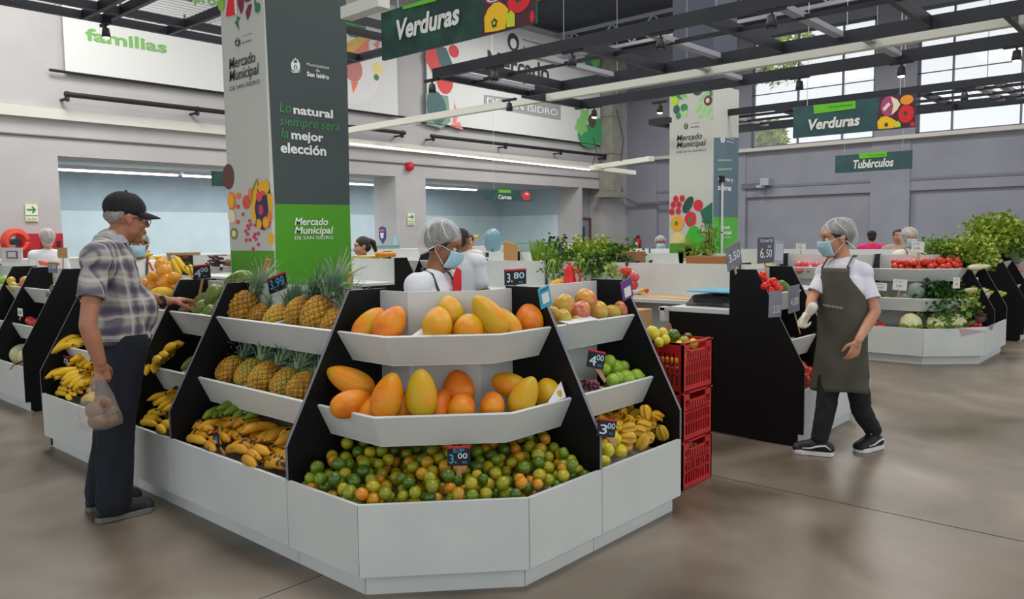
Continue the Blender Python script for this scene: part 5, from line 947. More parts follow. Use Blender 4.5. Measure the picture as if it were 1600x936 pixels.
for k in range(16):
    rr = random.Random(k); leaf_ball(q, sCs.at(.06+.036*k, .22+.1*rr.random(), .44+.06*rr.random()), .07, 90, .022, rng=rr)
single('broccoli_heap', q, noisy('broccoli', [(.3, '#3f5430'), (.7, '#7b8a58')], 20, .8), 'heap of broccoli heads at the right end bin', 'broccoli')
TUR = blob('white_radish', 1, .16, mat('#e6dcae', .5, name='white_radish_skin'), taper=-.3, rings=12, n=12)
for i, (x, y, L, a, yy) in enumerate(((1540, 408, 48, 65, 2.1), (1536, 414, 46, 75, 2.05), (1546, 413, 44, 70, 2.15), (1530, 417, 36, 85, 2.0))): p = py(x, y, yy); k = (p-EYE).dot(FW)/F; put('white_radish', TUR, p, img_axis(a), (L*k*.8, L*k*.8, L*k), ['uppermost long pale root beside the celery', 'long pale root second from the top', 'long pale root at the right of the pile', 'lowest long pale root on the tray edge'][i], 'radish', 'long pale roots beside the celery')
for i in range(4): p = py(1512+6*i, 453+2*(i % 2), 2.1); k = (p-EYE).dot(FW)/F; put('white_radish', TUR, p, img_axis(80), (.13, .13, .24), ['left', 'second', 'third', 'right'][i]+' pale root above the scallions on the middle tray', 'radish', 'pale roots on the middle tray')
for i in range(4): p = py(1540+7*i, 459+2*(i % 2), 2.08); put('yellow_root', MELG, p, img_axis(75), (.14, .14, .2), ['left', 'second', 'third', 'right'][i]+' yellow pod in the small tray of the far right stall', 'pods', 'yellow pods')
def paper(lb, pts, col='#e4e2ea', nm='paper_liner'): single(nm, MB().slab(pts, (0, .002, .003)), mat(col, .8, name='liner_paper'), lb, 'paper')
paper('lilac white sheet hanging behind the plantains under the pineapple tray', [sW1.at(.42, .50, .60), sW1.at(.62, .46, .50), sW1.at(.84, .42, .52), sW1.at(1.08, .40, .49), sW1.at(1.08, .50, .62)])
paper('white paper corner sticking up at the right end of the lower papaya tray', [sCorner.at(Lc-.22, .165, .70), sCorner.at(Lc-.06, .165, .71), sCorner.at(Lc-.05, .2, .775)])
paper('crumpled white sheet under the papayas on the upper corner tray', [sCorner.at(.62, .29, 1.0), sCorner.at(.86, .29, 1.0), sCorner.at(.82, .44, 1.01), sCorner.at(.66, .46, 1.03)])
paper('white paper over the rim of the mango tray', [sS1.at(.1, .262, 1.024), sS1.at(.34, .262, 1.026), sS1.at(.36, .33, 1.035), sS1.at(.12, .34, 1.03)])
paper('pale sheet hanging over the edge of the right corner bin', [sCc.at(1.02, -.004, .40), sCc.at(1.4, -.004, .40), sCc.at(1.3, -.004, .36), sCc.at(1.05, -.004, .31)], '#b9a9a8')
paper('lilac patterned sheet over the edge right of the radishes', [sCc.at(1.5, -.004, .40), sCc.at(1.72, -.004, .405), sCc.at(1.66, -.004, .345), sCc.at(1.55, -.004, .35)], '#8f86a0')
# clear bags of greens
BAGM = mat('#dfe8df', .25, alpha=.35, name='clear_plastic')
for (sx, d, z, r, lb) in ((.50, .36, .70, (.11, .11, .09), 'clear plastic bag of greens left on the middle tray'), (.62, .30, .78, (.07, .09, .1), 'second clear bag of greens leaning above the first')):
    c = sCc.at(sx, d, z); t = thing('bagged_greens', lb, 'bag', c); q = MB().ell(c, r, 18, 12); q.v = [tuple(V(v)+V(v).normalized()*0+V((0, 0, 1))*.012*noise.noise(V(v)*18)) for v in q.v]
    part('plastic', q, BAGM, t); q = MB(); leaf_ball(q, c, min(r)*.85, 180, .03, rng=random.Random(3)); part('greens', q, GREENM, t)
heap(sCc, .12, .4, .26, .46, lambda s, d: .60, 10, .04, lambda rr, s, d, l: ('avocado', MANGm, 'dark avocado at the left of the middle tray', 'avocado', 'avocados on the right corner stall', (.8, .8, 1.2)), 15, .95)
heap(sCc, .05, .25, .1, .3, lambda s, d: .34, 6, .03, lambda rr, s, d, l: ('tomato', TOM, 'small red tomato low at the left of the bottom bin', 'tomato', 'small tomatoes in the bottom bin', (1, 1, .9)), 16, .95)
# inside the ring: jug, squash, tomato tray, melon, bananas far away
c = px(890, 428, 5.95); c.z = .906
t = thing('jug', 'red plastic jug with spout on the inner shelf', 'jug', c); JR = mat('#e02222', .3, name='jug_red')
part('body', MB().lathe([(0, 0), (.062, 0), (.066, .04), (.058, .13), (.045, .19), (.03, .22), (.034, .235), (.02, .25), (.012, .262), (.022, .275), (.0, .285)], 20, c=c), JR, t, smooth=True)
part('handle', MB().tube([c+V((.02, -.03, .22)), c+V((.03, -.085, .2)), c+V((.035, -.1, .12)), c+V((.03, -.06, .05))], .011, 8), JR, t, smooth=True); part('spout', MB().tube([c+V((0, .03, .19)), c+V((-.01, .07, .225))], [.018, .01], 8), JR, t, smooth=True)
for k, z in enumerate((.05, .062)): part('ridge', MB().lathe([(.067, z), (.069, z+.004), (.067, z+.008)], 20, c=c), JR, t)
c = px(872, 433, 6.0); put('yellow_squash', MELY, (c.x, c.y, .96), img_axis(78), (.16, .16, .17), 'orange yellow squash beside the red jug', 'squash')
for i, (x, y, r, me, lb) in enumerate(((978, 423, 8, TOM, 'big red tomato high on the little pile by the jug'), (976, 434, 7, MANGm, 'green tomato under the red one'), (991, 432, 7.5, TOMPk, 'brownish tomato right in the little pile'), (989, 444, 8, TOM, 'lowest red tomato in the little pile'), (1003, 453.5, 3.6, LEM, 'small yellow fruit on the white desk'), (1010.5, 454, 3.6, TOM, 'small red fruit on the white desk'))):
    p = px(x, y, 5.95 if i < 4 else 5.9); k = (p-EYE).dot(FW)/F; put('tomato' if me != LEM else 'lemon', me, p, img_axis(20*i), 2*r*k, lb, 'tomato' if me != LEM else 'lemon', 'fruit on the white desk')
c = px(990, 452, 5.95); single('bowl', MB().lathe([(.0, 0), (.05, .0), (.085, .05), (.08, .05), (.045, .01), (0, .01)], 18, c=(c.x, c.y, .906)), WHITE, 'white bowl under the little tomato pile', 'bowl', smooth=True)
c = pz(580, 436, .905)
t = thing('giant_squash', 'big cut yellow squash with green rind on a dark stand', 'squash', c)
q = MB().ell(c+V((0, 0, .16)), (.28, .2, .13), 28, 16, M=Matrix.Rotation(-.8, 3, 'Z')); part('flesh', q, noisy('squash_flesh', [(.3, '#e8bf55'), (.7, '#f0cf7a')], 6, .5), t, smooth=True)
q = MB().ell(c+V((.05, -.09, .12)), (.28, .2, .12), 28, 16, M=Matrix.Rotation(-.8, 3, 'Z')); part('rind', q, noisy('squash_rind', [(.3, '#6f7a2a'), (.7, '#a89a30')], 6, .5), t, smooth=True)
q = MB()
for s_ in (-1, 1): e = c+RTc*.26*s_; q.tube([e+V((0, 0, 0)), e+V((0, 0, .05))+RTc*.03*s_, e+V((0, 0, .16))+RTc*.08*s_], .014, 8)
q.bar(c-RTc*.27+V((0, 0, .02)), c+RTc*.27+V((0, 0, .02)), .2, .02); part('stand', q, SCG, t)
for i in range(5): p = sDE[0].at(.25+.07*i, .45, 1.20+.0*i); put('orange', ORA, (6.28, 7.62+.075*i, 1.235), (0, 0, 1), .07, 'small orange in the row on the panel right of the near pillar', 'orange', 'oranges on the far panel')
single('banana_tray_rim', MB().box((6.2, 8.0, 1.187), (6.5, 8.5, 1.21)), mat('#c9b55a', .7, name='straw_card'), 'flat straw coloured tray on the far panel beside the ponytailed woman', 'tray')
hand('yellow', (9.9, 10.15, 1.24), (-.6, -.6, .3), (0, 0, 1), 6, 'green yellow banana bunch far behind, beside the blue bottle', fan=.3, s=1.2, rows=2); hand('yellow', (9.9, 9.95, 1.36), (-.6, -.6, .2), (0, 0, 1), 5, 'upper banana bunch far behind, beside the blue bottle', fan=.3, s=1.2)
c = px(770, 390, 9.9); t = thing('water_bottle', 'big blue grey water bottle upside down, far behind the seller', 'bottle', c); part('bottle', MB().lathe([(0, -.19), (.11, -.17), (.14, -.1), (.145, .1), (.12, .16), (.05, .2), (0, .22)], 18, c=c+V((0, 0, .15))), mat('#7fa9b8', .2, alpha=.75, name='blue_plastic'), t, smooth=True); part('stand', MB().tube([c+V((-.1, -.1, -.16)), c+V((0, 0, .02)), c+V((.1, .1, -.16))], .02, 6), DARKM, t)
c = pz(797, 400, 1.19); single('cardboard_sheet', MB().slab([px(787, 406, 6.5), px(807, 410, 6.5), px(807, 382, 6.5), px(787, 377, 6.5)], (.02, 0, 0)), mat('#c9985f', .8, name='cardboard_tan'), 'brown cardboard sheet standing on the back panel', 'cardboard')
# ------------------------------------------------------------------ price tags and cards
CHW = mat('#c9e4f0', .8, name='chalk_blue_white'); CHB = mat('#4aa3d8', .8, name='chalk_blue'); INK = mat('#2b2d33', .8, name='ink'); CHP = mat('#e3e6ea', .85, name='chalk_pale')
def tag(ax, c, x, y, w, h, lb, lines, bg=CHALK, tilt=0, band=RED, stick=None, sd=WOODST, name='price_sign', cat='price sign', sw=.022, txt=None):
    """board centred on pixel x,y (w,h px) standing on plane ax=c; lines: (text, cx, cy, w, h, mat) as fractions"""
    f = {'X': px, 'Y': py, 'S': ps}[ax]; p = f(x, y, c); k = (p-EYE).dot(FW)/F
    u = {'X': V((0, -1, 0)), 'Y': V((1, 0, 0)), 'S': V((.7071, -.7071, 0)), }[ax]; n = {'X': V((-1, 0, 0)), 'Y': V((0, -1, 0)), 'S': V((-.7071, -.7071, 0))}[ax]
    fo = abs(u.dot(RT)-(x-800)/F*u.dot(FW)); z = V((0, 0, 1)); a = radians(tilt); U = u*cos(a)-z*sin(a); Z = u*sin(a)+z*cos(a)
    W_, H_ = w*k/max(fo, .3), h*k
    t = thing(name, lb, cat, p)
    part('board', MB().slab([p-U*W_/2-Z*H_/2, p+U*W_/2-Z*H_/2, p+U*W_/2+Z*H_/2, p-U*W_/2+Z*H_/2], -n*.005), bg, t)
    if band: part('red_clip', MB().slab([p-U*W_*.5+Z*H_*.42+n*.001, p+U*W_*.5+Z*H_*.42+n*.001, p+U*W_*.5+Z*H_*.53+n*.001, p-U*W_*.5+Z*H_*.53+n*.001], -n*.008), band, t)
    if stick:
        q = f(stick[0], stick[1], c); top = p-Z*H_*.3-n*.008; part('stick', MB().bar(top, q-n*.008, sw*1.0, .004, up=n), sd, t)
    by = {}
    for (s, cx, cy, tw, th, m) in lines: by.setdefault(m.name, [m, MB()]); o = p+U*W_*(cx-tw/2)+Z*H_*(cy-th/2)+n*.0015; add_text(by[m.name][1], s, o, U*W_*tw, Z*H_*th, 0, 0, .012)
    for m, q in by.values(): part('lettering', q, m, t)
    return t
def pr(a, b, kk='KG'): return [(a, -.22, -.08, .42, .56, CHW), (b, .2, .14, .44, .34, CHW), (kk, .24, -.3, .22, .14, CHB)]
tag('S', 4.62, 717, 713, 36, 30, 'black price sign reading S/P 3.00 on a stick in the mandarins', [('S/P', 0, .3, .5, .18, CHB), ('3.', -.26, -.12, .32, .5, CHB), ('00', .16, .02, .42, .3, CHW), ('KG', .25, -.32, .2, .13, CHB)], stick=(717, 755))
tag('Y', 2.56, 806, 433, 33, 24, 'black price sign reading 3.80 clipped above the papayas', [('3.', -.3, -.02, .26, .6, CHW), ('80', .14, .1, .5, .42, CHW), ('KG', .22, -.34, .2, .14, CHB)], stick=(806, 485), sw=.02)
tag('Y', 2.18, 932, 562, 26, 27, 'black price sign reading 4.00 before the green guavas', pr('4', '00'), tilt=14, stick=(948, 596))
tag('Y', 2.02, 949, 669, 28, 27, 'black price sign reading 3.00 in the star fruit bin', pr('3', '00'), tilt=14, stick=(965, 696))
tag('X', 2.12, 314.5, 425, 26, 21, 'black price sign reading 4.00 on a tall stick by the reaching hand', pr('4', '00'), stick=(309, 466), tilt=-4)
tag('X', 2.38, 433, 443, 29, 25, 'tilted black price sign reading 3.99 behind the pineapples', [('3.99', 0, .05, .8, .6, CHB)], tilt=-14, stick=(440, 480))
tag('X', 1.90, 337, 687, 9, 26, 'narrow price tag leaning among the plantains', [('2.50', 0, 0, .8, .4, CHB)], tilt=-12, stick=(350, 714), sw=.018)
tag('X', 2.0, 96, 562, 28, 15, 'black price sign with red clip reading 6.0 above the bananas at the left', [('6.0', .1, 0, .5, .55, CHW)])
tag('X', 2.12, 230, 533, 14, 22, 'black price sign with red clip partly hidden behind the shirt', [('00', 0, 0, .8, .5, CHB)])
tag('X', 2.55, 82, 418, 14, 17, 'worn price tag standing on a top tray at the left', [('3.00', 0, .1, .8, .4, CHW)], bg=CHALKG, band=mat('#c9d050', .7, name='yellow_clip'), stick=(84, 438))
tag('X', 2.2, 31, 488, 7, 12, 'small white card above the far left tomatoes', [('2.8', 0, 0, .7, .4, INK)], bg=CARD, band=None, stick=(29, 500), name='price_card', cat='price card')
tag('X', 2.7, 97, 395, 15, 16, 'blank tan cardboard sign on a stick left of the man', [], bg=mat('#c99a66', .8, name='tan_board'), band=None, stick=(97, 420))
# payment cards without their codes
def paycard(ax, c, x, y, w, h, lb, col, inner, tilt=0, word=None):
    t = tag(ax, c, x, y, w, h, lb, [(word, 0, .36, .8, .12, mat('#1b4f66', .7, name='card_ink'))] if word else [], bg=mat(col, .5, name='card_colour'), band=None, tilt=tilt, name='payment_card', cat='card')
    f = {'X': px, 'Y': py, 'S': ps}[ax]; p = f(x, y, c); k = (p-EYE).dot(FW)/F; u = V((0, -1, 0)) if ax == 'X' else V((1, 0, 0)); n = V((-1, 0, 0)) if ax == 'X' else V((0, -1, 0)); a = radians(tilt); z = V((0, 0, 1)); U = u*cos(a)-z*sin(a); Z = u*sin(a)+z*cos(a); W_ = w*k/abs(u.dot(RT)-(x-800)/F*u.dot(FW)); H_ = h*k
    part('white_field', MB().slab([p-U*W_*.32-Z*H_*inner[1]+n*.001, p+U*W_*.32-Z*H_*inner[1]+n*.001, p+U*W_*.32+Z*H_*inner[0]+n*.001, p-U*W_*.32+Z*H_*inner[0]+n*.001], n*.0008), CARD, t)
paycard('Y', 2.3, 852, 464, 17, 32, 'light blue payment card on the black divider edge', '#3ba7c9', (.2, .3), -14, 'yape')
paycard('Y', 2.3, 980, 452, 16, 31, 'purple payment card on the end divider edge', '#6a2e86', (.12, .38), -14)
t = tag('X', 2.9, 18, 398, 33, 22, 'white framed card with a purple border at the left edge', [], bg=CARD, band=None, name='payment_card', cat='card'); p = px(19, 398, 2.9); k = (p-EYE).dot(FW)/F
part('purple_border', MB().slab([p+V((-.002, a*.2, b*.045)) for a, b in ((1, -1), (-1, -1), (-1, 1), (1, 1))], (-.001, 0, 0)), mat('#8d5a9a', .6, name='purple_print'), t); part('white_field', MB().slab([p+V((-.004, a*.14, b*.03)) for a, b in ((1, -1), (-1, -1), (-1, 1), (1, 1))], (-.001, 0, 0)), CARD, t)
# grey chalk signs at the black end stall
tag('Y', 2.25, 1147, 400, 22, 38, 'grey chalk sign leaning left on top of the black panel', [('3.50', 0, 0, .8, .35, CHP)], bg=CHALKG, band=None, tilt=-14, stick=(1152, 428))
tag('Y', 2.45, 1197, 391, 25, 40, 'dark grey chalk sign reading 6.50 on a wooden stick', [('TOMATE', 0, .36, .8, .12, CHP), ('6.', -.22, -.1, .3, .4, CHP), ('50', .18, -.12, .36, .32, CHP), ('KG', .2, .14, .2, .1, CHP)], bg=mat('#5c5c68', .85, name='chalk_dark_grey'), band=None, stick=(1199, 432))
tag('Y', 2.5, 1217, 394, 15, 36, 'pale grey scribbled sign just right of the 6.50 sign', [('llll', 0, 0, .7, .7, CHP)], bg=mat('#a5a8b2', .85, name='chalk_light_grey'), band=None, tilt=4, stick=(1217, 416))
tag('Y', 2.15, 1212, 475, 19, 41, 'grey chalk sign hanging low before the red peppers', [('3.50', .1, -.2, .6, .3, CHP)], bg=mat('#8f929b', .85, name='chalk_mid_grey'), band=None, tilt=3)
tag('Y', 2.15, 1241, 467, 17, 42, 'grey chalk sign on a long stick near the gloved hand', [('4.00', 0, -.1, .7, .3, CHP)], bg=mat('#868993', .85, name='chalk_mid_grey'), band=None, tilt=-3, stick=(1252, 522), sw=.012)
# white cards of the right ring
WC = [('X', 12.3, 1124, 387, 20, 14, 'white price card on a stick before the far pillar', (1125, 404)), ('X', 12.3, 1251, 386, 15, 11, 'white price card on a stick left of the hairnet, far back', (1251, 410)), ('X', 9.6, 1434, 386, 20, 17, 'white price card in front of the masked woman', (1437, 420)), ('X', 9.45, 1406, 445, 22, 17, 'white price card on a stick, left of the middle tray', (1402, 468)), ('X', 9.45, 1377, 448, 17, 12, 'white price card low beside the worker sleeve', None), ('Y', 2.1, 1495, 442, 12, 17, 'white price card hanging under the tomato tray', None), ('Y', 2.15, 1526, 441, 6, 15, 'narrow white card left of the two on the far right tray', None), ('Y', 2.15, 1535, 440, 7, 14, 'narrow grey card right of the two on the far right tray', None)]
for ax, c, x, y, w, h, lb, stk in WC: tag(ax, c, x, y, w, h, lb, [('-- ---', -.1, .28, .5, .05, INK), ('|-|l-', 0, -.12, .45, .22, INK)], bg=CARD, band=None, stick=stk, name='price_card', cat='price card', sw=.018, tilt=3)
tag('Y', 2.4, 1478, 396, 9, 14, 'white card leaning on its stick among the tomatoes', [], bg=CARD, band=None, tilt=-40, stick=(1492, 413), name='price_card', cat='price card', sw=.012)
tag('X', 5.7, 701, 399, 4, 8, 'tiny price card on the white back', [], bg=CARD, band=None, name='price_card', cat='price card') if 0 else None
tag('X', 9.2, 761, 398, 5, 7, 'small dark framed card on the white panel far behind', [], bg=INK, band=None, name='notice_card', cat='card')
# chalk menu board, hung board sticks
p = px(289, 413, 3.9); t = tag('X', 3.9, 288, 413, 26, 34, 'black chalk menu board in a wooden frame behind the oranges', [('CAFI', 0, .34, .5, .14, mat('#d8603a', .8, name='chalk_orange')), ('GAJIM', 0, .06, .7, .12, mat('#6fb04a', .8, name='chalk_green')), ('ITS', 0, -.18, .5, .12, CHB)], band=None, name='menu_board', cat='board')
part('frame_bar', MB().bar(px(262, 397, 3.9), px(311, 396.5, 3.9), .03, .03), WOODST, t); part('frame_bar', MB().bar(px(264, 398, 3.9), px(266, 418, 3.9), .03, .03), WOODST, t)
c = px(229, 402, 4.0); single('wooden_post', MB().box((c.x-.02, c.y-.04, .9), (c.x+.02, c.y+.04, c.z+.08)), WOODST, 'short wooden post beside the masked seller left of the pillar', 'post')
single('orange_stick', MB().bar(px(414, 435, 2.75), px(419, 405, 2.75), .025, .02), mat('#c9601c', .6, name='orange_wood'), 'orange stick standing before the green pillar base', 'stick')
single('yellow_stick', MB().bar(px(547.5, 445, 2.75), px(547.5, 425, 2.75), .035, .01), mat('#e0981c', .6, name='yellow_board'), 'short orange yellow board at the right corner of the near pillar', 'board')
single('orange_flag', MB().slab([px(231, 410, 2.6), px(234, 410, 2.6), px(241, 425, 2.6), px(239, 427, 2.6)], (.005, 0, 0)), mat('#f0502c', .6, name='orange_plastic'), 'small orange red plastic flag above the oranges', 'flag')
single('red_carton', MB().slab([px(59, 407, 2.9), px(77, 411, 2.9), px(77, 416, 2.9), px(62, 414, 2.9)], (.1, 0, 0)), mat('#e8604a', .6, name='red_carton'), 'pale red carton on the white panel, far left', 'carton')
# banana display on a far table behind the man
t = thing('display_table', 'white table with bananas behind the masked seller at the left', 'table', (4.6, 8.3, 0))
part('top', MB().box((3.9, 8.0, .9), (5.6, 8.7, .94)), WHITE, t); part('leg', MB().box((3.95, 8.05, 0), (4.0, 8.1, .9)), DARKM, t); part('leg', MB().box((5.5, 8.05, 0), (5.55, 8.1, .9)), DARKM, t); part('leg', MB().box((3.95, 8.6, 0), (4.0, 8.65, .9)), DARKM, t); part('leg', MB().box((5.5, 8.6, 0), (5.55, 8.65, .9)), DARKM, t)
for i, (x, y) in enumerate(((208, 414), (222, 418), (214, 422), (250, 404), (272, 404), (262, 412), (294, 416), (302, 418))):
    p = px(x, y, 3.3 if i < 3 else 3.2); hand('yellow', p, V((.1, -.7, -.75 if i > 2 else .1)), (-.5, 0, 1), 5 if i < 3 else 2, ['yellow banana hand left of the wooden post', 'yellow banana hand right of the post', 'low yellow banana hand by the man chest', 'long yellow banana hand leaning left of the menu board', 'long yellow banana hand in front of the menu board', 'yellow banana hand under the leaning ones', 'short banana hand right of the menu board', 'short banana hand left of the 4.00 sign'][i], s=1.2 if 2 < i < 6 else .7 if i > 5 else 1.0, group='banana hands behind the oranges')
single('banana_shelf', MB().box((3.1, 5.0, .985), (3.9, 6.6, 1.02)), WHITE, 'white shelf carrying bananas behind the oranges', 'shelf')
q = MB(); rr = random.Random(2)
c = px(338, 410, 3.9)
t = thing('dried_chilli_pile', 'pile of dark dried pods left of the near pillar', 'pods', c); 
for i in range(16): d = V((rr.uniform(-.3, .3), 1, rr.uniform(-.2, .2))).normalized(); o = c+V((rr.uniform(-.05, .05), rr.uniform(-.08, .08), rr.uniform(-.06, .06))); part('pod', MB().cone(o-d*.08, o+d*.08, .016, .008, 8), mat('#4a2a2e', .6, name='dried_pod'), t, smooth=True)
c = px(336, 421, 3.9); part('crate', MB().box((c.x-.1, c.y-.14, c.z-.03), (c.x+.1, c.y+.14, c.z+.03)), mat('#c9c3c0', .6, name='pale_tray'), t)
c = px(356, 412, 4.2); single('hand_of_ginger', MB().ell(c, (.05, .06, .05)).ell(c+V((0, .05, -.05)), (.04, .05, .04)), POTM, 'brown ginger root just left of the near pillar', 'root', smooth=True)
# glass case and odd bits before the alcoves
GC = mat('#a8cfc8', .1, alpha=.35, name='case_glass')
for (a, b, lb) in (((582, 400), (622, 383), 'glass display case beside the ponytailed woman'), ((806, 396), (862, 378), 'greenish glass display case before the right alcove')):
    p = py(*a, 15.1); q = py(*b, 15.1); t = thing('display_case', lb, 'display case', ((p.x+q.x)/2, 15.3, p.z)); part('glass', MB().box((p.x, 15.05, p.z), (q.x, 15.5, q.z-.03)), GC, t); part('top_frame', MB().box((p.x, 15.03, q.z-.04), (q.x, 15.52, q.z)), mat('#6f9a94', .4, name='case_frame'), t)
p = px(598, 367, 14.99); t = thing('wall_badge', 'small purple shield badge on the alcove return wall', 'badge', p); part('shield', MB().slab([p+V((-.02, a, b)) for a, b in ((.16, .2), (0, .26), (-.16, .2), (-.15, -.1), (0, -.26), (.15, -.1))], (.015, 0, 0)), mat('#4a3f8f', .5, name='badge_purple'), t); part('emblem', MB().slab([p+V((-.03, a, b)) for a, b in ((.08, .06), (-.08, .06), (-.05, -.1), (.05, -.1))], (.01, 0, 0)), CARD, t); part('ribbon', MB().slab([p+V((-.03, a, b)) for a, b in ((.12, .16), (-.12, .16), (-.12, .1), (.12, .1))], (.01, 0, 0)), mat('#c9705a', .5, name='badge_red'), t)
p = px(617, 377, 14.95); single('dispenser_card', MB().slab([p+V((-.0, a, b)) for a, b in ((.09, .14), (-.09, .14), (-.09, -.14), (.09, -.14))], (.01, 0, 0)), mat('#9fdbe4', .5, name='cyan_card'), 'small cyan notice at the edge of the pier', 'notice')
# plastic bag in the man's hand with brown roots
BAGW = mat('#cfc8c4', .25, alpha=.2, name='thin_plastic')
c = py(155, 632, 4.05)
q = MB(); n = 24
prof = [(.010, .155), (.022, .13), (.04, .09), (.062, .04), (.082, -.02), (.09, -.07), (.085, -.105), (.05, -.12), (0, -.12)]
for (r, z) in prof:
    for k in range(n): a = 2*pi*k/n; f_ = 1+.16*sin(5*a+z*30)*min(1, r*16)+.06*sin(9*a-z*50); q.v.append((c.x+r*f_*cos(a)*1.05, c.y+r*f_*sin(a)*.8, c.z+z))
for i in range(len(prof)-1):
    for k in range(n): q.f.append((i*n+k, i*n+(k+1) % n, (i+1)*n+(k+1) % n, (i+1)*n+k)); q.m.append(0)
single('plastic_bag', q, BAGW, 'translucent plastic bag held in the hand of the man in the cap', 'bag', smooth=True)
for i, (dx, dz, a) in enumerate(((-.02, -.075, 70), (.04, -.04, 110), (-.03, -.02, 50), (.045, -.085, 90), (.01, .01, 120))): put('potato', POT, c+V((dx, (i % 2)*.03-.015, dz)), img_axis(a), (.13, .13, .085), ['left', 'right', 'upper left', 'lower right', 'topmost'][i]+' brown potato inside the plastic bag', 'potato', 'potatoes in the bag')
# ------------------------------------------------------------------ people
SKIN = {'tan': noisy('skin_tan', [(.3, '#a06a4c'), (.7, '#b37b5c')], 9, .5, sub=.05), 'light': noisy('skin_light', [(.3, '#bb8163'), (.7, '#cc9577')], 9, .5, sub=.05), 'brown': noisy('skin_brown', [(.3, '#84543b'), (.7, '#97644a')], 9, .5, sub=.05)}
HAIRD = noisy('hair_dark', [(.3, '#15110f'), (.7, '#2a211c')], 40, .6, stretch=(1, 1, .15)); HAIRG = noisy('hair_grey', [(.3, '#77736f'), (.7, '#a8a49f')], 50, .7, stretch=(1, 1, .15))
NETM = noisy('hairnet_film', [(.35, '#c9c8c6'), (.65, '#f2f1ef')], 30, .5, stretch=(1, 1, .2)); NETM.node_tree.nodes['Principled BSDF'].inputs['Alpha'].default_value = .34
NETS = mat('#f4f2f0', .5, alpha=.85, name='hairnet_fold')
MASKM = noisy('mask_blue', [(.3, '#9cc7d6'), (.7, '#b9dbe5')], 20, .7); STRAP = mat('#e6e8ea', .7, name='white_elastic')
EYEW = mat('#e4ded6', .25, name='eye_white'); IRIS = mat('#2a1a12', .2, name='iris'); LIPM = mat('#8f5347', .5, name='lips')
def fuse(name, mb, mats, vox, sm=4, parent=None, disp=None, dec=None):
    org = root_origin(parent) if parent else V((0, 0, 0))
    me = mb.mesh(name, mats, True, org); o = bpy.data.objects.new(name, me); COL.objects.link(o)
    if parent: o.parent = parent
    r = o.modifiers.new('r', 'REMESH'); r.mode = 'VOXEL'; r.voxel_size = vox; r.use_smooth_shade = True
    s = o.modifiers.new('s', 'SMOOTH'); s.factor = .5; s.iterations = sm
    if dec: d = o.modifiers.new('d', 'DECIMATE'); d.ratio = dec
    bpy.context.view_layer.update()
    e = o.evaluated_get(bpy.context.evaluated_depsgraph_get()); m2 = bpy.data.meshes.new_from_object(e); o.modifiers.clear(); o.data = m2; m2.name = name; bpy.data.meshes.remove(me)
    for p in m2.polygons: p.use_smooth = True
    if disp:
        n = len(m2.vertices); cs = [v.co.copy() for v in m2.vertices]; ns = [v.normal.copy() for v in m2.vertices]
        for i in range(n):
            w = cs[i]+org; m2.vertices[i].co = cs[i]+ns[i]*disp(w)
    m2.update(); return o
def folds(sc, amp, st=(1, 1, .45)):
    def f(w):
        q = V((w.x*st[0], w.y*st[1], w.z*st[2]))*sc; a = noise.noise(q); b = noise.noise(q*2.1+V((5, 3, 1))); return amp*((1-abs(a)*2.6)*.6+b*.5)
    return f
def handm(mb, w, d, n, th, s=1.0, curl=(.4, .5, .4), spread=.08, thumb=(.5, .35)):
    """palm from wrist w along d, palm normal n (palm side), thumb side th"""
    w, d = V(w), V(d).normalized(); n = V(n); n = (n-d*n.dot(d)).normalized(); t = V(th); t = (t-d*t.dot(d)-n*t.dot(n)).normalized()
    mb.cone(w-d*.02*s, w+d*.03*s, .024*s, .027*s, 12, (n, .75)); k = w+d*.088*s
    for i, o in enumerate((.030, .010, -.010, -.028)): mb.cone(w+d*.02*s+t*o*.6*s, k+t*o*s-d*(.0, .0, .004, .012)[i]*s, .015*s, .0115*s, 10, (n, .85))
    for i, (o, L) in enumerate(((.031, .072), (.0105, .08), (-.0105, .074), (-.03, .058))):
        p = k+t*o*s-d*(.0, .0, .004, .012)[i]*s; a = 0; dd = (d+t*spread*(1.5-i)*.6).normalized()
        for j, (f, r0, r1) in enumerate(((.45, .0105, .0095), (.3, .0095, .0085), (.25, .0085, .0068))):
            a += curl[j]*(1+.12*i); v = dd*cos(a)+n*sin(a); q = p+v*L*f*s; mb.cone(p, q, r0*s*(.95 if i else 1), r1*s, 9); p = q
    p = w+d*.028*s+t*.024*s; v = (d*.62+t*.75+n*thumb[0]).normalized(); q = p+v*.04*s; mb.cone(w+d*.012*s+t*.008*s, p, .016*s, .0145*s, 10); mb.cone(p, q, .0145*s, .0115*s, 10)
    v2 = (d*.9+t*.25+n*thumb[1]).normalized(); q2 = q+v2*.03*s; mb.cone(q, q2, .0115*s, .0105*s, 9); mb.cone(q2, q2+v2*.018*s, .0102*s, .0082*s, 9)
def cut(o, p, n, rad=None):
    """opens a cloth shell flat: removes what lies beyond the plane (p, n), near p only when rad is given"""
    org = root_origin(o.parent); p = V(p)-org; n = V(n).normalized(); bm = bmesh.new(); bm.from_mesh(o.data)
    fs = [f for f in bm.faces if rad is None or (f.calc_center_median()-p).length < rad]
    g = set(fs); es = {e for f in fs for e in f.edges}; vs = {v for f in fs for v in f.verts}
    bmesh.ops.bisect_plane(bm, geom=list(g)+list(es)+list(vs), plane_co=p, plane_no=n, clear_outer=False)
    bmesh.ops.delete(bm, geom=[f for f in bm.faces if (f.calc_center_median()-p).dot(n) > 1e-5 and (rad is None or (f.calc_center_median()-p).length < rad)], context='FACES')
    bm.to_mesh(o.data); bm.free(); return o
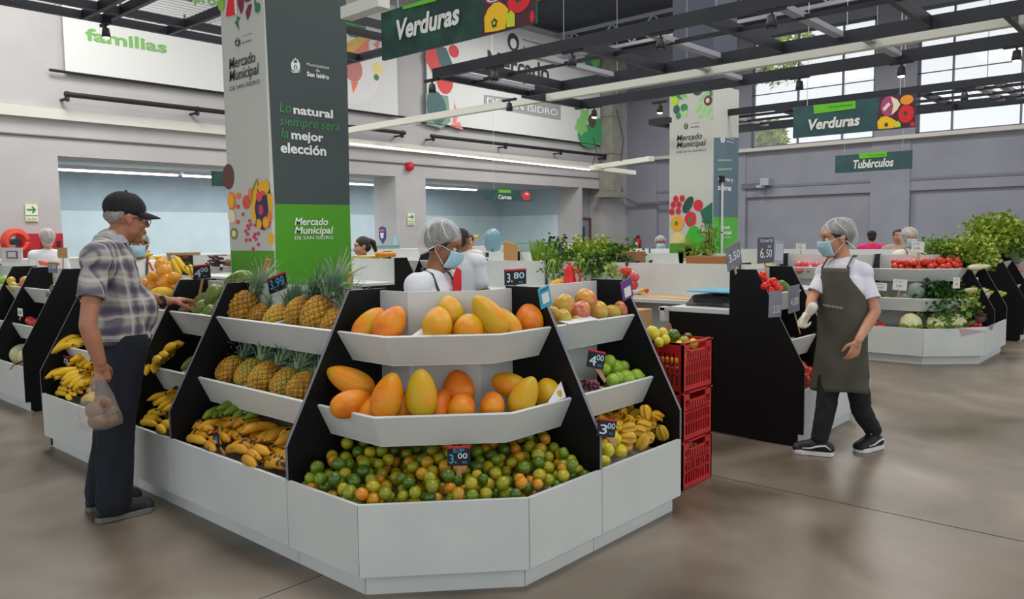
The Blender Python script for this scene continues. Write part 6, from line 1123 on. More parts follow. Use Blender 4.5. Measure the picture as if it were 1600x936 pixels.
class Person:
    def __init__(s, label, base, az, skin='tan', vox=.005):
        s.f = V((cos(radians(az)), sin(radians(az)), 0)); s.l = V((-s.f.y, s.f.x, 0)); s.c = V(base)
        s.t = thing('person', label, 'person', base); s.body = MB(); s.skin = SKIN[skin]; s.vox = vox
    def w(s, f, l, z): return s.c+s.f*f+s.l*l+V((0, 0, z))
    def head(s, hc, az, pitch=0, k=1.0, roll=0):
        """hc centre of the head; returns frame function"""
        R = Matrix.Rotation(radians(az), 3, 'Z') @ Matrix.Rotation(radians(pitch), 3, 'Y') @ Matrix.Rotation(radians(roll), 3, 'X'); s.R = R; s.hc = V(hc); s.k = k
        h = lambda x, y, z: s.hc+R@(V((x, y, z))*k); s.h = h; b = s.body
        def e(c, r, a=0): b.ell(h(*c), tuple(q*k for q in r), 20, 14, M=R @ Matrix.Rotation(a, 3, 'Y'))
        e((-.012, 0, .032), (.098, .077, .092)); e((.018, 0, -.025), (.074, .067, .09)); e((.045, 0, -.06), (.047, .046, .05)); e((.06, 0, -.095), (.026, .028, .022))
        e((.066, 0, .045), (.03, .056, .03)); e((.078, 0, .028), (.018, .05, .009)); 
        for y in (-1, 1): e((.05, .036*y, -.022), (.036, .027, .032)); e((.015, .046*y, -.05), (.045, .018, .04)); e((-.008, .077*y, -.004), (.017, .008, .03), -.2); e((-.014, .081*y, .012), (.014, .006, .016)); b.cone(h(.104, .012*y, -.022), h(.095, .014*y, -.024), .009*k, .008*k, 8)
        b.cone(h(.088, 0, .018), h(.113, 0, -.016), .0085*k, .0125*k, 10); b.cone(h(.088, 0, -.05), h(.09, 0, -.05), .018*k, .016*k, 10); e((.092, 0, -.052), (.012, .024, .007)); e((.089, 0, -.064), (.012, .021, .007)); e((.07, 0, -.085), (.02, .025, .016))
    def eyes(s, open_=1):
        for y in (-1, 1):
            q = MB().ell(s.h(.074, .031*y, .008), .0125*s.k, 12, 8); e = part('eye', q, EYEW, s.t, smooth=True); part('iris', MB().ell(s.h(.083, .031*y, .007), .0055*s.k, 10, 6), IRIS, e, smooth=True)
            q = MB(); q.tube([s.h(.088, .014*y, .03), s.h(.092, .03*y, .035), s.h(.08, .05*y, .03)], [.003*s.k, .0042*s.k, .002*s.k], 6); part('eyebrow', q, s.hair, s.t, smooth=True)
    def lips(s):
        q = MB().ell(s.h(.1015, 0, -.0545), (.006*s.k, .021*s.k, .0045*s.k), 12, 8, M=s.R).ell(s.h(.0995, 0, -.0625), (.006*s.k, .018*s.k, .005*s.k), 12, 8, M=s.R); part('lips', q, LIPM, s.t, smooth=True)
    def mask(s):
        q = MB(); N, K = 14, 8; b = 0
        for i in range(K+1):
            v = i/K
            for j in range(N+1):
                u = j/N*2-1; y = .075*u*(1-.12*v); x = .121-.054*u*u+.012*(1-abs(2*v-.8))*(1-u*u)-.022*v*v; z = .002-.098*v+.004*sin(v*18); q.v.append(tuple(s.h(x, y, z)))
        for i in range(K):
            for j in range(N): a = i*(N+1)+j; q.f.append((a, a+1, a+N+2, a+N+1)); q.m.append(0)
        o = part('face_mask', q, MASKM, s.t, smooth=True); m = o.modifiers.new('so', 'SOLIDIFY'); m.thickness = .002
        for y in (-1, 1): part('ear_loop', MB().tube([s.h(.06, .067*y, 0), s.h(.02, .084*y, .012), s.h(-.02, .088*y, .01), s.h(-.018, .086*y, -.02), s.h(.045, .068*y, -.085)], .0016, 5), STRAP, o)
    def net(s, big=1.0, dx=0, dz=0, hair=True):
        if hair: s.scalp(1)
        q = MB(); N, K = 56, 26; q.v.append(tuple(s.h(-.02+dx, 0, .05+.088*big+dz)))
        for i in range(1, K+1):
            t = i/K*2.02
            for j in range(N):
                a = 2*pi*j/N; r = 1+.022*sin(a*11+3*sin(t*4))*min(1, t)+.014*sin(a*23+t*5); cl = 1 if t < 1.5 else 1-(t-1.5)*.42
                x, y, z = sin(t)*cos(a), sin(t)*sin(a), cos(t); zz = (.105*big if z > 0 else .10)*z*r
                q.v.append(tuple(s.h(-.022+dx+(.118*big if x < 0 else .112)*x*r*cl, .097*big*y*r*cl, .042+dz*max(0, z)+zz+ (.028 if x > 0 else -.018)*abs(x)*(t > .9)*(t-.9)*(1 if x > 0 else 4.2))))
        for j in range(N): q.f.append((0, 1+j, 1+(j+1) % N)); q.m.append(0)
        for i in range(K-1):
            for j in range(N): a = 1+i*N+j; b = 1+i*N+(j+1) % N; q.f.append((a, a+N, b+N, b)); q.m.append(0)
        o = part('hairnet', q, NETM, s.t, smooth=True)
        e = [q.v[1+(K-1)*N+j] for j in range(N)]; part('elastic_band', MB().tube([V(v) for v in e]+[V(e[0])], .0045, 6), NETS, o, smooth=True)
        for k in range(7):
            a0 = k*.9; pts = [V(q.v[1+min(K-1, 3+i*3)*N+int((a0+i*.16)/(2*pi)*N) % N]) for i in range(7)]; part('fold', MB().tube(pts, [.0012, .002, .0025, .0025, .0025, .002, .0015], 5), NETS, o, smooth=True)
    def scalp(s, up=0, low=0, m=None):
        lw = .03 if up else 0
        q = MB().ell(s.h(-.02, 0, .04), (.101*s.k, .082*s.k, .095*s.k), 24, 16, M=s.R).ell(s.h(-.045, 0, -.005+lw), (.07*s.k, .076*s.k, .07*s.k), 20, 14, M=s.R); fuse('hair', q, m or s.hair, .006, 2, s.t)
    def neck(s, base, r=.056): s.body.cone(V(base), s.h(-.012, 0, -.05), r*1.05, r*.95, 16)
    def torso(s, P, mb, g=0.0, chest=.165, waist=.15, hips=.165, belly=0, dep=.62, sh=.07, low=None):
        """P: dict pelvis, chest, neck, shl, shr points"""
        f = s.f; c0, c1, nk = P['pelvis'], P['chest'], P['neck']; wst = c0.lerp(c1, .45)
        mb.cone(c0, wst, hips+g, waist+g, 22, (f, dep)); mb.cone(wst, c1, waist+g, chest+g, 22, (f, dep)); mb.cone(c1, c1.lerp(nk, .55), chest*.97+g, .10+g, 22, (f, dep))
        if belly: mb.ell(wst+f*belly+V((0, 0, -.03)), (.13+g, .135+g, .14+g), 20, 12)
        for k in ('shl', 'shr'): mb.cone(nk.lerp(c1, .25), P[k], .06+g, sh+g, 14, (f, .9)); mb.cone(c1.lerp(P[k], .35), P[k], .09+g, sh+g, 14, (f, .8))
    def arm(s, sh, el, wr, mb=None, r=(.05, .042, .026), g=0): mb = mb or s.body; mb.cone(sh, el, r[0]+g, r[1]*.9+g, 14); mb.cone(el, V(el).lerp(V(wr), .35), r[1]*.92+g, r[1]*.95+g, 14); mb.cone(V(el).lerp(V(wr), .35), wr, r[1]*.95+g, r[2]+g, 14)
    def leg(s, hp, kn, an, mb=None, r=(.085, .058, .04), g=0): mb = mb or s.body; mb.cone(hp, kn, r[0]+g, r[1]+g, 16); mb.cone(kn, V(kn).lerp(V(an), .35), r[1]+g, r[1]*.98+g, 16); mb.cone(V(kn).lerp(V(an), .35), an, r[1]*.98+g, r[2]+g, 16)
    def shoe(s, an, toe_dir, L=.27, m=None, sole=None, name='shoe', stripe=None, lift=0):
        d = V(toe_dir).normalized(); a = V(an); z = V((0, 0, 1)); l = z.cross(d); hz = V((a.x, a.y, 0)); q = MB()
        kk = L/.3; heel = hz-d*.06*kk; toe = hz+d*(.155*kk)
        q.cone(heel+z*.05, hz+z*.07+d*.03, .042, .046, 14, (l, .85)); q.cone(hz+z*.06+d*.03, toe+z*.038, .046, .036, 14, (l, 1.1)); q.cone(a, hz+z*.06, .046, .045, 14); q.cone(toe+z*.036-l*.008, toe+z*.036+l*.008, .038, .038, 12, (z, .8))
        o = fuse(name, q, m, .005, 3, s.t); q = MB(); pts = []
        out = [(-.105, .0, ), (-.09, .032), (-.03, .042), (.05, .045), (.12, .052), (.165, .045), (.19, .02), (.195, 0)]; k = L/.30
        pl = [hz+d*x*k+l*y for x, y in out]+[hz+d*x*k-l*y for x, y in reversed(out[1:-1])]; q.slab([p+z*.001 for p in pl], z*.028); part('sole', q, sole, o, bevel=.004)
        if stripe:
            for sd in (-1, 1): part('side_stripe', MB().tube([hz-d*.075+l*.045*sd+z*.05, hz-d*.04+l*.047*sd+z*.075, hz-d*.0+l*.049*sd+z*.068, hz+d*.05+l*.052*sd+z*.05, hz+d*.1+l*.05*sd+z*.045], [.003, .005, .006, .005, .003], 6), stripe, o, smooth=True)
            part('laces', MB().tube([hz+d*.05+z*.088+l*.025, hz+d*.07+z*.085-l*.025, hz+d*.09+z*.078+l*.022, hz+d*.11+z*.07-l*.02], .004, 6), stripe, o)
        return o
    def hem(s, p, q, r, m, nm='sleeve_hem'):
        d = (V(q)-V(p)).normalized(); u = d.orthogonal().normalized(); w2 = d.cross(u)
        part(nm, MB().tube([V(q)+(u*cos(2*pi*i/18)+w2*sin(2*pi*i/18))*r for i in range(19)], .009, 6, sx=.6), m, s.t, smooth=True)
    def finish(s, sm=8): return fuse('body', s.body, s.skin, s.vox, sm, s.t)
def shape(s, name, fn, m, parent=None, thick=.003, nu=20, nv=16):
    """open cloth sheet from fn(u,v)"""
    q = MB()
    for i in range(nv+1):
        for j in range(nu+1): q.v.append(tuple(fn(j/nu, i/nv)))
    for i in range(nv):
        for j in range(nu): a = i*(nu+1)+j; q.f.append((a, a+1, a+nu+2, a+nu+1)); q.m.append(0)
    o = part(name, q, m, parent or s.t, smooth=True); mo = o.modifiers.new('so', 'SOLIDIFY'); mo.thickness = thick; return o
def plaid():
    m = bpy.data.materials.new('plaid_cotton'); m.use_nodes = True; L = m.node_tree.links; b = m.node_tree.nodes['Principled BSDF']; b.inputs['Roughness'].default_value = .85
    tc = nd(m, 'ShaderNodeTexCoord'); nz = nd(m, 'ShaderNodeTexNoise'); nz.inputs['Scale'].default_value = 4; L.new(tc.outputs['Object'], nz.inputs['Vector'])
    mixv = nd(m, 'ShaderNodeMix', data_type='RGBA'); mixv.inputs[0].default_value = .09; L.new(tc.outputs['Object'], mixv.inputs[6]); L.new(nz.outputs['Color'], mixv.inputs[7])
    sp = nd(m, 'ShaderNodeSeparateXYZ'); L.new(mixv.outputs[2], sp.inputs[0])
    def band(src, f, ph, lo, hi):
        a = nd(m, 'ShaderNodeMath', operation='MULTIPLY_ADD'); a.inputs[1].default_value = f; a.inputs[2].default_value = ph; L.new(src, a.inputs[0]); s_ = nd(m, 'ShaderNodeMath', operation='SINE'); L.new(a.outputs[0], s_.inputs[0])
        r = nd(m, 'ShaderNodeMapRange'); r.inputs[1].default_value = lo; r.inputs[2].default_value = hi; L.new(s_.outputs[0], r.inputs[0]); return r.outputs[0]
    def mx(a, fac, k, col):
        mu = nd(m, 'ShaderNodeMath', operation='MULTIPLY'); mu.inputs[1].default_value = k; L.new(fac, mu.inputs[0]); x = nd(m, 'ShaderNodeMix', data_type='RGBA'); L.new(mu.outputs[0], x.inputs[0]); L.new(a, x.inputs[6]) if not isinstance(a, str) else None
        if isinstance(a, str): x.inputs[6].default_value = lin(a)
        x.inputs[7].default_value = lin(col); return x.outputs[2]
    xy = nd(m, 'ShaderNodeMath', operation='ADD'); L.new(sp.outputs[0], xy.inputs[0]); L.new(sp.outputs[1], xy.inputs[1])
    c = mx('#a8a19c', band(sp.outputs[2], 62, 0, .0, .9), .72, '#303052'); c = mx(c, band(xy.outputs[0], 68, 1, .0, .9), .62, '#303052'); c = mx(c, band(sp.outputs[2], 68, 2.6, .75, .95), .45, '#dcd6cc'); c = mx(c, band(xy.outputs[0], 75, 3.6, .75, .95), .45, '#d8d2c8')
    L.new(c, b.inputs['Base Color']); return m
def V3(p): return V(p)
# --- the man in the cap
m_ = Person('elderly man in black cap, plaid shirt and jeans reaching for mangoes, holding a bag', (1.66, 4.33, 0), 0, 'tan', .0045); m_.hair = HAIRG
Yc = 4.33
P = dict(pelvis=py(188, 520, Yc), chest=py(172, 425, Yc), neck=py(172, 378, Yc), shr=py(151, 405, 4.16), shl=py(188, 406, 4.51))
m_.head(py(197, 343, Yc), -4, 8, 1.0); m_.neck(P['neck']+V((0, 0, -.03)), .06)
m_.torso(P, m_.body, 0, .15, .14, .15, .05, .72)
er = py(137, 508, 4.08); wr = py(156, 566, 4.06); m_.arm(P['shr'], er, wr, r=(.05, .045, .03)); handm(m_.body, wr, V((.12, 0, -1)), V((0, 1, -.1)), V((1, 0, 0)), 1.0, (.9, 1.0, .6), .02, (.7, .6))
el = V((P['shl'].x+.06, 4.60, 1.15)); wl = px(262, 471, 1.98); m_.arm(P['shl'], el, wl, r=(.05, .044, .028)); hd = (px(300, 465, 2.12)-px(262, 471, 1.98)).normalized(); handm(m_.body, wl, hd, V((0, .1, -1)), V((0, -1, .15)), 1.05, (.35, .5, .4), .03, (.5, .6))
hpR, hpL = P['pelvis']+V((0, -.085, -.02)), P['pelvis']+V((0, .085, -.02))
knR, anR = py(182, 650, 4.25), V((1.60, 4.24, .09)); knL, anL = py(180, 640, 4.44), V((1.63, 4.46, .09))
m_.leg(hpR, knR, anR, r=(.07, .05, .036)); m_.leg(hpL, knL, anL, r=(.07, .05, .036)); m_.finish()
m_.eyes(); m_.lips()
PL = plaid(); q = MB(); m_.torso(P, q, .016, .15, .145, .15, .062, .74); q.cone(P['pelvis']+V((0, 0, .03)), P['pelvis']+V((0, 0, -.1)), .168, .17, 22, (m_.f, .84)); q.cone(P['shr'], P['shr'].lerp(er, .56), .058, .066, 16); q.cone(P['shl'], P['shl'].lerp(el, .6), .058, .066, 16); q.cone(P['neck']+V((0, 0, -.06)), P['neck']+V((.0, 0, .0)), .075, .068, 16)
o = fuse('plaid_shirt', q, PL, .008, 4, m_.t, folds(7, .009)); cut(o, P['pelvis']+V((0, 0, -.03)), (0, 0, -1)); e1 = P['shr'].lerp(er, .58); cut(o, e1, er-P['shr'], .14); m_.hem(P['shr'], e1, .063, PL); e2 = P['shl'].lerp(el, .62); cut(o, e2, el-P['shl'], .1)
q = MB(); nb = P['neck']; 
for k in range(2): pass
shape(m_, 'collar', lambda u, v: nb+V((cos((u-.5)*5.2+pi)*-1*(.066+.022*v)*-1, sin((u-.5)*5.2+pi)*(.07+.02*v), .035-.042*v+(.0))) , mat('#a8a7b0', .85, name='collar_cotton'), thick=.003)
JEAN = noisy('dark_denim', [(.3, '#0a0d16'), (.55, '#0f1624'), (.8, '#17243c')], 6, .85, bump=.2, bscale=120, stretch=(1, 1, .4))
q = MB(); q.cone(P['pelvis']+V((0, 0, .02)), P['pelvis']+V((0, 0, -.06)), .158, .165, 22, (m_.f, .80)); m_.leg(hpR+V((0, 0, -.02)), knR, anR+V((-.01, 0, .0)), q, (.10, .092, .088), .0); m_.leg(hpL+V((0, 0, -.02)), knL, anL+V((-.01, 0, .0)), q, (.10, .092, .088), .0)
o = fuse('jeans', q, JEAN, .008, 4, m_.t, folds(9, .007, (1, 1, .6))); cut(o, V((1.6, 4.3, .035)), (0, 0, -1)); cut(o, P['pelvis']+V((0, 0, .0)), (0, 0, 1))
q = MB(); n = 26; bp = P['pelvis']+V((0, 0, -.045)); pts = [bp+V((cos(2*pi*i/n)*.136, sin(2*pi*i/n)*.166, 0)) for i in range(n+1)]; q.tube(pts, .018, 8, sx=.35); part('belt', q, mat('#151315', .4, name='black_leather'), m_.t, smooth=True)
q = MB().tube([wl-hd*.03+V((0, cos(a)*.031, sin(a)*.031)) for a in [2*pi*i/16 for i in range(17)]], .009, 6); part('wristwatch', q, mat('#19191b', .5, name='watch_strap'), m_.t)
SH = mat('#1d2026', .6, name='dark_trainer'); SO = mat('#6f7068', .7, name='grey_sole'); m_.shoe(anR, V((1, -.05, 0)), .30, SH, SO); m_.shoe(anL, V((1, .0, 0)), .30, SH, SO)
# cap and hair, glasses
h = m_.h
q = MB().ell(h(-.05, 0, .012), (.062, .074, .045), 20, 12, M=m_.R); q.ell(h(-.02, 0, .03), (.094, .081, .03), 20, 12, M=m_.R); fuse('hair', q, HAIRG, .005, 2, m_.t, folds(60, .002))
CAPM = noisy('cap_cloth', [(.3, '#17151a'), (.7, '#211e24')], 8, .85)
q = MB().ell(h(-.014, 0, .062), (.108, .089, .085), 26, 16, M=m_.R).ell(h(-.012, 0, .05), (.108, .09, .035), 26, 12, M=m_.R); o = fuse('cap', q, CAPM, .006, 3, m_.t, folds(16, .003))
qq = MB(); N = 16
for r_ in range(5):
    for j in range(N+1): a = (j/N-.5)*2.5; rr_ = .088+.085*r_/4*cos(a*.62); qq.v.append(tuple(h(.0+rr_*cos(a)*1.0, .082*sin(a)*(1-.12*r_/4), .048-.012*r_/4-.014*sin(a)**2*(1+r_*.2)-.008*(r_/4)**2)))
for r_ in range(4):
    for j in range(N): a = r_*(N+1)+j; qq.f.append((a, a+1, a+N+2, a+N+1)); qq.m.append(0)
v_ = part('visor', qq, CAPM, o, smooth=True); mo = v_.modifiers.new('so', 'SOLIDIFY'); mo.thickness = .005
part('cap_button', MB().ell(h(-.014, 0, .148), .008, 8, 6), CAPM, o, smooth=True)
q = MB(); GL = mat('#3a3430', .3, name='spectacle_frame')
for y in (-1, 1): q.tube([h(.108, .032*y+.021*cos(a), .004+.016*sin(a)) for a in [2*pi*i/14 for i in range(15)]], .0018, 5); q.tube([h(.106, .054*y, .008), h(.06, .073*y, .01), h(-.005, .08*y, .008)], .0018, 5)
q.tube([h(.108, -.011, .006), h(.113, 0, .01), h(.108, .011, .006)], .0018, 5); part('spectacles', q, GL, m_.t)
# --- worker with apron, walking
w_ = Person('walking worker in hairnet, blue mask, white t-shirt and long olive apron', (5.22, 1.84, 0), 168, 'light', .0045); w_.hair = HAIRD
Xc = 5.22
P = dict(pelvis=px(1317, 535, Xc), chest=px(1318, 450, Xc), neck=px(1318, 408, Xc), shl=px(1348, 427, Xc+.02), shr=px(1290, 427, Xc-.0))
w_.head(px(1308, 374, Xc), 128, 8, 1.0); w_.neck(P['neck']+V((0, 0, -.02)), .05); w_.torso(P, w_.body, -.004, .125, .12, .135, 0, .66, .045)
er = px(1273, 468, 5.12)+V((0, .02, 0)); wr = px(1265, 487, 4.98); w_.arm(P['shr'], er, wr, r=(.042, .036, .025))
el = px(1368, 487, 5.2); wl = px(1341, 532, 5.05); w_.arm(P['shl'], el, wl, r=(.044, .037, .025)); handm(w_.body, wl, px(1330, 565, 5.02)-wl, V((.6, .7, 0)), V((-.7, .5, 0)), .95, (.35, .4, .3), .03, (.4, .3))
aF, aB = V((5.085, 1.90, .085)), V((5.44, 1.68, .10)); hR = P['pelvis']+w_.l*-.075+V((0, 0, -.03)); hL = P['pelvis']+w_.l*.075+V((0, 0, -.03))
kR = px(1290, 645, 5.12); kL = px(1345, 640, 5.25); w_.leg(hR, kR, aF, r=(.06, .04, .032)); w_.leg(hL, kL, aB, r=(.06, .04, .032)); w_.finish()
w_.eyes(); w_.net(.93, 0, 0); w_.mask()
q = MB(); w_.torso(P, q, .016, .135, .128, .14, 0, .72, .052); q.cone(P['shr'], P['shr'].lerp(er, .66), .048, .053, 16); q.cone(P['shl'], P['shl'].lerp(el, .62), .05, .055, 16)
TEE = noisy('white_cotton', [(.3, '#d9d8e2'), (.7, '#e4e3ea')], 6, .85); o = fuse('t_shirt', q, TEE, .007, 4, w_.t, folds(9, .006)); e1, e2 = P['shr'].lerp(er, .7), P['shl'].lerp(el, .66); cut(o, e1, er-P['shr'], .1); cut(o, e2, el-P['shl'], .1); w_.hem(P['shr'], e1, .05, TEE); w_.hem(P['shl'], e2, .053, TEE)
q = MB(); PANT = noisy('black_trousers', [(.3, '#101014'), (.7, '#1a1a20')], 8, .85); q.cone(P['pelvis']+V((0, 0, 0)), P['pelvis']+V((0, 0, -.05)), .145, .15, 20, (w_.f, .75)); w_.leg(hR, kR, aF+V((0, 0, .03)), q, (.082, .062, .052)); w_.leg(hL, kL, aB+V((0, 0, .03)), q, (.082, .062, .052)); o = fuse('trousers', q, PANT, .008, 4, w_.t, folds(12, .007, (1, 1, .8))); cut(o, V((5.2, 1.8, .075)), (0, 0, -1))
APR = noisy('olive_apron_cloth', [(.3, '#46443a'), (.7, '#57554a')], 5, .85); pc = P['pelvis']; ch = P['chest']
ztop = px(1310, 413, Xc).z-.02; zb_ = .42
def apron(u, v):
    z = ztop+(zb_-ztop)*v; k = min(1, max(0, (ch.z-z+.08)/.16)); half = .62+(1.55-.62)*k**1.2; a = (u-.5)*2*half; c = pc.lerp(ch, min(1, max(0, (z-pc.z)/(ch.z-pc.z)))); low = max(0, (pc.z-z)/.5)
    rx = .118+.03*low+.012*sin(a*6+z*3)*low; ry = .168+.045*low; d = w_.f*cos(a)*rx+w_.l*sin(a)*ry
    return V((c.x, c.y, z))+d+w_.f*.0+V((0, .02*low, .02*sin(a*2)*low))
ap = shape(w_, 'apron', apron, APR, thick=.004, nu=30, nv=30)
for s_ in (-1, 1):
    a0 = apron(.5+.47*s_, 0); nk = P['neck']; part('apron_strap', MB().tube([a0, nk+w_.f*.095+w_.l*.085*s_+V((0, 0, -.03)), nk+w_.f*.03+w_.l*.082*s_+V((0, 0, .035)), nk-w_.f*.06+w_.l*.05*s_+V((0, 0, .03))], .011, 8, sx=.4), APR, ap, smooth=True)
q = MB(); a0 = apron(.36, .30); a1 = apron(.66, .30); e = (a1-a0); q.tube([a0+w_.f*.022+e*(.05+.9*i/24)+V((0, 0, -.012*i/24+.009*sin(i*1.9))) for i in range(25)], .0022, 5); part('stitched_lettering', q, mat('#b9b6a8', .8, name='cream_thread'), ap)
GLV = mat('#ded9c4', .6, name='latex_glove'); q = MB(); handm(q, wr, V((-.1, .5, -.8)), V((-.3, -.6, -.3)), V((-.8, 0, .2)), .98, (.9, 1.0, .6), .02, (.7, .6)); q.cone(wr+V((.0, -.02, .03)), wr, .032, .029, 14); fuse('latex_glove', q, GLV, .0035, 2, w_.t)
SK = mat('#17181d', .6, name='black_canvas'); SW = mat('#e2e2e0', .6, name='white_rubber'); w_.shoe(aF, V((-.23, .97, 0)), .255, SK, SW, stripe=SW); w_.shoe(aB, V((-.94, .35, 0)), .25, SK, SW, stripe=SW)
for a_ in (aF, aB): part('sock', MB().cone(a_+V((0, 0, .05)), a_+V((0, 0, -.01)), .042, .044, 14), SW, w_.t, smooth=True)
# --- masked seller behind the papayas
s_ = Person('masked seller in hairnet and white shirt with dark apron straps, behind the papayas', (3.2, 3.42, 0), 283, 'brown', .0045); s_.hair = HAIRD
Yc = 3.42
hcen = py(692, 386, Yc); P = dict(neck=py(678, 428, Yc), chest=py(676, 475, Yc), pelvis=py(676, 590, Yc)); P['shl'] = P['neck']+s_.l*.17+V((0, 0, -.06)); P['shr'] = P['neck']-s_.l*.17+V((0, 0, -.065))
s_.head(hcen, 303, 18, 1.06); s_.neck(P['neck']+V((0, 0, -.03)), .056); s_.torso(P, s_.body, 0, .155, .14, .15, 0, .68)
eR = P['shr']+V((-.03, -.02, -.27)); eL = P['shl']+V((.04, 0, -.27)); wR_ = eR+s_.f*.2+V((0, 0, -.08)); wL_ = eL+s_.f*.2+V((0, 0, -.08)); s_.arm(P['shr'], eR, wR_); s_.arm(P['shl'], eL, wL_)
for a, b, sg in ((wR_, eR, 1), (wL_, eL, -1)): handm(s_.body, a, a-b, V((0, 0, -1)), s_.l*sg, .95)
for sg in (-1, 1): s_.leg(P['pelvis']+s_.l*.08*sg, P['pelvis']+s_.l*.09*sg+V((0, 0, -.42)), V((P['pelvis'].x, P['pelvis'].y, .08))+s_.l*.09*sg)
s_.finish(); s_.eyes(); s_.net(1.04, -.004, .004); s_.mask()
q = MB(); s_.torso(P, q, .014, .16, .15, .155, 0, .72, .066); q.cone(P['shr'], P['shr'].lerp(eR, .7), .068, .072, 16); q.cone(P['shl'], P['shl'].lerp(eL, .7), .068, .072, 16); TEE2 = noisy('white_shirt', [(.3, '#dcdde4'), (.7, '#e6e7ec')], 6, .85); fuse('white_shirt', q, TEE2, .007, 4, s_.t, folds(8, .006))
q = MB(); q.cone(P['pelvis'], P['pelvis']+V((0, 0, -.05)), .15, .155, 20, (s_.f, .75))
for sg in (-1, 1): s_.leg(P['pelvis']+s_.l*.08*sg, P['pelvis']+s_.l*.09*sg+V((0, 0, -.42)), V((P['pelvis'].x, P['pelvis'].y, .1))+s_.l*.09*sg, q, (.09, .075, .06)); s_.shoe(V((P['pelvis'].x, P['pelvis'].y, .08))+s_.l*.09*sg, s_.f, .26, SK, SW)
fuse('trousers', q, PANT, .01, 3, s_.t)
ch = P['chest']; pc = P['pelvis']; APD = mat('#4b4a49', .85, name='dark_apron')
ap = shape(s_, 'apron', lambda u, v: V((ch.x, ch.y, 1.13-.7*v))+s_.f*cos((u-.5)*2*(.55+.9*min(1, v*3)))*.135+s_.l*sin((u-.5)*2*(.55+.9*min(1, v*3)))*.19, APD, thick=.004)
for sg in (-1, 1): nk = P['neck']; part('apron_strap', MB().tube([V((ch.x, ch.y, 1.12))+s_.f*.125+s_.l*.1*sg, nk+s_.f*.105+s_.l*.10*sg+V((0, 0, -.10)), nk+s_.f*.05+s_.l*.085*sg+V((0, 0, -.0)), nk-s_.f*.04+s_.l*.07*sg+V((0, 0, .03))], .012, 8, sx=.4), APD, ap, smooth=True)
c = py(657, 441, 3.25); c = P['shr'].lerp(eR, .35)-s_.l*.073; u_ = s_.f; part('sleeve_badge', MB().slab([c+u_*a+V((0, 0, b)) for a, b in ((-.025, -.028), (.025, -.028), (.025, .028), (-.025, .028))], -s_.l*.004), CARD, s_.t); part('badge_mark', MB().slab([c-s_.l*.005+u_*a+V((0, 0, b)) for a, b in ((-.012, 0), (0, -.014), (.014, 0), (0, .014))], -s_.l*.002), mat('#a8324a', .7, name='badge_mark'), s_.t)
c = V((ch.x, ch.y, 1.27))+s_.f*.13+s_.l*.02; part('red_panel', MB().slab([c+s_.l*a+V((0, 0, b)) for a, b in ((.085, -.02), (.04, .0), (-.0, -.06), (-.0, -.16), (.085, -.16))], s_.f*.006), mat('#d3202a', .8, name='red_cloth'), s_.t)
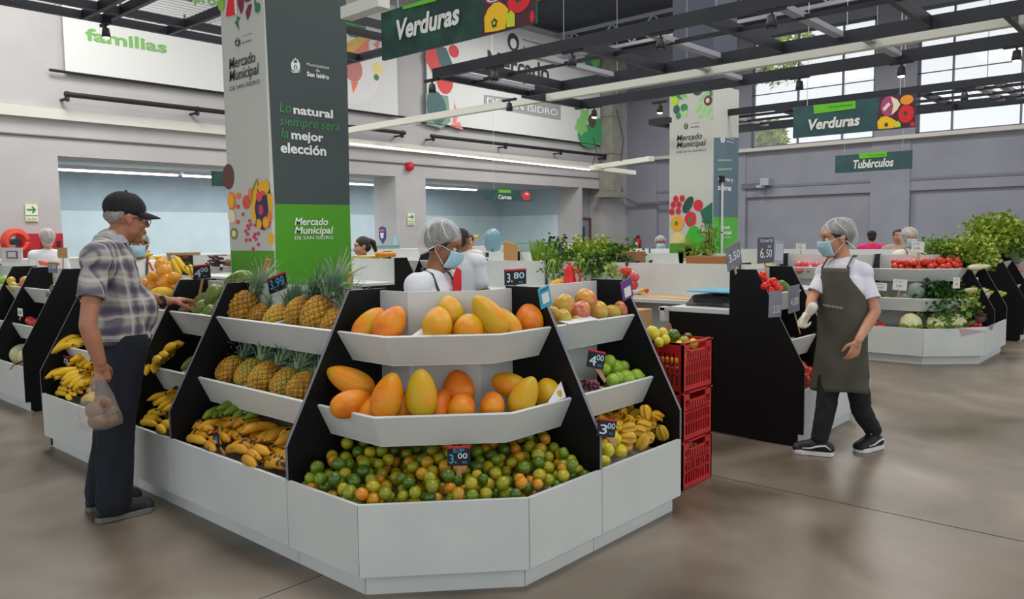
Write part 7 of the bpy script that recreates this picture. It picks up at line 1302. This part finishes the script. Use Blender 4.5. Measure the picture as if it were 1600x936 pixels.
# --- people farther away
def bystander(label, D, x, y, hpx, az, skin, hair, top, hz=None, net=False, mask=False, cap=None, haz=None, hat=None, tail=False, pitch=0, apron_=None, tall=None, sc=1.0):
    """head centre at pixel x,y; hpx = head height in px"""
    hc = pd(x, y, D); p = Person(label, (hc.x, hc.y, 0), az, skin, .009); p.hair = HAIRD if hair == 'dark' else HAIRG
    k = hpx*D/F/.235; p.head(hc, az if haz is None else haz, pitch, k)
    nk = V((hc.x, hc.y, hc.z-.155*k)); z0 = hc.z*.57
    P = dict(neck=nk, chest=nk-V((0, 0, .14)), pelvis=V((nk.x, nk.y, z0))); 
    for nm, sg in (('shl', 1), ('shr', -1)): P[nm] = nk+p.l*.165*sc*sg+V((0, 0, -.065))
    p.neck(nk-V((0, 0, .03)), .05); p.torso(P, p.body, 0, .14, .13, .14, 0, .66); q = MB(); p.torso(P, q, .016, .15*sc, .14*sc, .15*sc, 0, .72)
    for nm, sg in (('shl', 1), ('shr', -1)):
        e = P[nm]+p.l*.05*sg+V((0, 0, -.26)); w2 = e+p.f*.2+V((0, 0, -.06)); p.arm(P[nm], e, w2); handm(p.body, w2, p.f, V((0, 0, -1)), -p.l*sg, .95); q.cone(P[nm], P[nm].lerp(e, .75), .066, .07, 12)
    q2 = MB(); q2.cone(P['pelvis'], P['pelvis']-V((0, 0, .05)), .145, .15, 16, (p.f, .75))
    for sg in (-1, 1): a = V((nk.x, nk.y, .09))+p.l*.09*sg; kn = P['pelvis'].lerp(a, .5)+p.f*.02; p.leg(P['pelvis']+p.l*.08*sg, kn, a, r=(.06, .045, .035)); p.leg(P['pelvis']+p.l*.08*sg, kn, a, q2, (.09, .07, .06)); p.shoe(a, p.f, .26, SK, SO)
    p.finish(2); fuse('shirt', q, mat(top, .85, name='shirt_cloth'), .012, 3, p.t, folds(9, .006)); fuse('trousers', q2, PANT, .014, 2, p.t); p.eyes()
    if net: p.net(hat or 1.0)
    else: p.scalp()
    if mask: p.mask()
    else: p.lips()
    h = p.h
    if cap:
        o = fuse('cap', MB().ell(h(-.014, 0, .062), (.11*k, .092*k, .085*k), 20, 12, M=p.R).cone(h(.05, 0, .05), h(.14, 0, .04), .06*k, .05*k, 14, (p.R@V((0, 0, 1)), .15)), mat(cap, .85, name='cap_cloth_far'), .008, 2, p.t)
    if tail: fuse('ponytail', MB().cone(h(-.1, 0, .07), h(-.15, 0, .03), .03*k, .035*k).cone(h(-.15, 0, .03), h(-.16, 0, -.09), .035*k, .02*k), p.hair, .008, 2, p.t)
    if apron_: q = MB(); [q.tube([P['chest']+p.f*.12+p.l*.08*sg, nk+p.f*.09+p.l*.08*sg, nk+p.f*.0+p.l*.07*sg+V((0, 0, .04))], .012, 6, sx=.4) for sg in (-1, 1)]; part('apron_strap', q, mat(apron_, .85, name='strap_cloth'), p.t)
    return p
bystander('person in white with grey hairnet seen from behind at the left', 11.0, 74, 374, 28, 75, 'light', 'grey', '#e4e6ea', net=True, haz=80)
bystander('seller in hairnet and bright blue mask behind the man in the cap', 6.6, 216, 384, 41, 235, 'brown', 'dark', '#e3e0dc', net=True, mask=True, apron_='#4e4636', hat=.95)
bystander('dark haired woman with a ponytail right of the near pillar', 12.2, 566, 386, 29, 155, 'light', 'dark', '#3a2e30', tail=True, pitch=10)
bystander('worker in white seen from behind between the seller and the counter', 7.6, 722, 376, 35, 20, 'brown', 'dark', '#dfe2e8', haz=10)
bystander('smiling dark haired woman far behind the counter', 13.5, 733, 378, 22, 215, 'light', 'dark', '#d8d2d0')
bystander('seller in white hairnet and mask just left of the far pillar', 16.0, 1032, 381, 21, 215, 'brown', 'dark', '#e8e6e6', net=True, mask=True)
bystander('person in a bright pink top and dark hat, seen far behind the worker', 15.5, 1362, 371, 18, 25, 'light', 'dark', '#d81f6a', cap='#1c2030', sc=1.1)
bystander('dark haired person half hidden beside the woman in the big cap', 13.0, 1403, 370, 22, 200, 'light', 'dark', '#b89a8a')
bystander('masked woman in a big white cap behind the tomatoes', 10.9, 1422, 374, 28, 222, 'light', 'grey', '#e6dccf', net=True, mask=True, hat=1.15, apron_='#4a443c')
bystander('dark haired person behind the celery at the right edge', 12.9, 1566, 367, 24, 200, 'tan', 'dark', '#5a5f66')
